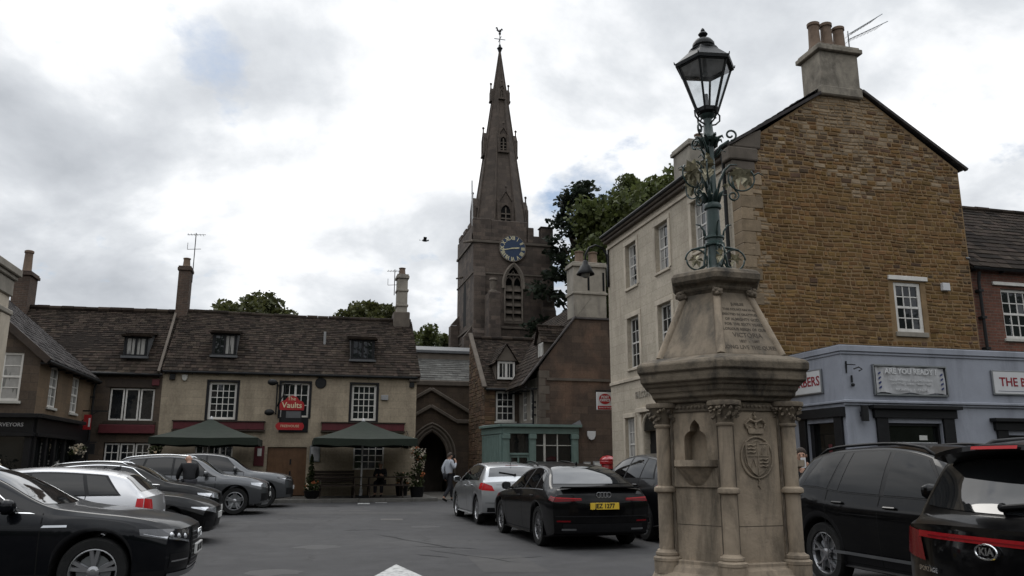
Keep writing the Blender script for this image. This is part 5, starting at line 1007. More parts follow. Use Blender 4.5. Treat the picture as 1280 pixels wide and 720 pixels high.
mb = MB(); mb.lathe([(rt_+.02,5.492),(.14,5.63),(.01,5.66)],6,(LX,LY,0),rot=L6,cap=False); mb.build('roof_lining', mt['roofunder'], lr)
mb = MB(); mb.lathe([(r_*(.78 if z_>5.72 else .9),5.68+(z_-5.69)*.62) for r_,z_ in [(.15,5.69),(.165,5.70),(.165,5.72),(.13,5.73),(.128,5.75),(.15,5.79),(.145,5.84),(.11,5.90),(.05,5.93),(.025,5.95),(.025,5.97),(.05,5.99),(.065,6.02),(.05,6.05),(.022,6.07),(.03,6.09),(.02,6.12),(.004,6.14)]],18,(LX,LY,0)); mb.build('finial', mt['iron'], lr, smooth=True, angle=40)
mb = MB()
for k in range(6): mb.tube([hc(k,rt_+.035,5.515),hc(k,rt_+.045,5.545)],[.009,.004],5)
mb.build('corner_spike', mt['iron'], lr)
mb = MB(); mb.lathe([(.03,5.02),(.02,5.06),(.018,5.2)],8,(LX,LY,0)); mb.tube([(LX,LY,5.63),(LX,LY,5.45)],.02,6); mb.ball((LX,LY,5.43),.03,8,5); mb.build('gas_mantle', mt['grey'], lf)
# ------------------------------------------------------------------ CARS
def Paint(name, c, metal=.0, rough=.28, spec=.4, coat=1.):
    m, nt, b, N, L = nodes(name); tc = N('ShaderNodeTexCoord'); ob = tc.outputs['Object']
    n1 = noise(N, L, ob, 3., 6, .65); dust = ramp(N, L, n1.outputs['Fac'], [(.45,(0,0,0)),(.85,(.06,)*3)])
    L(mixc(N, L, dust.outputs[0], c, mulc((.16,.15,.14),.5)), b.inputs['Base Color'])
    b.inputs['Metallic'].default_value = metal; b.inputs['Roughness'].default_value = rough; b.inputs['Coat Weight'].default_value = coat
    L(ramp(N, L, n1.outputs['Fac'], [(.4,(.03,)*3),(.8,(.14,)*3)]).outputs[0], b.inputs['Coat Roughness']); b.inputs['Specular IOR Level'].default_value = spec
    return m
mt.update(black=Paint('black_car_paint',(.002,.002,.0024),.0,.3,.05,.4), navy_p=Paint('blue_black_car_paint',(.002,.0025,.004),.0,.3,.05,.42), silver=Paint('silver_car_paint',(.42,.43,.44),.75,.36), white_p=Paint('pale_silver_car_paint',(.5,.5,.51),.45,.35), grey_p=Paint('gunmetal_car_paint',(.075,.078,.083),.6,.38,.3,.8), dgrey=Paint('dark_grey_car_paint',(.006,.0064,.0075),.1,.33,.1,.5),
    cglass=Glass('car_window_glass',(.002,.0024,.003),.02,.0,3,.3,.0), cglass2=Glass('rear_screen_glass',(.012,.013,.014),.03,.03,1.5,.6,.6), tyre=M('tyre_rubber',(.012,.012,.012),.85,.3,8,.2,60,stain=(.05,.047,.043),stain_amt=.4,sscale=(4,4,4)), rim=M('alloy_wheel',(.4,.4,.41),.3,.12,8,0,metal=.85), rimd=M('dark_alloy',(.2,.2,.205),.32,.15,8,0,metal=.8),
    redlens=M('red_lamp_lens',(.42,.008,.012),.2,.12,6,0,spec=.25,coat=.2), redbar=M('deep_red_light_bar',(.26,.006,.01),.2,.15,6,0,spec=.2,coat=.2), redlensd=M('smoked_red_lens',(.13,.005,.008),.2,.15,6,0,spec=.15,coat=.15), lens=M('headlamp_lens',(.42,.43,.45),.1,.35,14,0,metal=.6,coat=1.), lensd=M('dark_lamp_housing',(.03,.03,.034),.15,.4,14,0,metal=.3,coat=1.), platey=M('yellow_number_plate',(.62,.42,.045),.4,.06,8,0), platew=M('white_number_plate',(.6,.6,.58),.4,.06,8,0), ink=M('black_plate_ink',(.012,.012,.012),.6,.1,8,0), under=M('car_underside',(.008,.008,.008),.95,.2,5,0), seam=M('panel_gap',(.003,.003,.003),.9,.1,5,0))
def pch(pts):
    xs = [p[0] for p in pts]; ys = [p[1] for p in pts]; n = len(xs); d = [(ys[i+1]-ys[i])/(xs[i+1]-xs[i]) for i in range(n-1)]
    mm = [d[0]]+[0 if d[i-1]*d[i] <= 0 else 2*d[i-1]*d[i]/(d[i-1]+d[i]) for i in range(1,n-1)]+[d[-1]]
    def f(x):
        if x <= xs[0]: return ys[0]
        if x >= xs[-1]: return ys[-1]
        i = 0
        while x > xs[i+1]: i += 1
        h = xs[i+1]-xs[i]; t = (x-xs[i])/h
        return (2*t**3-3*t*t+1)*ys[i]+(t**3-2*t*t+t)*h*mm[i]+(-2*t**3+3*t*t)*ys[i+1]+(t**3-t*t)*h*mm[i+1]
    return f
FS = (1.,.94,.84,.7,.5,.25,0.)
class Car:
    def __init__(c, name, label, x, y, rot, L, W, H, wb, fo, top, belt, wr=.33, wroof=.58, sill=.2, bowF=.26, bowR=.16, paint='black', arch=.055, clad=None, z=0., rearlean=.5, group='cars parked around the square', cat='car', taper=.07):
        c.L, c.W, c.H, c.wb, c.fo, c.wr, c.wroof, c.sill, c.bF, c.bR, c.paint = L, W, H, wb, fo, wr, wroof, sill, bowF, bowR, paint
        c.top = pch(top); c.belt = pch(belt); c.ax = (fo, fo+wb); c.Ra = wr+arch; c.clad = clad; c.rl = rearlean; c.taper = taper
        c.gh = max(c.top(i*L/80)-min(c.belt(i*L/80), c.top(i*L/80)-.03) for i in range(81))
        c.root = thing(name, label, cat, (x,y,z), R(rot), group)
        c.body()
    def w(c, s):
        k = 1.
        if s < 1.: k -= c.taper*(1-s)**2
        e = c.L-s
        if e < 1.: k -= c.taper*.8*(1-e)**2
        return c.W*k
    def bot(c, s):
        b = c.sill
        if s < .5: b += .04*(1-s/.5)
        if c.L-s < .6: b += .07*(1-(c.L-s)/.6)
        for a in c.ax:
            d = abs(s-a)
            if d < c.Ra: b = max(b, c.wr+math.sqrt(c.Ra**2-d*d))
        return b
    def sec(c, s):
        zt = c.top(s); zs = min(c.belt(s), zt-.03); w = c.w(s); zb = min(c.bot(s), zs-.06); gh = zt-zs
        t = max(0., min(1., (gh-.11)/(c.gh-.11))); yb = w*.955
        P = [(w-.27, zb), (w-.035, zb), (w-.012, zb+.012)]
        z0 = zb+.03; VS = (0,.16,.34,.52,.69,.80,.87,1.)
        def pf(z):
            v = (z-c.sill)/(zs-c.sill); v = max(0,min(1,v))
            y = 1-.0585*(1-v)**3-.068*max(0,(v-.79)/.21)**1.25
            return y
        for k in range(8):
            v = VS[k]; z = z0+v*(zs-z0); y = w*pf(z)
            P.append((y, z))
        yb = P[-1][1] and P[-1][0]
        yr = (w*.86)*(1-t)+c.wroof*t; zr = zt-(.022*(1-t)+.05*t); c_ = (zt, zs, yb, yr, zr, t)
        for g in range(1, 6):
            f = g/6; P.append((yb+(yr-yb)*f+.022*t*math.sin(PI*f), zs+(zr-zs)*f))
        for f in FS: P.append((yr*f, zt-(zt-zr)*f**2.6))
        return P, c_
    def shift(c, s, y, z):
        X = c.L/2-s; yn = abs(y)/c.W
        if s < .75: X -= (1-s/.75)**2*(c.bF*yn**3+(.5*max(0,z-.55)**2+.7*max(0,.5-z)**2))
        e = c.L-s
        if e < .75: X += (1-e/.75)**2*(c.bR*yn**3+(c.rl*max(0,z-.7)**2+.7*max(0,.55-z)**2))
        return X
    def p(c, s, y, z, sg=1): return (c.shift(s,y,z), y*sg, z)
    def body(c):
        ss = set(); n = int(c.L/.11)
        for i in range(n+1): ss.add(round(c.L*i/n,4))
        for a in c.ax:
            for i in range(17): ss.add(round(a+c.Ra*math.cos(PI*i/16),4))
            ss.add(round(a-c.Ra-.012,4)); ss.add(round(a+c.Ra+.012,4))
        for e in (.01,.03,.06,.16): ss.add(e); ss.add(c.L-e)
        for i in range(24): ss.add(round(c.L-.03*i,4))
        for i in range(20): ss.add(round(c.L*.24+.05*i,4))
        ss = sorted(x for x in ss if 0 <= x <= c.L); S = [ss[0]]
        for x in ss[1:]:
            if x-S[-1] > .006: S.append(x)
        secs = [c.sec(s)[0] for s in S]; m = len(secs[0]); mb = MB(); ub = MB(); cl = MB()
        V = []
        for s, P in zip(S, secs):
            V += [c.p(s,y,z) for y,z in P]+[c.p(s,y,z,-1) for y,z in P]
        F = []; U = []; K = []
        for i in range(len(S)-1):
            for h in (0, m):
                for j in range(m-1):
                    a = i*2*m+h+j; q = (a, a+2*m, a+2*m+1, a+1)
                    if h: q = q[::-1]
                    if j == 0: U.append(q)
                    elif c.clad and (j <= 2 or (j == 3 and c.clad > 1)): K.append(q)
                    else: F.append(q)
            a = i*2*m; U.append((a, a+m, a+3*m, a+2*m))
        base = len(V); jm = m-len(FS)
        def cap(s, P, flip):
            nonlocal V, F
            b = len(V); cols = [-f for f in FS]+[f for f in FS[-2::-1]]
            rows = [(y,z) for y,z in P[2:jm]]
            for y, z in rows: V += [c.p(s, abs(y*f), z, 1 if f>0 else -1) for f in cols]
            yr, zr = P[jm]; zt = P[-1][1]
            V += [c.p(s, abs(yr*f), zt-(zt-zr)*abs(f)**2.6, 1 if f>0 else -1) for f in cols]
            nc = len(cols)
            for r in range(len(rows)):
                for k in range(nc-1):
                    q = (b+r*nc+k, b+r*nc+k+1, b+(r+1)*nc+k+1, b+(r+1)*nc+k); F.append(q if flip else q[::-1])
        cap(S[0], secs[0], False); cap(S[-1], secs[-1], True)
        mb.add(V, F); c.bodyo = c.fin(mb, 'body', c.paint, True, 58)
        ub.add(V, U)
        for a in c.ax:
            for sg in (1,-1):
                yo = c.w(a)-.05; ar = [(c.L/2-a-c.Ra*1.015*math.cos(PI*i/16), c.wr+c.Ra*1.015*math.sin(PI*i/16)) for i in range(17)]
                for (xa,za),(xb,zb_) in zip(ar,ar[1:]): ub.quad((xa,yo*sg,za),(xb,yo*sg,zb_),(xb,(yo-.3)*sg,zb_),(xa,(yo-.3)*sg,za))
        c.fin(ub, 'underbody', 'under')
        if K: cl.add(V, K); c.fin(cl, 'wheel_arch_trim', 'plastic', True, 40)
    def fin(c, mb, name, m, smooth=False, angle=None, par=None, bevel=0):
        used = sorted({i for f in mb.f for i in f}); ix = {k: n for n, k in enumerate(used)}
        mb.v = [mb.v[k] for k in used]; mb.f = [tuple(ix[k] for k in f) for f in mb.f]
        return mb.build(name, mt[m], par or c.root, local=True, smooth=smooth, angle=angle, bevel=bevel)
    def ys(c, s, z):
        P = c.sec(s)[0]; P = P[2:len(P)-len(FS)+1]
        for (y0,z0),(y1,z1) in zip(P, P[1:]):
            if z0 <= z <= z1+1e-6: return y0+(y1-y0)*(z-z0)/max(1e-6,z1-z0)
        return P[0][0] if z < P[0][1] else P[-1][0]
    def side(c, mb, sb0, st0, sb1, st1, zl=None, zh=None, off=.004, nu=10, nv=6, sides=(1,-1), m=0):
        for sg in sides:
            G = []
            for j in range(nv+1):
                v = j/nv
                for i in range(nu+1):
                    u = i/nu; s = (sb0+(sb1-sb0)*u)*(1-v)+(st0+(st1-st0)*u)*v
                    zt, zs, yb, yr, zr, t = c.sec(s)[1]
                    lo = (zs+.03) if zl is None else (zl(s) if callable(zl) else zl); hi = (zr-.042) if zh is None else (zh(s) if callable(zh) else zh)
                    hi = max(hi, lo+.004); z = lo+(hi-lo)*v; G.append(c.p(s, c.ys(s,z)+off, z+off*.3, sg))
            q = [(j*(nu+1)+i, j*(nu+1)+i+1, (j+1)*(nu+1)+i+1, (j+1)*(nu+1)+i) for j in range(nv) for i in range(nu)]
            mb.add(G, [x[::-1] for x in q] if sg > 0 else q, m)
    def topp(c, s, f, off):
        def z_(s): 
            zt, zs, yb, yr, zr, t = c.sec(s)[1]; return yr*f, zt-(zt-zr)*abs(f)**2.6
        y, z = z_(s); z2 = z_(s+.02)[1]; dz = (z2-z)/.02; n = math.hypot(1, dz)
        X, Y, Z = c.p(s, abs(y), z, 1 if f >= 0 else -1); return (X+off*dz/n, Y, Z+off/n)
    def topq(c, mb, s0, s1, f0=-.93, f1=.93, off=.004, nu=12, nv=8, edge=0., m=0):
        G = []
        for j in range(nv+1):
            for i in range(nu+1):
                f = f0+(f1-f0)*i/nu; s = s0+(s1-s0)*j/nv+edge*(f*f)*(1 if s1 > c.L/2 else 1)
                G.append(c.topp(s, f, off))
        mb.add(G, [(j*(nu+1)+i, (j+1)*(nu+1)+i, (j+1)*(nu+1)+i+1, j*(nu+1)+i+1) for j in range(nv) for i in range(nu)], m)
    def endp(c, y, z, off, rear):
        s = c.L if rear else 0.; X = c.shift(s, abs(y), z); return (X+(-off if rear else off), y, z)
    def endq(c, mb, y0, y1, z0, z1, off=.004, rear=False, nu=8, nv=4, sk0=0., sk1=0., m=0):
        z0f = z0 if callable(z0) else (lambda y: z0); z1f = z1 if callable(z1) else (lambda y: z1); G = []
        for j in range(nv+1):
            v = j/nv
            for i in range(nu+1):
                y = (y0+sk0*v)+((y1+sk1*v)-(y0+sk0*v))*i/nu; z = z0f(y)+(z1f(y)-z0f(y))*v; G.append(c.endp(y,z,off,rear))
        q = [(j*(nu+1)+i, j*(nu+1)+i+1, (j+1)*(nu+1)+i+1, (j+1)*(nu+1)+i) for j in range(nv) for i in range(nu)]
        mb.add(G, q if not rear else [x[::-1] for x in q], m)
    def wheels(c, n=5, style='double', mat='rim', rr=None):
        rr = rr or c.wr*.68
        for a in c.ax:
            for sg in (1,-1):
                yo = c.w(a)-.035; X = c.L/2-a; mb = MB(); T = .2; r = c.wr
                pr = [(rr,-T/2),(r*.9,-T/2),(r-.008,-T*.4),(r,-T*.25),(r,T*.25),(r-.008,T*.4),(r*.93,T/2),(rr+.01,T/2-.004),(rr,T/2-.015)]
                mb.lathe([(q[0], q[1]*sg) for q in pr], 36, (X,(yo-T/2)*sg,r), axis='y', cap=False)
                w = c.fin(mb, 'wheel', 'tyre', True, 40)
                mb = MB(); yf = yo-.02
                mb.lathe([(rr+.004,(yf)*sg),(rr-.012,(yf+.004)*sg),(rr-.022,(yf-.02)*sg),(rr-.03,(yf-.14)*sg)], 32, (X,0,r), axis='y', cap=False)
                def sp(a0, w0, a1, w1, r0=.05, r1=rr-.015, d0=.02, d1=.004):
                    pts = []
                    for (aa,ww,q,d) in ((a0,w0,r0,d0),(a1,w1,r1,d1)):
                        cx, cz = q*math.cos(aa), q*math.sin(aa); tx, tz = -math.sin(aa)*ww/2, math.cos(aa)*ww/2
                        for dd, e in ((0,1),(.03,1.5)): pts += [(X+cx-tx*e,(yf-d-dd)*sg,r+cz-tz*e),(X+cx+tx*e,(yf-d-dd)*sg,r+cz+tz*e)]
                    mb.add(pts, [(0,1,5,4),(0,4,6,2),(1,3,7,5),(2,6,7,3)])
                for k in range(n):
                    t = 2*PI*k/n+.3
                    if style == 'double': sp(t-.06,.034,t-.16,.036); sp(t+.06,.034,t+.16,.036)
                    elif style == 'y': sp(t,.03,t,.024,.04,rr*.55); sp(t,.026,t-.24,.02,rr*.5); sp(t,.026,t+.24,.02,rr*.5)
                    else: sp(t,.04,t,.045)
                mb.lathe([(.001,(yf-.005)*sg),(.03,(yf-.008)*sg),(.06,(yf-.02)*sg),(.062,(yf-.05)*sg)], 16, (X,0,r), axis='y', cap=False)
                c.fin(mb, 'rim', mat, False, par=w)
                mb = MB(); mb.lathe([(.001,(yf-.06)*sg),(rr*.72,(yf-.06)*sg),(rr*.72,(yf-.08)*sg)], 24, (X,0,r), axis='y', cap=False); c.fin(mb, 'brake_disc', 'satin', par=w)
                mb = MB(); mb.lathe([(.001,(yf-.1)*sg),(rr,(yf-.1)*sg)], 20, (X,0,r), axis='y', cap=False); c.fin(mb, 'wheel_back', 'under', par=w)
    def glass(c, screen, rear, sides, edgeF=.0, edgeR=.0, rf=.9, chrome=None, rmat='cglass2'):
        if screen: mb = MB(); c.topq(mb, screen[0], screen[1], -.93, .93, .004, edge=edgeF); c.fin(mb, 'windscreen', 'cglass2', True)
        if rear: mb = MB(); c.topq(mb, rear[0], rear[1], -rf, rf, .005, edge=edgeR); c.fin(mb, 'rear_window', rmat, True)
        if chrome:
            s0 = sides[0]; s1 = sides[-1]
            for sg in (1,-1):
                mb = MB(); c.side(mb, s0[0]-.05, s0[1]-.03, s1[2]+.05, s1[3]+.04, lambda s: c.sec(s)[1][1]+.014, lambda s: c.sec(s)[1][4]-.018, .0045, 40, 10, (sg,)); c.fin(mb, 'window_trim', chrome, True)
                mb = MB(); c.side(mb, s0[0]-.03, s0[1]-.015, s1[2]+.03, s1[3]+.022, lambda s: c.sec(s)[1][1]+.026, lambda s: c.sec(s)[1][4]-.032, .0065, 40, 10, (sg,)); c.fin(mb, 'window_seal', 'plastic', True)
        else:
            s0 = sides[0]; s1 = sides[-1]
            for sg in (1,-1): mb = MB(); c.side(mb, s0[0]-.04, s0[1]-.02, s1[2]+.04, s1[3]+.03, lambda s: c.sec(s)[1][1]+.016, lambda s: c.sec(s)[1][4]-.02, .0045, 40, 10, (sg,)); c.fin(mb, 'window_seal', 'plastic', True)
        for q in sides:
            for sg in (1,-1): mb = MB(); c.side(mb, *q, off=.009, nu=14, nv=10, sides=(sg,)); c.fin(mb, 'side_window', 'cglass', True)
    def seams(c, xs, handles=(), hz=None, chrome='body', z0=None, extra=None):
        for sg in (1,-1):
            mb = MB()
            for x in xs: c.side(mb, x, x+.0, x+.012, x+.012, (z0 or c.sill+.06), lambda s: c.sec(s)[1][1]+.02, .0025, 1, 8, (sg,))
            c.side(mb, xs[0], xs[0], xs[-1], xs[-1], (z0 or c.sill+.055), (z0 or c.sill+.055)+.01, .0025, 20, 1, (sg,)); c.fin(mb, 'panel_gap', 'seam')
        for x in handles:
            for sg in (1,-1):
                zh = hz if hz else c.belt(x)-.1; mb = MB(); y = c.ys(x,zh)
                G = [(c.L/2-x-.1, (y-.002)*sg, zh-.014),(c.L/2-x+.1,(y-.002)*sg,zh-.014),(c.L/2-x+.1,(y+.034)*sg,zh-.012),(c.L/2-x-.1,(y+.034)*sg,zh-.012),(c.L/2-x-.1,(y-.002)*sg,zh+.016),(c.L/2-x+.1,(y-.002)*sg,zh+.016),(c.L/2-x+.1,(y+.03)*sg,zh+.014),(c.L/2-x-.1,(y+.03)*sg,zh+.014)]
                mb.add(G,[(0,3,2,1),(4,5,6,7),(0,1,5,4),(1,2,6,5),(2,3,7,6),(3,0,4,7)]); c.fin(mb, 'door_handle', c.paint if chrome == 'body' else chrome, bevel=.01)
    def mirrors(c, s, z, mat=None, tip=None):
        for sg in (1,-1):
            y = c.ys(s, z-.02); mb = MB(); X = c.L/2-s
            rings = []
            for k, (yy,rx,rz,dx) in enumerate(((.05,.03,.045,.0),(.09,.07,.07,-.01),(.15,.085,.08,-.02),(.2,.075,.072,-.03),(.235,.04,.045,-.04))):
                rings += [(X+dx+rx*math.cos(t)*(1 if math.cos(t)>0 else .35), (y+yy)*sg, z+.03+rz*math.sin(t)) for t in [2*PI*i/14 for i in range(14)]]
            mb.add(rings, [(k*14+i,k*14+(i+1)%14,(k+1)*14+(i+1)%14,(k+1)*14+i) for k in range(4) for i in range(14)]+[tuple(range(14)),tuple(range(56,70))])
            mb.bar((X,(y-.01)*sg,z-.02),(X-.005,(y+.1)*sg,z+.0),.07,.03); o = c.fin(mb, 'door_mirror', mat or c.paint, True, 50)
            mb = MB(); mb.quad((X-.052,(y+.07)*sg,z-.03),(X-.06,(y+.21)*sg,z-.02),(X-.06,(y+.21)*sg,z+.08),(X-.052,(y+.07)*sg,z+.09)); c.fin(mb, 'mirror_glass', 'cglass2', par=o)
    def plate(c, rear, z, txt=None, w=.52, h=.111, off=.012, yoff=0):
        mb = MB(); X = c.endp(0,z,off,rear)[0]; d = -1 if rear else 1; F = frame((X,yoff,z),(0,d,0),(d,0,0))
        mb.boxP(F,-w/2,w/2,-h/2,h/2,-.02,.006); o = c.fin(mb, 'number_plate', 'platey' if rear else 'platew', bevel=.002)
        if txt: mb = MB(); text(mb,F,txt,.105,0,0,.0075,ext=.0008,sx=.92,bold=.0035); c.fin(mb,'lettering','ink',par=o)
        return o
    def rails(c, s0, s1, mat='plastic', y=None):
        for sg in (1,-1):
            pts = []
            for i in range(13):
                s = s0+(s1-s0)*i/12; zt, zs, yb, yr, zr, t = c.sec(s)[1]; pts.append((c.L/2-s, (yr*.93)*sg, zr+(.05 if 0 < i < 12 else .0)))
            mb = MB(); mb.tube(pts,.018,8); c.fin(mb,'roof_rail',mat,True)
    def fin_aerial(c, s):
        mb = MB(); zt = c.top(s); X = c.L/2-s; mb.add([(X+.09,0,zt-.005),(X-.06,-.025,zt-.005),(X-.06,.025,zt-.005),(X-.07,0,zt+.065),(X-.03,0,zt+.055)],[(0,1,4),(0,4,2),(1,3,4),(2,4,3),(1,2,3)]); c.fin(mb,'aerial_fin','plastic')
    def ringsbadge(c, rear, z, r=.045, mat='chrome', off=.014):
        mb = MB()
        for k in range(4):
            y0 = (k-1.5)*r*1.45; X = c.endp(0,z,off,rear)[0]; mb.tube([(X,y0+r*math.cos(2*PI*i/24),z+r*math.sin(2*PI*i/24)) for i in range(25)],.0075,6)
        c.fin(mb,'ring_badge',mat,True)
    def lamp(c, rear, y0, y1, z0, z1, s1, sz0, sz1, mat, name, off=.006, sk=0.):
        """lamp cluster that wraps from the end face round to the side"""
        for sg in (1,-1):
            mb = MB(); wz = c.ys(c.L if rear else 0., (sz0+sz1)/2)
            G = []; nu, nv = 8, 5
            for j in range(nv+1):
                v = j/nv
                for i in range(nu+1):
                    u = i/nu; zm = z0+(z1-z0)*v; ye = c.ys(c.L-.002 if rear else .002, sz0+(sz1-sz0)*v); y = (y0+sk*v)+(ye-y0-sk*v)*u; zz0 = z0+(sz0-z0)*u; zz1 = z1+(sz1-z1)*u; z = zz0+(zz1-zz0)*v; X,Y,Z = c.endp(y,z,off,rear); G.append((X,Y*sg,Z))
            q = [(j*(nu+1)+i, j*(nu+1)+i+1, (j+1)*(nu+1)+i+1, (j+1)*(nu+1)+i) for j in range(nv) for i in range(nu)]
            mb.add(G, q if (sg > 0) != rear else [x[::-1] for x in q])
            a, b = (c.L-s1, c.L) if rear else (0., s1)
            if rear: c.side(mb, a, a+.02, b, b, lambda s: sz0+(.03)*(c.L-s)/s1, lambda s: sz1-.0*(c.L-s)/s1, off, 8, 5, (sg,))
            else: c.side(mb, a, a, b, b+.03, lambda s: sz0+.05*s/s1, lambda s: sz1+.01*s/s1, off, 8, 5, (sg,))
            c.fin(mb, name, mat, True)
    def strip(c, rear, y0, y1, z0, z1, mat, name, off=.006, nu=12, nv=3, sides=False, sk0=0, sk1=0):
        for sg in ((1,-1) if sides else (1,)):
            mb = MB(); a, b = (y0, y1) if sg > 0 else (-y1, -y0); k0, k1 = (sk0, sk1) if sg > 0 else (-sk1, -sk0)
            c.endq(mb, a, b, z0, z1, off, rear, nu, nv, k0, k1); c.fin(mb, name, mat, True)
# ------------------------------------------------------------------ the cars
def gz(y): t = max(0, min(1, (y-17)/11)); return .1*t*t*(3-2*t)
# 1 estate, near left
c = Car('estate_car', 'blue-black estate car nearest the camera on the left, headlamp and alloy wheel in view', -3.5, 10.4, 0, 4.75, .92, 1.46, 2.82, .9,
  [(0,.76),(.12,.82),(.5,.895),(1.2,.985),(1.35,1.01),(2.1,1.37),(2.5,1.44),(3.0,1.46),(3.8,1.42),(4.25,1.35),(4.6,1.05),(4.75,.92)], [(0,.72),(.5,.83),(1.2,.91),(3.9,.985),(4.75,.95)], .345, .57, .2, paint='navy_p', clad=2, arch=.06)
c.glass((1.36,2.12), (4.28,4.58), [(1.55,2.12,2.62,2.66),(2.70,2.74,3.5,3.42),(3.56,3.48,4.1,3.9)], .12, chrome='chrome'); c.wheels(5,'double')
c.seams([1.42,2.66,3.55], (2.5,3.35)); c.mirrors(1.72, .985)
c.strip(False,-.40,.40,.30,.76,'chrome','grille_surround',.004,12,5,sk0=.04,sk1=-.04); c.strip(False,-.375,.375,.33,.745,'plastic','grille',.008,12,5,sk0=.04,sk1=-.04)
mb = MB()
for i in range(8): c.endq(mb,-.36,.36,.36+i*.047,.372+i*.047,.013,False,10,1)
c.fin(mb,'grille_slat','rimd')
c.lamp(False,.47,.9,.59,.73,.42,.65,.755,'lensd','headlight'); c.lamp(False,.48,.9,.595,.615,.36,.66,.68,'lens','daytime_lamp',.009)
for yy,zz in ((.56,.665),(.68,.675),(.78,.69)):
    for sg in (1,-1): mb = MB(); X,Y,Z = c.endp(yy,zz,-.012,False); mb.ball((X,Y*sg,Z),.036,10,6); c.fin(mb,'projector','lens',True)
c.strip(False,.47,.80,.36,.50,'plastic','air_intake',.005,8,3,True); c.strip(False,.47,.78,.415,.43,'chrome','intake_strip',.009,8,1,True); c.strip(False,-.80,.80,.245,.30,'satin','bumper_lip',.012,16,2)
c.plate(False,.50,'LB18 XKO',off=.03); c.ringsbadge(False,.66,.05,off=.03); c.rails(2.2,4.2,'chrome')
for sg in (1,-1):
    mb = MB(); c.side(mb,1.18,1.18,1.42,1.40,.80,.822,.006,4,1,(sg,)); c.fin(mb,'wing_badge','chrome')
# 2 pale hatchback, nose in
c = Car('hatchback', 'pale silver hatchback parked nose-in, its red tail lamp facing the square', -3.95, 13.3, 180, 4.0, .86, 1.40, 2.5, .8,
  [(0,.72),(.15,.80),(.6,.92),(1.05,1.0),(1.75,1.32),(2.1,1.38),(2.5,1.40),(3.2,1.36),(3.6,1.28),(3.9,1.06),(4.0,1.0)], [(0,.68),(.5,.8),(1.1,.90),(3.3,.99),(4,.99)], .31, .54, .2, paint='white_p')
c.glass((1.1,1.78),(3.6,3.88),[(1.3,1.85,2.3,2.3),(2.36,2.36,3.1,3.0),(3.15,3.05,3.55,3.3)]); c.wheels(10,'single'); c.seams([1.2,2.33,3.1],(2.1,3.0)); c.mirrors(1.5,.97)
c.lamp(True,.58,.8,.76,.95,.15,.76,.965,'redlens','tail_light'); c.plate(True,.62,None); c.strip(True,-.7,.7,.32,.42,'plastic','bumper_trim'); c.fin_aerial(3.3)
# 3 low dark coupe
c = Car('coupe', 'low dark coupe between the pale hatchback and the grey cars', -3.5, 16.9, 0, 4.1, .88, 1.30, 2.5, .85,
  [(0,.66),(.15,.74),(.6,.86),(1.3,.95),(2.0,1.24),(2.4,1.29),(2.7,1.30),(3.3,1.2),(3.8,1.0),(4.1,.9)], [(0,.62),(.5,.75),(1.3,.86),(3.4,.93),(4.1,.86)], .32, .52, .18, paint='black')
c.glass((1.36,2.03),(3.1,3.75),[(1.55,2.1,2.5,2.5),(2.56,2.56,3.2,3.0)]); c.wheels(10,'single','rimd'); c.seams([1.45,2.7],(2.5,)); c.mirrors(1.7,.92)
c.lamp(False,.45,.86,.54,.64,.35,.6,.66,'lens','headlight'); c.strip(False,-.4,.4,.3,.48,'plastic','grille'); c.strip(False,.46,.76,.28,.42,'plastic','air_intake',.005,8,3,True); c.plate(False,.5,None)
# 3b dark hatchback
c = Car('hatchback', 'black hatchback parked next to the bald man, in front of the gunmetal compact suv', -3.8, 20.6, 0, 4.1, .88, 1.46, 2.55, .83,
  [(0,.76),(.15,.83),(.6,.94),(1.1,1.02),(1.8,1.36),(2.2,1.44),(2.6,1.46),(3.3,1.41),(3.7,1.32),(4.0,1.06),(4.1,1.0)], [(0,.70),(.5,.83),(1.1,.93),(3.4,1.0),(4.1,.99)], .32, .55, .2, paint='black', z=gz(20.6))
c.glass((1.15,1.83),(3.75,3.97),[(1.3,1.9,2.4,2.42),(2.47,2.48,3.2,3.15),(3.26,3.2,3.6,3.4)],chrome='chrome'); c.wheels(5,'double'); c.seams([1.25,2.44,3.25],(2.25,3.1)); c.mirrors(1.55,.99); c.rails(2.0,3.6,'chrome')
c.lamp(False,.45,.86,.62,.74,.38,.68,.76,'lens','headlight'); c.strip(False,-.42,.42,.52,.68,'chrome','grille_surround',.004); c.strip(False,-.40,.40,.53,.67,'plastic','grille',.008); c.strip(False,.46,.78,.3,.45,'plastic','air_intake',.005,8,3,True); c.plate(False,.42,None)
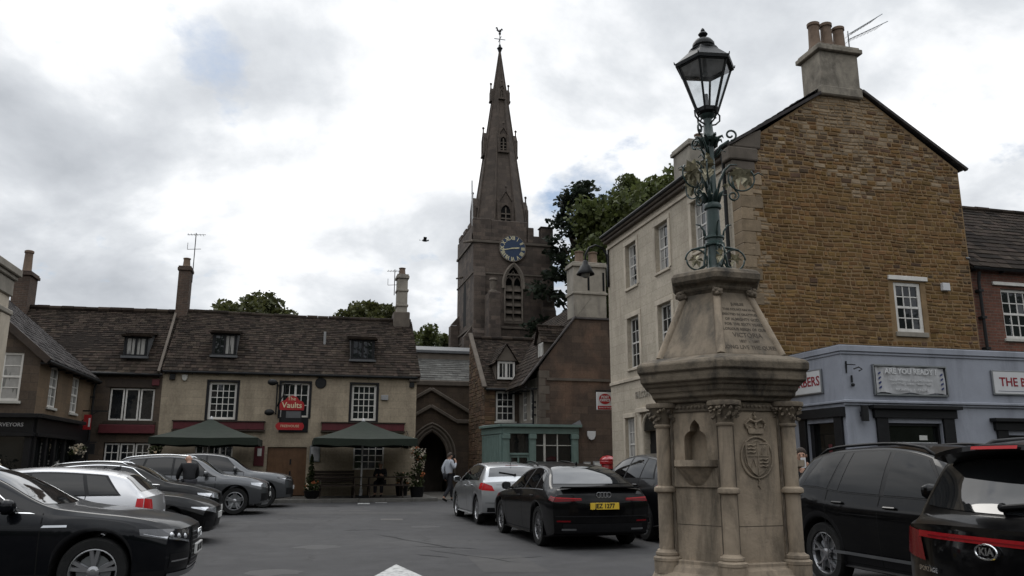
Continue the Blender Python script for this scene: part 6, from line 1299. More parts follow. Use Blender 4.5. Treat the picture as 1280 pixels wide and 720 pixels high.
# 4 grey compact suv
c = Car('compact_suv', 'gunmetal compact suv with bright headlamps and roof rails, nose towards the square', -3.0, 24.6, 0, 4.39, .91, 1.60, 2.6, .88,
  [(0,.84),(.12,.90),(.5,.99),(1.2,1.08),(1.9,1.49),(2.3,1.57),(2.7,1.60),(3.4,1.56),(3.95,1.45),(4.3,1.1),(4.39,.98)], [(0,.8),(.5,.9),(1.2,.98),(3.6,1.05),(4.39,1.0)], .36, .56, .24, paint='grey_p', clad=1, z=gz(24.6))
c.glass((1.26,1.93),(3.98,4.26),[(1.4,1.98,2.5,2.5),(2.56,2.56,3.3,3.2),(3.36,3.26,3.9,3.6)]); c.wheels(5,'double'); c.seams([1.4,2.53,3.35],(2.3,3.2)); c.mirrors(1.65,1.06); c.rails(2.0,3.9,'chrome')
c.lamp(False,.46,.88,.68,.82,.4,.74,.84,'lens','headlight'); c.strip(False,-.40,.40,.34,.82,'chrome','grille_surround',.004,12,4,sk0=.03,sk1=-.03); c.strip(False,-.37,.37,.38,.80,'plastic','grille',.009,12,4,sk0=.03,sk1=-.03); c.strip(False,.46,.82,.36,.56,'plastic','air_intake',.005,8,3,True); c.strip(False,-.75,.75,.25,.31,'satin','bumper_lip',.008); c.plate(False,.52,None,off=.025); c.ringsbadge(False,.68,.045,off=.025)
# 5 grey suv in front of the pub
c = Car('suv', 'dark gunmetal suv parked closest to the pub parasols', -2.45, 27.6, 0, 4.55, .95, 1.67, 2.7, .88,
  [(0,.92),(.15,.99),(.6,1.06),(1.3,1.14),(1.95,1.55),(2.35,1.64),(2.8,1.67),(3.6,1.62),(4.1,1.52),(4.45,1.15),(4.55,1.0)], [(0,.86),(.5,.96),(1.3,1.05),(3.8,1.14),(4.55,1.08)], .37, .58, .26, paint='grey_p', clad=1, z=gz(27.6), bowF=.3)
c.glass((1.36,1.99),(4.13,4.4),[(1.5,2.05,2.6,2.6),(2.66,2.66,3.4,3.35),(3.46,3.4,4.0,3.8)]); c.wheels(5,'double','rimd'); c.seams([1.5,2.63,3.42],(2.4,3.3)); c.mirrors(1.75,1.14)
c.lamp(False,.42,.88,.78,.88,.42,.84,.93,'lensd','headlight'); c.lamp(False,.46,.86,.80,.85,.3,.85,.88,'lens','daytime_lamp',.009); c.strip(False,-.4,.4,.70,.84,'plastic','grille',.006,12,3); c.strip(False,.48,.84,.40,.60,'plastic','air_intake',.005,8,3,True); c.strip(False,-.45,.45,.30,.5,'plastic','lower_grille',.006); c.strip(False,-.6,.6,.26,.30,'satin','bumper_lip',.01); c.plate(False,.6,None,off=.02)
# 6 black saloon, centre
c = Car('saloon_car', 'black saloon with yellow rear number plate in the middle of the square', 5.1, 15.75, 90, 4.76, .93, 1.45, 2.82, .88,
  [(0,.74),(.12,.80),(.5,.88),(1.25,.975),(1.4,1.0),(2.1,1.36),(2.5,1.43),(2.9,1.45),(3.4,1.40),(3.75,1.29),(4.15,1.08),(4.3,1.035),(4.6,1.03),(4.7,1.01),(4.76,.94)], [(0,.70),(.5,.82),(1.25,.90),(3.6,.97),(4.3,.96),(4.76,.90)], .35, .56, .19, paint='black', bowR=.2, rearlean=.9)
c.glass((1.42,2.12),(3.42,4.14),[(1.6,2.15,2.66,2.68),(2.74,2.76,3.45,3.4),(3.51,3.46,3.92,3.62)],.1,-.06,.92,'satin'); c.wheels(10,'y','rimd'); c.seams([1.45,2.7,3.6],(2.5,3.4)); c.mirrors(1.75,.98)
c.lamp(True,.40,.9,.822,.862,.3,.80,.885,'redlensd','tail_light'); c.lamp(True,.42,.9,.848,.86,.26,.862,.874,'redlens','light_bar',.009)
c.strip(True,-.38,.38,.80,.815,'plastic','boot_seam',.004); c.plate(True,.73,'JEZ 1277',off=.02); c.strip(True,-.84,.84,.555,.57,'plastic','bumper_crease',.006,16,1); c.strip(True,-.72,.72,.30,.44,'plastic','rear_diffuser',.007,16,3); c.strip(True,.50,.74,.33,.36,'satin','exhaust_trim',.014,6,1,True); c.strip(True,.6,.82,.47,.495,'redlensd','reflector',.008,6,1,True)
c.ringsbadge(True,.915,.042,'rimd',.016)
mb = MB(); 
G = []
for i in range(13):
    y = -.72+1.44*i/12; e = .06*(abs(y)/.72)**2
    for s, z in ((4.52+0,1.035),(4.72-e,1.055),(4.72-e,1.04),(4.55,1.02)): G.append((c.L/2-s+ e*.3, y, z))
mb.add(G,[(i*4+j,i*4+(j+1)%4,(i+1)*4+(j+1)%4,(i+1)*4+j) for i in range(12) for j in range(4)]); c.fin(mb,'boot_spoiler','plastic'); c.fin_aerial(3.25)
# 7 silver hatchback
c = Car('hatchback', 'silver hatchback ahead of the black saloon, red tail lamp and tailgate in view', 5.0, 20.95, 90, 4.25, .875, 1.46, 2.61, .9,
  [(0,.72),(.15,.80),(.6,.93),(1.1,1.02),(1.8,1.36),(2.2,1.44),(2.6,1.46),(3.3,1.42),(3.75,1.35),(3.95,1.24),(4.17,1.06),(4.25,1.0)], [(0,.68),(.5,.82),(1.1,.92),(3.5,1.0),(4.25,1.0)], .325, .56, .2, paint='silver', bowR=.22, z=gz(20.9), rearlean=.5)
c.glass((1.15,1.83),(3.80,4.10),[(1.3,1.9,2.4,2.42),(2.47,2.48,3.2,3.15),(3.26,3.2,3.65,3.45)]); c.wheels(5,'double'); c.seams([1.25,2.44,3.25],(2.25,3.1)); c.mirrors(1.55,.99)
c.lamp(True,.54,.9,.78,.90,.3,.80,.965,'redlens','tail_light',.006,.06); c.strip(True,-.5,.5,.92,.925,'seam','tailgate_gap'); c.plate(True,.80,None); c.strip(True,-.75,.75,.50,.52,'satin','bumper_crease'); c.strip(True,-.7,.7,.30,.40,'plastic','bumper_trim'); c.strip(True,-.12,.12,.87,.895,'chrome','tailgate_handle',.012)
mb = MB(); X = c.topp(4.08,0,.02); mb.bar(X,c.topp(4.0,.55,.02),.02,.02); mb.ball(X,.03,8,5); c.fin(mb,'rear_wiper','plastic')
mb = MB(); z = c.top(3.6); mb.tube([(c.L/2-3.55,0,z),(c.L/2-3.75,0,z+.14)],.008,5); c.fin(mb,'aerial','plastic'); mb = MB(); c.topq(mb,3.68,3.72,-.25,.25,.008,6,2); c.fin(mb,'high_brake_light','redlensd')
# 8 dark hatchback ahead of the saloon
c = Car('hatchback', 'dark hatchback mostly hidden behind the black saloon, before the teal shopfront', 7.3, 24.5, 90, 4.2, .88, 1.43, 2.6, .85,
  [(0,.72),(.15,.80),(.6,.92),(1.1,1.0),(1.8,1.33),(2.2,1.41),(2.6,1.43),(3.3,1.39),(3.7,1.31),(4.1,1.06),(4.2,1.0)], [(0,.68),(.5,.82),(1.1,.92),(3.5,1.0),(4.2,1.0)], .325, .55, .2, paint='dgrey', z=gz(24.5))
c.glass((1.15,1.83),(3.75,4.06),[(1.3,1.9,2.4,2.42),(2.47,2.48,3.2,3.15)]); c.wheels(5,'single'); c.seams([1.25,2.44,3.25],(2.25,3.1)); c.mirrors(1.55,.98); c.lamp(True,.5,.85,.76,.95,.3,.8,.965,'redlens','tail_light'); c.plate(True,.7,None); c.rails(2.0,3.6)
# 9 dark suv beside the saloon
c = Car('suv', 'black suv between the black saloon and the fountain, partly hidden by its columns', 7.38, 16.2, 90, 4.7, .97, 1.66, 2.85, .88,
  [(0,.92),(.15,.99),(.6,1.07),(1.35,1.15),(2.05,1.54),(2.4,1.62),(2.9,1.66),(3.7,1.60),(4.2,1.5),(4.55,1.24),(4.7,1.15)], [(0,.88),(.5,.98),(1.3,1.07),(3.8,1.14),(4.7,1.13)], .375, .60, .27, paint='dgrey', clad=1)
c.glass((1.42,2.1),(4.22,4.5),[(1.55,2.12,2.66,2.68),(2.73,2.75,3.5,3.45),(3.56,3.5,4.15,3.9)]); c.wheels(10,'y','rimd'); c.seams([1.5,2.7,3.5],(2.5,3.4)); c.mirrors(1.8,1.15,None); c.lamp(True,.45,.9,.9,1.02,.3,.93,1.05,'redlensd','tail_light'); c.plate(True,.8,None)
# 10 black suv right of the fountain, facing out
c = Car('suv', 'black suv right of the fountain with split-spoke wheel, dark glass and roof rails', 7.2, 7.62, -90, 4.71, .945, 1.675, 2.86, .9,
  [(0,.92),(.15,.99),(.6,1.07),(1.35,1.15),(2.05,1.55),(2.45,1.64),(2.9,1.675),(3.6,1.655),(4.15,1.56),(4.4,1.38),(4.6,1.2),(4.71,1.14)], [(0,.88),(.5,.97),(1.3,1.04),(3.4,1.09),(3.9,1.135),(4.3,1.14),(4.71,1.11)], .37, .585, .26, paint='black', clad=2, bowR=.2)
c.glass((1.42,2.1),(4.2,4.5),[(1.55,2.12,2.62,2.66),(2.70,2.74,3.42,3.36),(3.44,3.38,3.60,3.50),(3.64,3.54,4.18,3.92)],.1,chrome='plastic'); c.wheels(5,'y'); c.seams([1.48,2.68,3.62],(2.48,3.38),chrome='body'); c.mirrors(1.75,1.14); c.rails(2.1,4.1)
for sg in (1,-1): mb = MB(); c.side(mb,1.6,1.6,3.5,3.5,.40,.435,.02,16,1,(sg,)); c.fin(mb,'sill_strip','satin',True)
c.lamp(True,.45,.9,.9,1.02,.34,.93,1.05,'redlensd','tail_light'); c.plate(True,.85,None); mb = MB(); c.side(mb,3.86,3.86,4.06,4.06,.86,1.02,.003,4,4,(-1,)); c.fin(mb,'fuel_flap','black',True)
# 11 black suv, bottom right corner, tail to the camera
c = Car('suv', 'black suv cropped at the bottom right, full-width red tail lamp and oval badge', 6.13, 4.02, 0, 4.48, .925, 1.635, 2.67, .9,
  [(0,.9),(.15,.97),(.6,1.06),(1.3,1.13),(2.0,1.53),(2.4,1.61),(2.8,1.635),(3.6,1.60),(4.05,1.545),(4.12,1.50),(4.36,1.14),(4.42,1.10),(4.48,1.075)], [(0,.86),(.5,.95),(1.3,1.03),(3.8,1.12),(4.48,1.06)], .36, .60, .24, paint='black', clad=1, bowR=.24, rearlean=.15)
c.glass((1.36,2.05),(4.15,4.35),[(1.5,2.1,2.6,2.62),(2.66,2.68,3.4,3.35),(3.46,3.4,3.85,3.62)],.1,-.04,.93); c.wheels(5,'double'); c.seams([1.45,2.63,3.42],(2.45,3.3)); c.mirrors(1.75,1.12); c.rails(2.1,3.9)
c.lamp(True,.55,.92,.84,1.02,.26,.86,1.035,'redlensd','tail_light',.008,.06); c.strip(True,-.62,.62,.985,1.025,'redbar','light_bar',.012,16,2); c.strip(True,-.5,.5,1.0,1.006,'redlensd','bar_crease',.016,16,1)
G = []; mb = MB()
for i in range(15):
    y = -.60+1.2*i/14; e = .1*(abs(y)/.6)**2.2; zz = 1.58-.05*(abs(y)/.6)**2
    for s, z in ((4.0,zz+.012),(4.33-e,zz-.02),(4.34-e,zz-.05),(4.12,zz-.085)): G.append((c.L/2-s, y, z))
mb.add(G,[(i*4+j,i*4+(j+1)%4,(i+1)*4+(j+1)%4,(i+1)*4+j) for i in range(14) for j in range(4)]+[(0,1,2,3),(56,57,58,59)]); c.fin(mb,'roof_spoiler','black',True,40)
mb = MB(); mb.add([(c.L/2-4.348,-.17,1.533),(c.L/2-4.348,.17,1.533),(c.L/2-4.342,.17,1.552),(c.L/2-4.342,-.17,1.552)],[(0,1,2,3)]); c.fin(mb,'high_brake_light','redlens')
F = lambda u, v, n=0: (c.endp(u,v,.012,True)[0]-n, -u, v+.045)
mb = MB(); pts = [F(.078*math.cos(2*PI*i/28),.90+.042*math.sin(2*PI*i/28),.004) for i in range(29)]; mb.tube(pts,.006,6); text(mb,F,'KIA',.058,0,.90,.002,ext=.003,sx=1.15,bold=.002); c.fin(mb,'badge','chrome')
mb = MB(); text(mb,F,'SPORTAGE',.04,-.52,.745,.002,ext=.002,sx=1.1,bold=.001); c.fin(mb,'tailgate_lettering','chrome')
c.plate(True,.62,None); c.strip(True,-.7,.7,.3,.45,'plastic','bumper_trim',.01); c.strip(True,-.66,.66,.70,.706,'seam','tailgate_gap',.004)
mb = MB(); a = c.topp(4.33,0,.03); b = c.topp(4.29,-.62,.03); mb.bar(a,b,.05,.03); mb.ball(a,.028,10,6); c.fin(mb,'rear_wiper','plastic',bevel=.008)

# ------------------------------------------------------------------ PEOPLE
mt.update(skin=M('skin',(.42,.25,.18),.55,.12,8,.03,60), shirt=M('pale_grey_shirt',(.4,.42,.46),.85,.12,6,.25,18), trous=M('dark_trousers',(.018,.018,.022),.85,.25,6,.2,20), shoe=M('black_shoes',(.012,.012,.012),.5,.2,8,.05,40), hair=M('dark_brown_hair',(.03,.02,.014),.7,.3,20,.3,60), coat=M('black_jacket',(.014,.014,.016),.8,.25,6,.25,18), white_s=M('white_stripe_cloth',(.55,.55,.55),.8,.1,8,.1,30), greyhair=M('cropped_grey_hair',(.3,.27,.24),.7,.2,20,.3,60), maroon=M('maroon_sleeve',(.06,.015,.015),.85,.2,6,.2,20))
def skinmesh(name, verts, edges, radii, mat, par, root=0, sub=2):
    me = bpy.data.meshes.new(name); me.from_pydata(verts, edges, []); o = bpy.data.objects.new(name, me); COL.objects.link(o); o.parent = par; me.materials.append(mt[mat])
    mo = o.modifiers.new('skin','SKIN'); mo.use_smooth_shade = True
    sv = me.skin_vertices[0].data
    for i, r in enumerate(radii): sv[i].radius = (r, r) if not isinstance(r, tuple) else r; sv[i].use_root = (i == root)
    sm = o.modifiers.new('sub','SUBSURF'); sm.levels = sub; sm.render_levels = sub
    return o
def person(name_label, x, y, z, rot, J, top='shirt', legs='trous', hair='hair', h=1., extra=None, bald=False):
    """J: joints in metres (local, facing +Y): pelvis chest neck head, per side shoulder elbow wrist hand hip knee ankle toe"""
    r = thing('person', name_label, 'person', (x,y,z), R(rot)); r.scale = (h,h,h)
    V = []; E = []; Rr = []
    def add(p, rad, par=None):
        V.append(tuple(p)); Rr.append(rad)
        if par is not None: E.append((par, len(V)-1))
        return len(V)-1
    pe = add(J['pelvis'],(.145,.10)); ab = add(Vector(J['pelvis']).lerp(Vector(J['chest']),.5),(.13,.09),pe); chs = add(J['chest'],(.155,.105),ab); ne = add(J['neck'],.058,chs); 
    hd_ = Vector(J['head']); nk = Vector(J['neck']); up = (hd_-nk).normalized(); j0 = add(nk.lerp(hd_,.45),.062,ne); j1 = add(hd_-up*.03,(.078,.092),j0); j2 = add(hd_+up*.045,(.08,.095),j1); add(hd_+up*.09,(.05,.06),j2)
    for s in 'LR':
        sh = add(J['sh'+s],.062,chs); el = add(J['el'+s],.045,sh); wr = add(J['wr'+s],.028,el); ha = Vector(J['ha'+s]); w_ = Vector(J['wr'+s]); d = (ha-w_).normalized(); pa = add(w_+d*.06,(.036,.02),wr); side = d.cross(Vector(J.get('palm'+s,(0,1,0)))).normalized()
        for k, (o_, l) in enumerate(((-.027,.065),(-.009,.08),(.009,.075),(.027,.058))):
            b = add(w_+d*.095+side*o_,.0105,pa); m_ = add(w_+d*(.095+l*.55)+side*o_*1.1+Vector(J.get('palm'+s,(0,1,0)))*.008,.009,b); add(w_+d*(.095+l)+side*o_*1.1+Vector(J.get('palm'+s,(0,1,0)))*.028,.007,m_)
        b = add(w_+d*.05+side*-.035,.012,pa); add(w_+d*.09+side*-.052,.009,b)
        hi = add(J['hi'+s],.09,pe); kn = add(J['kn'+s],.062,hi); an = add(J['an'+s],.042,kn); add(J['to'+s],(.04,.03),an)
    skinmesh('body', V, E, Rr, 'skin', r)
    # clothing
    V = []; E = []; Rr = []
    pe = add(Vector(J['pelvis'])+Vector((0,0,-.06)),(.172,.135)); ab = add(Vector(J['pelvis']).lerp(Vector(J['chest']),.5),(.158,.12),pe); chs = add(J['chest'],(.175,.13),ab); add(nk-up*.02,.085,chs)
    for s in 'LR': sh = add(J['sh'+s],.082,chs); el = add(J['el'+s],.062,sh); add(Vector(J['el'+s]).lerp(Vector(J['wr'+s]),.92),.045,el)
    skinmesh('jacket' if top == 'coat' else 'shirt', V, E, Rr, top, r)
    V = []; E = []; Rr = []; pe = add(Vector(J['pelvis'])+Vector((0,0,-.02)),(.16,.12))
    for s in 'LR': hi = add(J['hi'+s],.105,pe); kn = add(J['kn'+s],.08,hi); add(Vector(J['kn'+s]).lerp(Vector(J['an'+s]),.95),.065,kn)
    skinmesh('trousers', V, E, Rr, legs, r)
    for s in 'LR':
        V = []; E = []; Rr = []; a = Vector(J['an'+s]); t = Vector(J['to'+s]); b = add(a-(t-a)*.28+Vector((0,0,-.03)),.045); b = add(a.lerp(t,.4)+Vector((0,0,-.02)),.05,b); add(t+(t-a)*.2,.038,b); skinmesh('shoe', V, E, Rr, 'shoe', r)
    # face and hair
    f = Vector(J.get('face',(0,1,0))).normalized(); sd = f.cross(up).normalized(); mb = MB()
    for s in (-1,1): mb.ball(tuple(hd_+f*.088+sd*.032*s+up*.01),.011,8,5)
    mb.build('eyes', mt['shoe'], r, local=True); mb = MB(); mb.ball(tuple(hd_+f*.1-up*.018),.017,8,5,0,1,1,1.4); 
    for s in (-1,1): mb.ball(tuple(hd_+sd*.082*s-up*.005),.022,8,5,0,.5,1,1.3)
    mb.tube([tuple(hd_+f*.088-up*.058-sd*.02),tuple(hd_+f*.093-up*.058),tuple(hd_+f*.088-up*.058+sd*.02)],.006,5); mb.build('face', mt['skin'], r, local=True, smooth=True)
    if not bald:
        mb = MB(); c0 = hd_+up*.035-f*.022; n = 14
        rows = []
        for i in range(6):
            t = PI*.5*i/5*1.15
            for j in range(n):
                a = 2*PI*j/n; dv = f*math.cos(a)*math.sin(t)*.1+sd*math.sin(a)*math.sin(t)*.09+up*math.cos(t)*.1; dv -= up*(.05*max(0,-math.cos(a)))*(i/5); rows.append(tuple(c0+dv))
        mb.add(rows,[(i*n+j,i*n+(j+1)%n,(i+1)*n+(j+1)%n,(i+1)*n+j) for i in range(5) for j in range(n)]); mb.build('hair', mt[hair], r, local=True, smooth=True)
    if extra: extra(r)
    return r
stand = dict(pelvis=(0,0,.95),chest=(0,.01,1.3),neck=(0,0,1.47),head=(0,.02,1.62),shL=(-.17,0,1.41),shR=(.17,0,1.41),elL=(-.23,-.03,1.14),elR=(.23,-.03,1.14),wrL=(-.23,.05,.9),wrR=(.23,.05,.9),haL=(-.22,.09,.78),haR=(.22,.09,.78),hiL=(-.09,0,.9),hiR=(.09,0,.9),knL=(-.1,.03,.5),knR=(.1,.03,.5),anL=(-.1,0,.09),anR=(.1,0,.09),toL=(-.11,.15,.04),toR=(.11,.15,.04),palmL=(.8,.3,0),palmR=(-.8,.3,0))
walk = dict(stand); walk.update(knL=(-.09,.2,.52),anL=(-.09,.22,.1),toL=(-.1,.37,.05),knR=(.09,-.02,.49),anR=(.09,-.28,.14),toR=(.1,-.15,.05),elR=(.25,.06,1.16),wrR=(.16,.2,1.38),haR=(.12,.17,1.5),palmR=(-.8,-.3,0),elL=(-.22,-.12,1.14),wrL=(-.2,-.05,.88),haL=(-.19,-.02,.76),head=(0,.04,1.61))
def phone(r): mb = MB(); mb.box(.09,.105,.12,.19,1.5,1.65); mb.build('phone', mt['plastic'], r, local=True, bevel=.004)
person('man in pale grey shirt walking past the church porch, hand to his face', 5.2, 29.2, .1, -65, walk, extra=phone)
lean = dict(stand); lean.update(chest=(0,.1,1.25),neck=(0,.16,1.39),head=(0,.22,1.5),shL=(-.17,.1,1.35),shR=(.17,.1,1.35),elL=(-.24,.2,1.1),elR=(.24,.2,1.1),wrL=(-.2,.38,1.0),wrR=(.2,.38,1.0),haL=(-.17,.48,1.0),haR=(.17,.48,1.0))
person('bald man in a black top standing among the cars parked on the left', -2.75, 22.62, gz(22.6), 20, lean, 'coat', 'trous', bald=True)
sit = dict(stand); sit.update(pelvis=(0,0,.52),chest=(0,.06,.86),neck=(0,.1,1.03),head=(0,.15,1.17),shL=(-.17,.05,.97),shR=(.17,.05,.97),elL=(-.22,.18,.76),elR=(.22,.18,.76),wrL=(-.12,.36,.78),wrR=(.12,.36,.78),haL=(-.08,.46,.8),haR=(.08,.46,.8),hiL=(-.1,.05,.5),hiR=(.1,.05,.5),knL=(-.12,.46,.52),knR=(.12,.46,.52),anL=(-.12,.48,.1),anR=(.12,.48,.1),toL=(-.12,.62,.05),toR=(.12,.62,.05))
person('seated person in dark jacket at the pub picnic table by the parasol pole', 3.0, 31.55, .22, 165, sit, 'coat', 'trous', 'greyhair')
hold = dict(stand); hold.update(elL=(-.24,.14,1.17),wrL=(-.12,.32,1.36),haL=(-.06,.36,1.46),elR=(.24,.14,1.17),wrR=(.12,.32,1.36),haR=(.06,.36,1.46),palmL=(.3,-.8,.2),palmR=(-.3,-.8,.2))
def phone2(r): mb = MB(); mb.box(-.04,.04,.38,.392,1.42,1.58); mb.build('phone', mt['signwhite'], r, local=True, bevel=.004)
person('person raising a pale phone behind the black suv beside the fountain', 7.75, 11.5, 0, 150, hold, 'coat', 'trous', extra=phone2, h=.97)
BANKS = [(480,140,26,.115),(760,170,90,.07),(1170,110,90,.08),(90,300,50,-.09),(1260,230,90,-.06),(400,310,90,-.085),(60,40,40,.1),(110,150,60,.06),(800,60,200,-.05)]
CLOUD = [(.28,(.42,.445,.48)),(.42,(.54,.565,.60)),(.51,(.66,.685,.715)),(.59,(.84,.855,.875)),(.69,(1.06,1.06,1.06))]
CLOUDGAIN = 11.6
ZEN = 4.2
HOLES = [(288,98,900,.3),(445,126,2500,.28),(725,250,900,.3),(240,60,700,.12)]
EXPO = .06
# ------------------------------------------------------------------ PUB TERRACE PROPS
TZ0 = .22
def parasol(x, y, half, label, zlow=2.3, ztop=3.0):
    r = thing('parasol', label, 'parasol', (x,y,TZ0), 0, 'green parasols outside the pub')
    mb = MB(); mb.tube([(0,0,0),(0,0,ztop-TZ0-.05)],.035,10); mb.lathe([(.06,.0),(.06,.3)],10); o = mb.build('pole', mt['alu'], r, local=True)
    mb = MB(); mb.box(-.35,.35,-.35,.35,.0,.07); mb.build('base', mt['plastic'], r, local=True, bevel=.02)
    mb = MB(); a = zlow-TZ0; b = ztop-TZ0; n = 10
    for q in range(4):
        ca, sa = math.cos(q*PI/2), math.sin(q*PI/2)
        def S(u, v): # u -1..1 along edge, v 0 (edge) ..1 (apex)
            X = half*(1-v)*u; Y = -half*(1-v); z = a+(b-a)*v-.05*math.sin(PI*(u+1)/2)*(1-v)*.5*(1-abs(u))-.06*math.sin(PI*v)
            return (X*ca-Y*sa, X*sa+Y*ca, z)
        for i in range(n):
            for j in range(6): mb.quad(S(-1+2*i/n,j/6),S(-1+2*(i+1)/n,j/6),S(-1+2*(i+1)/n,(j+1)/6),S(-1+2*i/n,(j+1)/6))
        def Vv(u, k): p = S(u,0); return (p[0]*(1+.004*k), p[1]*(1+.004*k), p[2]-.24*k-.02*k*math.sin(u*9+q))
        for i in range(n*2): u0 = -1+i/n; u1 = -1+(i+1)/n; mb.quad(Vv(u0,1),Vv(u1,1),Vv(u1,0),Vv(u0,0))
    mb.build('canopy', mt['canvas'], r, local=True, smooth=True, angle=30)
    for k in range(8):
        an = k*PI/4; R_ = half*(1.38 if k % 2 else .98); mb = MB(); mb.bar((0,0,b-.2),(R_*.97*math.cos(an),R_*.97*math.sin(an),a-.07),.025); mb.build('rib', mt['alu'], r, local=True)
    mb = MB(); mb.lathe([(.07,-.02),(.05,.04),(.02,.09)],10,(0,0,b)); mb.build('finial', mt['alu'], r, local=True); return r
parasol(-3.15, 30.62, 1.72, 'dark green square parasol on the left, above the parked grey suv')
parasol(2.2, 30.62, 1.8, 'dark green square parasol on the right, over the pub picnic tables')
def picnic(x, y, label):
    r = thing('picnic_table', label, 'picnic table', (x,y,TZ0), R(rnd.uniform(-3,3)), 'picnic tables outside the pub'); L_ = 1.7
    mb = MB()
    for k in range(5): mb.box(-L_/2,L_/2,-.36+k*.146,-.36+k*.146+.136,.71,.745)
    mb.build('tabletop', mt['darkwood'], r, local=True, bevel=.006)
    for s in (-1,1):
        mb = MB()
        for k in range(2): y0 = s*.62+(-.13+.13*k); mb.box(-L_/2,L_/2,y0,y0+.12,.42,.455)
        mb.build('seat', mt['darkwood'], r, local=True, bevel=.006)
        for x0 in (-.6,.6): mb = MB(); mb.bar((x0,s*.22,.71),(x0,s*.66,.0),.045,.09); mb.build('leg', mt['darkwood'], r, local=True)
    for x0 in (-.6,.6): mb = MB(); mb.box(x0-.022,x0+.022,-.75,.75,.34,.41); mb.build('cross_rail', mt['darkwood'], r, local=True)
    return r
picnic(1.35,30.75,'dark wooden picnic table left of the parasol pole'); picnic(3.1,30.8,'dark wooden picnic table right of the parasol pole, with someone sitting')
bn_ = thing('bench', 'dark slatted bench backed against the pub wall left of the window', 'bench', (1.3,32.1,TZ0))
mb = MB()
for k in range(4): mb.box(.45,2.05,31.9+k*.11,31.99+k*.11,.63,.665)
for k in range(4): mb.box(.45,2.05,32.36,32.4,.75+k*.11,.84+k*.11)
mb.build('slats', mt['darkwood'], bn_)
for x in (.5,2.0): mb = MB(); mb.box(x-.03,x+.03,31.9,32.42,TZ0,.64); mb.build('leg', mt['darkwood'], bn_)
mt.update(leaf1=Leaf('leaf_mid_green',(.068,.088,.03)), leaf2=Leaf('leaf_olive_green',(.06,.07,.026)), leaf3=Leaf('conifer_needle',(.02,.03,.02),.45), leafp=Leaf('pot_plant_leaf',(.045,.06,.025)), petal=Leaf('pale_petal',(.62,.58,.5),.3), petalr=Leaf('orange_petal',(.4,.14,.06),.3), bark=M('bark',(.05,.04,.03),.95,.3,4,.5,14))
def leaves(mb, c, rx, rz, n, size, rg, m=0, shell=.5, flat=0.):
    for _ in range(n):
        t = rg.random()*2*PI; e = math.asin(rg.uniform(-1,1)); k = rg.random()**shell
        p = Vector((c[0]+rx*k*math.cos(t)*math.cos(e), c[1]+rx*k*math.sin(t)*math.cos(e), c[2]+rz*k*math.sin(e)))
        d = Vector((rg.uniform(-1,1),rg.uniform(-1,1),rg.uniform(-1,1)*(1-flat))).normalized(); s = d.orthogonal().normalized(); s = (s*math.cos(t)+d.cross(s)*math.sin(t)); l = size*(.6+.8*rg.random()); w = l*.34
        mb.add([p-d*l*.5, p+s*w, p+d*l*.5, p-s*w],[(0,1,2,3)],m)
def potplant(x, y, z, label, w, h, style, cat='planter'):
    r = thing('planter' if style != 'bush' else 'potted_shrub', label, cat, (x,y,z)); rg = random.Random(int(x*100))
    mb = MB()
    if style == 'bowl': mb.lathe([(.16,.0),(.24,.08),(.28,.26),(.3,.28),(.25,.28)],14)
    else: mb.lathe([(w*.4,0),(w*.5,.36),(w*.52,.38),(w*.42,.38)],14)
    mb.build('pot', mt['plastic'], r, local=True, smooth=True, angle=40); mb = MB()
    if style == 'tall':
        for i in range(16): t = rg.random()*6.28; mb.tube([(0,0,.3),(.1*math.cos(t),.1*math.sin(t),.3+h*.5),(.28*math.cos(t)*rg.random(),.28*math.sin(t)*rg.random(),.3+h*(.6+.4*rg.random()))],[.012,.009,.004],5,1)
        for i in range(26): leaves(mb,(rg.uniform(-.2,.2),rg.uniform(-.2,.2),.35+h*rg.random()),.16,.16,26,.1,rg,0)
        for i in range(26): leaves(mb,(rg.uniform(-.22,.22),rg.uniform(-.25,.1),.5+h*(rg.random()**.7)),.11,.1,9,.075,rg,2 if rg.random() < .75 else 3)
    elif style == 'cone':
        for i in range(40): f = rg.random(); leaves(mb,(0,0,.38+h*f),w*.45*(1-f)+.04,.1,30,.07,rg,0)
    else:
        for i in range(14): leaves(mb,(rg.uniform(-.2,.2),rg.uniform(-.15,.15),.3+h*.6*rg.random()),.13,.12,22,.09,rg,0)
        for i in range(10): leaves(mb,(rg.uniform(-.22,.22),rg.uniform(-.2,.1),.35+h*.6*rg.random()),.07,.06,7,.06,rg,3 if i % 2 else 2)
    mb.build('foliage', [mt['leafp'],mt['bark'],mt['petal'],mt['petalr']], r, local=True); return r
potplant(4.25,30.5,TZ0,'tall flowering shrub in a dark pot at the church end of the terrace',.55,1.35,'tall')
potplant(.45,29.95,TZ0,'low flower tub with yellow-green plants at the kerb by the oak door',.5,.4,'bowl')
potplant(.42,31.9,TZ0,'slim dark conical shrub in a pot beside the menu board',.4,1.15,'cone')
potplant(3.85,31.9,TZ0,'leafy dark potted shrub against the pub wall behind the tall flowers',.5,.9,'low')
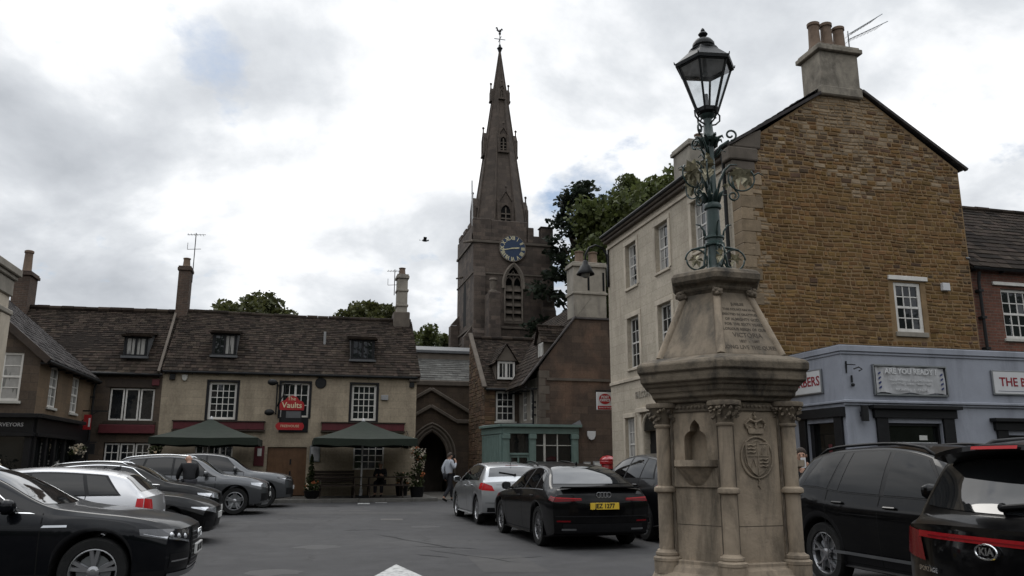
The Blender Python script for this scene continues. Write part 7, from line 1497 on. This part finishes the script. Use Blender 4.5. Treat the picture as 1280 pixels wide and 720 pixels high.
def basket(x, y, z, label):
    r = thing('hanging_basket', label, 'hanging basket', (x,y,z)); rg = random.Random(int(x*77)); mb = MB(); mb.lathe([(.02,-.2),(.14,-.16),(.2,-.04),(.21,0)],12); mb.build('basket', mt['plastic'], r, local=True, smooth=True)
    mb = MB()
    for i in range(18): leaves(mb,(rg.uniform(-.18,.18),rg.uniform(-.18,.18),rg.uniform(-.15,.2)),.14,.12,18,.09,rg,0 if i%3 else 2)
    mb.build('foliage', [mt['leafp'],mt['bark'],mt['petal']], r, local=True); mb = MB()
    for k in range(3): mb.tube([(.19*math.cos(k*2.1),.19*math.sin(k*2.1),0),(0,0,.42)],.006,4)
    mb.tube([(0,0,.4),(0,.18,.5),(0,PY-y,.5)],.012,5); mb.build('chain', mt['iron'], r, local=True)
basket(4.05,32.2,2.2,'hanging basket of pale flowers under the pub eaves beside the church porch'); basket(-5.15,32.2,1.9,'hanging basket of dark foliage at the join of pub and dark stone house')
rg0 = random.Random(3)
bsk = thing('hanging_basket','hanging basket of white flowers on the black corner shopfront','hanging basket',(CX+.35,29.6,1.75)); mb = MB(); mb.lathe([(.02,-.2),(.14,-.16),(.2,-.04)],12); mb.tube([(0,0,0),(0,0,.4),(-.3,0,.5)],.012,5); mb.build('basket',mt['plastic'],bsk,local=True); mb = MB()
for i in range(16): leaves(mb,(rg0.uniform(-.2,.2),rg0.uniform(-.2,.2),rg0.uniform(-.1,.25)),.12,.1,16,.09,rg0,2 if i%2 else 0)
mb.build('foliage',[mt['leafp'],mt['bark'],mt['petal']],bsk,local=True)
sh = thing('potted_shrub','white flowering shrub standing before the corner shop window at far left','shrub',(-8.6,25.4,0)); mb = MB()
for i in range(40): leaves(mb,(rg0.uniform(-.6,.6),rg0.uniform(-.3,.3),.5+rg0.random()*1.1),.2,.2,22,.1,rg0,2 if i%2 else 0)
mb.tube([(0,0,.3),(0,0,1.2)],.03,6,1); mb.build('foliage',[mt['leafp'],mt['bark'],mt['petal']],sh,local=True); mb = MB(); mb.lathe([(.25,0),(.35,.5),(.3,.5)],14); mb.build('pot',mt['plastic'],sh,local=True)
# pillar box
pb = thing('pillar_box', 'red cylindrical pillar box on the pavement beside the cream townhouse corner', 'post box', (10.35,26.7,.1))
mb = MB(); mb.lathe([(.27,0),(.27,.14),(.235,.16),(.23,1.28),(.225,1.3)],24); mb.build('body', mt['postred'], pb, local=True, smooth=True, angle=30)
mb = MB(); mb.lathe([(.24,1.3),(.285,1.32),(.29,1.4),(.27,1.43),(.29,1.45),(.28,1.49),(.18,1.58),(.02,1.62)],24); mb.build('cap', mt['postred'], pb, local=True, smooth=True, angle=30)
mb = MB(); F = frame((0,-.235,0),(1,0,0),(0,-1,0)); mb.boxP(F,-.12,.12,1.12,1.16,-.02,.012); mb.build('slot', mt['ink'], pb, local=True); mb = MB(); mb.boxP(F,-.08,.08,.85,1.02,-.02,.012); mb.build('collection_plate', mt['platew'], pb, local=True); mb = MB(); mb.boxP(F,-.15,.15,.3,1.08,-.04,.005); mb.build('door', mt['postred'], pb, local=True, bevel=.01)
# bird
bd = thing('bird', 'small dark bird flying in the grey sky left of the spire', 'bird', (5.64,39.86,12.72)); mb = MB(); mb.ball((0,0,0),.07,8,6,0,2.2,.8,.8); mb.ball((.17,0,.03),.045,8,5); mb.add([(-.13,0,0),(-.3,.05,.02),(-.3,-.05,.02)],[(0,1,2)]); mb.build('body', mt['iron'], bd, local=True, smooth=True)
for s in (-1,1): mb = MB(); mb.add([(.08,.03*s,.02),(-.08,.03*s,.02),(-.1,.22*s,.14),(-.04,.38*s,.1),(.08,.2*s,.14)],[(0,1,2,4),(2,3,4)]); mb.build('wing', mt['iron'], bd, local=True)
# aerials on the pub roof
def tvaerial(x, y, z, h, label):
    r = thing('tv_aerial', label, 'aerial', (x,y,z)); mb = MB(); mb.tube([(0,0,0),(0,0,h)],.02,6); mb.tube([(-.35,0,h-.1),(.4,0,h-.05)],.012,5)
    for k in range(6): mb.tube([(-.3+.12*k,-.18,h-.08),(-.3+.12*k,.18,h-.08)],.008,4)
    mb.tube([(-.3,0,h-.75),(.25,0,h-.7)],.012,5); mb.tube([(-.3,0,h-.75),(-.3,0,h-.45)],.01,4); mb.build('antenna', mt['iron'], r, local=True)
tvaerial(-4.9,35.75,9.0,2.2,'tall television aerial strapped to the brick chimney between the two houses'); tvaerial(3.72,35.75,8.9,1.2,'small television aerial on the stone chimney at the church end of the pub')

# ------------------------------------------------------------------ TREES
def tree(name, label, x, y, h, cz, rx, rz, nclump, nleaf, size, leaf, seed, kind='round'):
    r = thing(name, label, 'tree', (x,y,0)); rg = random.Random(seed); mb = MB()
    mb.tube([(0,0,0),(.1,.05,h*.3),(.0,.1,h*.6),(.1,0,h*.86)],[rx*.09,rx*.07,rx*.045,.03],9)
    cl = []
    for i in range(nclump):
        t = rg.random()*2*PI
        if kind == 'round': e = math.asin(rg.uniform(-.75,1)); k = .35+.65*rg.random()**.5; p = (rx*k*math.cos(t)*math.cos(e)*(1+.18*math.sin(3*t+seed)), rx*k*math.sin(t)*math.cos(e), cz+rz*k*math.sin(e)*(1+.12*math.sin(2*t+seed))); cr = rx*(.17+.14*rg.random())
        else: f = rg.random(); rr = rx*(1-.75*f**1.4)*(.35+.65*rg.random()); p = (rr*math.cos(t), rr*math.sin(t), cz-rz+2*rz*f); cr = rx*(.16+.12*rg.random())
        cl.append((p, cr))
    for p, cr in cl[::2]: mb.tube([(.03,.05,max(h*.25,p[2]-rx*.9)),(p[0]*.5,p[1]*.5,p[2]-rx*.25),p],[rx*.025,rx*.016,.015],5)
    mb.build('trunk', mt['bark'], r, local=True); mb = MB()
    for p, cr in cl: leaves(mb, p, cr, cr*(.8 if kind == 'round' else .45), nleaf, size, rg, 0, .42, 0 if kind == 'round' else .5)
    mb.build('crown', mt[leaf], r, local=True); return r
tree('deciduous_tree','round green tree showing above the pub roof, left of the two there',-3.0,50,11.1,8.75,3.2,2.9,70,150,.3,'leaf2',11)
tree('deciduous_tree','green tree top above the pub ridge just left of its stone chimney',4.0,54,11.5,10.0,2.3,2.5,55,150,.3,'leaf2',12)
tree('deciduous_tree','small green tree crown between the pub stone chimney and the church roof',7.9,60,11.9,9.3,2.8,2.9,50,140,.3,'leaf1',13)
tree('deciduous_tree','distant tree close against the left side of the church tower',10.9,72,13.2,10.4,2.5,3.2,50,120,.32,'leaf2',14)
tree('pine_tree','dark ragged pine between the church tower and the cream townhouse',17.0,48.0,19.4,13.6,3.7,5.8,95,75,.34,'leaf3',15,'pine')
tree('deciduous_tree','large broad green tree rising behind the cream townhouse roof',20.3,43.5,18.5,13.6,4.9,4.9,220,230,.36,'leaf1',16)

# ------------------------------------------------------------------ GROUND
def Asphalt():
    m, nt, b, N, L = nodes('worn_asphalt'); tc = N('ShaderNodeTexCoord'); ob = tc.outputs['Object']
    n1 = noise(N,L,ob,.18,6,.6,.3); n2 = noise(N,L,ob,2.2,8,.7); n3 = noise(N,L,ob,120,3,.6)
    c = ramp(N,L,n1.outputs['Fac'],[(.32,(.042,.041,.042)),(.5,(.055,.054,.055)),(.68,(.073,.071,.07))]).outputs[0]
    c = mixc(N,L,1.,c,ramp(N,L,n2.outputs['Fac'],[(.3,(.78,)*3),(.7,(1.15,)*3)]).outputs[0],'MULTIPLY'); c = mixc(N,L,1.,c,ramp(N,L,n3.outputs['Fac'],[(.3,(.72,)*3),(.7,(1.3,)*3)]).outputs[0],'MULTIPLY')
    v = N('ShaderNodeTexVoronoi', feature='DISTANCE_TO_EDGE'); v.inputs['Scale'].default_value = .55
    w = noise(N,L,ob,1.4,6,.7); vm = N('ShaderNodeVectorMath',operation='MULTIPLY_ADD'); vm.inputs[1].default_value = (.9,.9,0); L(w.outputs['Color'],vm.inputs[0]); L(ob,vm.inputs[2]); L(vm.outputs[0],v.inputs['Vector'])
    cr = ramp(N,L,v.outputs['Distance'],[(.0,(1,1,1)),(.012,(0,0,0))]); mk = ramp(N,L,noise(N,L,ob,.35,4,.6).outputs['Fac'],[(.52,(0,0,0)),(.6,(.8,)*3)])
    f = N('ShaderNodeMath',operation='MULTIPLY'); L(cr.outputs[0],f.inputs[0]); L(mk.outputs[0],f.inputs[1]); c = mixc(N,L,f.outputs[0],c,(.018,.017,.016))
    L(c,b.inputs['Base Color']); b.inputs['Roughness'].default_value = .86; b.inputs['Specular IOR Level'].default_value = .25
    h = N('ShaderNodeMath',operation='SUBTRACT'); L(n3.outputs['Fac'],h.inputs[0]); L(f.outputs[0],h.inputs[1]); bp = N('ShaderNodeBump'); bp.inputs['Strength'].default_value = .5; bp.inputs['Distance'].default_value = .012; L(h.outputs[0],bp.inputs['Height']); L(bp.outputs[0],b.inputs['Normal']); return m
mt['asphalt'] = Asphalt(); mt['paving'] = MBrick('stone_paving',(.115,.105,.092),(.09,.084,.075),(.05,.046,.042),.6,.45,.008,.3,dist=.004,bump=.3,stain=(.045,.042,.04),stain_amt=.5); mt['kerb'] = M('kerb_stone',(.12,.115,.105),.85,.25,4,.2,25,stain=(.05,.047,.043),stain_amt=.5,sscale=(2,2,2))
mt['verge'] = M('distant_fields',(.04,.06,.022),.95,.3,.05,0); mt['blockm'] = M('low_sky_blocker_green',(.035,.045,.022),.95,.35,.06,.0)
ys_ = [-300,-60,-10,0,5,10,15,17]+[17+11*i/10 for i in range(1,11)]+[29,32,40,60,120,300]; xs_ = [-300,-60,-20,-10,0,10,20,60,300]
mb = MB(); V = [(x,y,gz(y)) for y in ys_ for x in xs_]; n = len(xs_); mb.add(V,[(j*n+i,j*n+i+1,(j+1)*n+i+1,(j+1)*n+i) for j in range(len(ys_)-1) for i in range(n-1)]); tag(mb.build('road', mt['asphalt'], smooth=True), None, None, kind='structure')
def pave(name, x0, x1, y0, y1, z, kerbs):
    mb = MB(); mb.box(x0,x1,y0,y1,-.2,z); o = mb.build(name, mt['paving']); o['kind'] = 'structure'
    mb = MB()
    for (a, b, c, d) in kerbs:
        Lk = max(b-a, d-c); k = max(1, int(Lk/.9))
        for i in range(k):
            if b-a > d-c: mb.box(a+(b-a)*i/k+.004,a+(b-a)*(i+1)/k-.004,c,d,-.1,z+.006+rnd.uniform(-.004,.004))
            else: mb.box(a,b,c+(d-c)*i/k+.004,c+(d-c)*(i+1)/k-.004,-.1,z+.006+rnd.uniform(-.004,.004))
    o = mb.build('kerb', mt['kerb'], bevel=.015); o['kind'] = 'structure'
pave('terrace_pavement', -7.3, 4.72, 29.82, 33.2, TZ0, [(-7.3,4.9,29.66,29.82),(4.72,4.9,29.82,33.2)])
pave('left_pavement', -20, -7.15, 8, 29.6, .12, [(-7.15,-7.0,8,29.6)]); pave('right_pavement', 9.1, 11.2, 4, 27.2, .11, [(8.95,9.1,4,27.2)]); pave('shop_pavement', 11.2, 40, 12.4, 14.9, .112, [(11.2,40,12.25,12.4)])
pave('church_path', 4.91, 15, 30.6, 38.6, .14, [(4.91,9.4,30.45,30.6)])
# road markings (worn white paint)
def Worn():
    m, nt, b, N, L = nodes('worn_white_road_paint'); tc = N('ShaderNodeTexCoord'); n2 = noise(N,L,tc.outputs['Object'],9,8,.75); L(ramp(N,L,n2.outputs['Fac'],[(.36,(.1,.1,.1)),(.5,(.42,.42,.41)),(.8,(.52,.52,.5))]).outputs[0],b.inputs['Base Color']); b.inputs['Roughness'].default_value = .8; return m
mt['worn'] = Worn()
def marking(poly, z=.004):
    mb = MB(); mb.add([(x,y,gz(y)+z) for x,y in poly],[tuple(range(len(poly)))]); o = mb.build('road_marking', mt['worn']); o['kind'] = 'structure'
marking([(1.0,11.1),(1.64,10.95),(1.44,12.35)]); marking([(1.24,10.0),(1.4,9.97),(1.42,11.0),(1.26,11.04)],.0045)
marking([(1.95,28.3),(2.35,28.3),(2.4,28.95),(2.0,28.95)]); marking([(2.6,28.95),(3.0,28.95),(3.02,29.25),(2.62,29.25)])
def crack(pts, w):
    mb = MB(); L_ = []; R__ = []
    for i,(x,y) in enumerate(pts):
        a = pts[max(0,i-1)]; b = pts[min(len(pts)-1,i+1)]; d = Vector((b[0]-a[0],b[1]-a[1])).normalized(); k = w*(.4+.9*rnd.random())*(0.15 if i in (0,len(pts)-1) else 1); L_.append((x-d.y*k,y+d.x*k,gz(y)+.003)); R__.append((x+d.y*k,y-d.x*k,gz(y)+.003))
    n = len(pts); mb.add(L_+R__,[(i,i+1,n+i+1,n+i) for i in range(n-1)]); o = mb.build('road_crack', mt['seam']); o['kind'] = 'structure'
def walkc(x, y, dx, dy, n, j): 
    P_ = []
    for i in range(n): P_.append((x,y)); x += dx+rnd.uniform(-j,j); y += dy+rnd.uniform(-j,j)
    return P_
for a in ((1.6,17.5,.12,-.42,9,.09),(2.0,14.9,.14,-.12,9,.06),(2.2,14.2,.13,-.22,10,.07),(1.9,13.6,.09,-.1,6,.05),(3.0,12.6,.12,.03,8,.04),(1.0,18.6,.16,.05,7,.06)): crack(walkc(*a),.02)
def sheet(name, pts, m, z):
    mb = MB(); mb.add([(x,y,gz(y)+z) for x,y in pts],[tuple(range(len(pts)))]); o = mb.build(name, m); o['kind'] = 'structure'
mt['patch'] = M('tar_repair_patch',(.044,.043,.044),.85,.2,2.5,.5,60); mt['patch2'] = M('pale_repair_patch',(.06,.058,.057),.9,.2,2.5,.5,60); mt['oil'] = M('oil_stained_tarmac',(.03,.029,.03),.6,.3,4,.3,60); mt['cover'] = M('iron_drain_cover',(.05,.047,.044),.55,.3,14,.8,40)
sheet('road_patch',[(-1.2,19.2),(.3,18.9),(.5,20.6),(-1.0,20.9)],mt['patch'],.0022); sheet('road_patch',[(2.5,11.2),(3.4,11.0),(3.5,13.0),(2.65,13.2)],mt['patch2'],.0022); sheet('road_patch',[(-.6,23.8),(3.4,23.1),(3.5,23.9),(-.5,24.6)],mt['patch2'],.0024); sheet('road_patch',[(.4,9.2),(.9,9.1),(1.1,11.0),(.7,11.1)],mt['patch'],.0022)
sheet('drain_cover',[(2.05,21.2),(2.6,21.1),(2.65,21.65),(2.1,21.75)],mt['cover'],.004)
for cx,cy,rr in ((.4,15.2,.4),(1.6,24.9,.5),(2.9,19.2,.35),(-.3,11.9,.4),(.9,27.2,.4)): sheet('oil_stain',[(cx+rr*(.7+.5*rnd.random())*math.cos(t*PI/9),cy+rr*(.6+.5*rnd.random())*math.sin(t*PI/9)) for t in range(18)],mt['oil'],.0016)
# added unseen rise round the town, nearer and higher behind to darken reflections
mb = MB(); n = 96; V = []; rg = random.Random(5)
for i in range(n): a = 2*PI*i/n; hh = 9+4*math.sin(3*a+1)+3*math.sin(7*a)+1.5*rg.random(); bk = max(0,min(1,.5-.9*math.sin(a-.25))); r0 = 170-105*bk; hh += 12*bk; V += [(k*math.cos(a),k*math.sin(a),h_) for k,h_ in ((r0,-1),(r0+6,hh*.8),(r0+26,hh),(r0+120,hh+2))]
mb.add(V,[(i*4+j,((i+1)%n)*4+j,((i+1)%n)*4+j+1,i*4+j+1) for i in range(n) for j in range(3)]); tag(mb.build('low_sky_blocker', mt['blockm'], smooth=True), None, None, kind='structure')

# ------------------------------------------------------------------ SKY, SUN, CAMERA
YAW = R(14.5); PITCH = math.atan(.219); CAMZ = 1.45
def pixdir(px, py):
    a = (px-640)/1000; b = (360-py)/1000; f = math.cos(PITCH)-b*math.sin(PITCH); u = math.sin(PITCH)+b*math.cos(PITCH)
    return Vector((f*math.sin(YAW)+a*math.cos(YAW), f*math.cos(YAW)-a*math.sin(YAW), u)).normalized()
SUNEL, SUNAZ = R(48), R(-8)     # sun behind thin cloud, beyond and left of the spire
w = bpy.data.worlds.new('World'); SC.world = w; w.use_nodes = True; nt = w.node_tree; L = nt.links.new
def N(t, **k):
    x = nt.nodes.new(t)
    for a, v in k.items(): setattr(x, a, v)
    return x
bg = nt.nodes['Background']; sky = N('ShaderNodeTexSky', sky_type='NISHITA'); sky.sun_disc = False; sky.sun_elevation = SUNEL; sky.sun_rotation = SUNAZ
tc = N('ShaderNodeTexCoord'); sep = N('ShaderNodeSeparateXYZ'); L(tc.outputs['Generated'], sep.inputs[0])
za = N('ShaderNodeMath', operation='MAXIMUM'); za.inputs[1].default_value = 0; L(sep.outputs['Z'], za.inputs[0]); zb2 = N('ShaderNodeMath', operation='ADD'); zb2.inputs[1].default_value = .42; L(za.outputs[0], zb2.inputs[0])
dv = N('ShaderNodeVectorMath', operation='DIVIDE'); cz = N('ShaderNodeCombineXYZ'); L(zb2.outputs[0],cz.inputs[0]); L(zb2.outputs[0],cz.inputs[1]); cz.inputs[2].default_value = 1.; L(tc.outputs['Generated'],dv.inputs[0]); L(cz.outputs[0],dv.inputs[1])
def mapped(sc, off):
    mp = N('ShaderNodeMapping'); mp.inputs['Scale'].default_value = sc; mp.inputs['Location'].default_value = off; L(dv.outputs[0], mp.inputs['Vector']); return mp.outputs[0]
n1 = noise(N, L, mapped((1,1,.0),(3.2,1.4,0)), 2.3, 10, .56, .3); n2 = noise(N, L, mapped((1,1,0),(7.1,4.3,0)), 3.6, 8, .55, .2); n3 = noise(N, L, mapped((1,1,0),(1.7,9.3,0)), .8, 4, .5)
def math_(op, a, b):
    m = N('ShaderNodeMath', operation=op)
    for i, x in enumerate((a, b)):
        if isinstance(x, (int, float)): m.inputs[i].default_value = x
        else: L(x, m.inputs[i])
    return m.outputs[0]
lum = math_('ADD', math_('MULTIPLY', n1.outputs['Fac'], .88), math_('SUBTRACT', math_('MULTIPLY', n2.outputs['Fac'], .62), .265))
# broad bright and dark banks of cloud, each at its own bearing
def bank(px, py, power, amt):
    d = pixdir(px, py); v = N('ShaderNodeVectorMath', operation='DOT_PRODUCT'); v.inputs[1].default_value = d; L(tc.outputs['Generated'], v.inputs[0])
    return math_('MULTIPLY', math_('POWER', math_('MAXIMUM', v.outputs['Value'], 0), power), amt)
for b_ in BANKS: lum = math_('ADD', lum, bank(*b_))
cr = N('ShaderNodeValToRGB'); e = cr.color_ramp.elements
for _ in range(3): e.new(.5)
for i, (p, c) in enumerate(CLOUD): e[i].position = p; e[i].color = rgba(c)
L(lum, cr.inputs['Fac'])
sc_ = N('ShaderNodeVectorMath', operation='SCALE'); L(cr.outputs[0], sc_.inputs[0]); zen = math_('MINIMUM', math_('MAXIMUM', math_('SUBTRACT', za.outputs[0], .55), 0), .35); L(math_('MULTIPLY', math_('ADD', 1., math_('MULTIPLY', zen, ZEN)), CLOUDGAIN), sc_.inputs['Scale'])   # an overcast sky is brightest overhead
hl = math_('ADD', n3.outputs['Fac'], math_('MULTIPLY', n2.outputs['Fac'], .35))
for q in HOLES: hl = math_('ADD', hl, bank(*q))
hl = math_('ADD', hl, math_('MULTIPLY', math_('SUBTRACT', noise(N, L, mapped((1,1,0),(3.7,2.2,0)), 9, 6, .6).outputs['Fac'], .5), .8)); hole = ramp(N, L, hl, [(.82,(0,0,0)),(1.0,(.85,.85,.85))])
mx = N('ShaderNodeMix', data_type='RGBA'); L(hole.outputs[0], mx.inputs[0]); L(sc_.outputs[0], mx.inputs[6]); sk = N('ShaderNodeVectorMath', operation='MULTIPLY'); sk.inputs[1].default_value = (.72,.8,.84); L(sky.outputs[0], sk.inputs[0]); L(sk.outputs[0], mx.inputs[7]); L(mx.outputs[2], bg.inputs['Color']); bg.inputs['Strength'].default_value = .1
sl_ = bpy.data.lights.new('sun', 'SUN'); sl_.energy = .7; sl_.angle = R(24); sl_.color = (1,.96,.9); so = bpy.data.objects.new('sun', sl_); COL.objects.link(so)
sd = Vector((math.sin(SUNAZ)*math.cos(SUNEL), math.cos(SUNAZ)*math.cos(SUNEL), math.sin(SUNEL))); so.rotation_euler = (-sd).to_track_quat('-Z','Y').to_euler()
cd = bpy.data.cameras.new('camera'); cd.sensor_width = 36; cd.lens = 36*1000/1280; cd.clip_end = 2000; cam = bpy.data.objects.new('camera', cd); COL.objects.link(cam); cam.location = (0,0,CAMZ); cam.rotation_euler = (PI/2+PITCH, 0, -YAW); SC.camera = cam
SC.view_settings.view_transform = 'Standard'; SC.view_settings.look = 'None'; SC.view_settings.exposure = EXPO; SC.view_settings.gamma = 1
SC.render.engine = 'CYCLES'; SC.cycles.max_bounces = 6; SC.cycles.diffuse_bounces = 3; SC.cycles.glossy_bounces = 3; SC.cycles.transmission_bounces = 4; SC.cycles.transparent_max_bounces = 8; SC.cycles.caustics_reflective = False; SC.cycles.caustics_refractive = False; SC.cycles.use_denoising = True
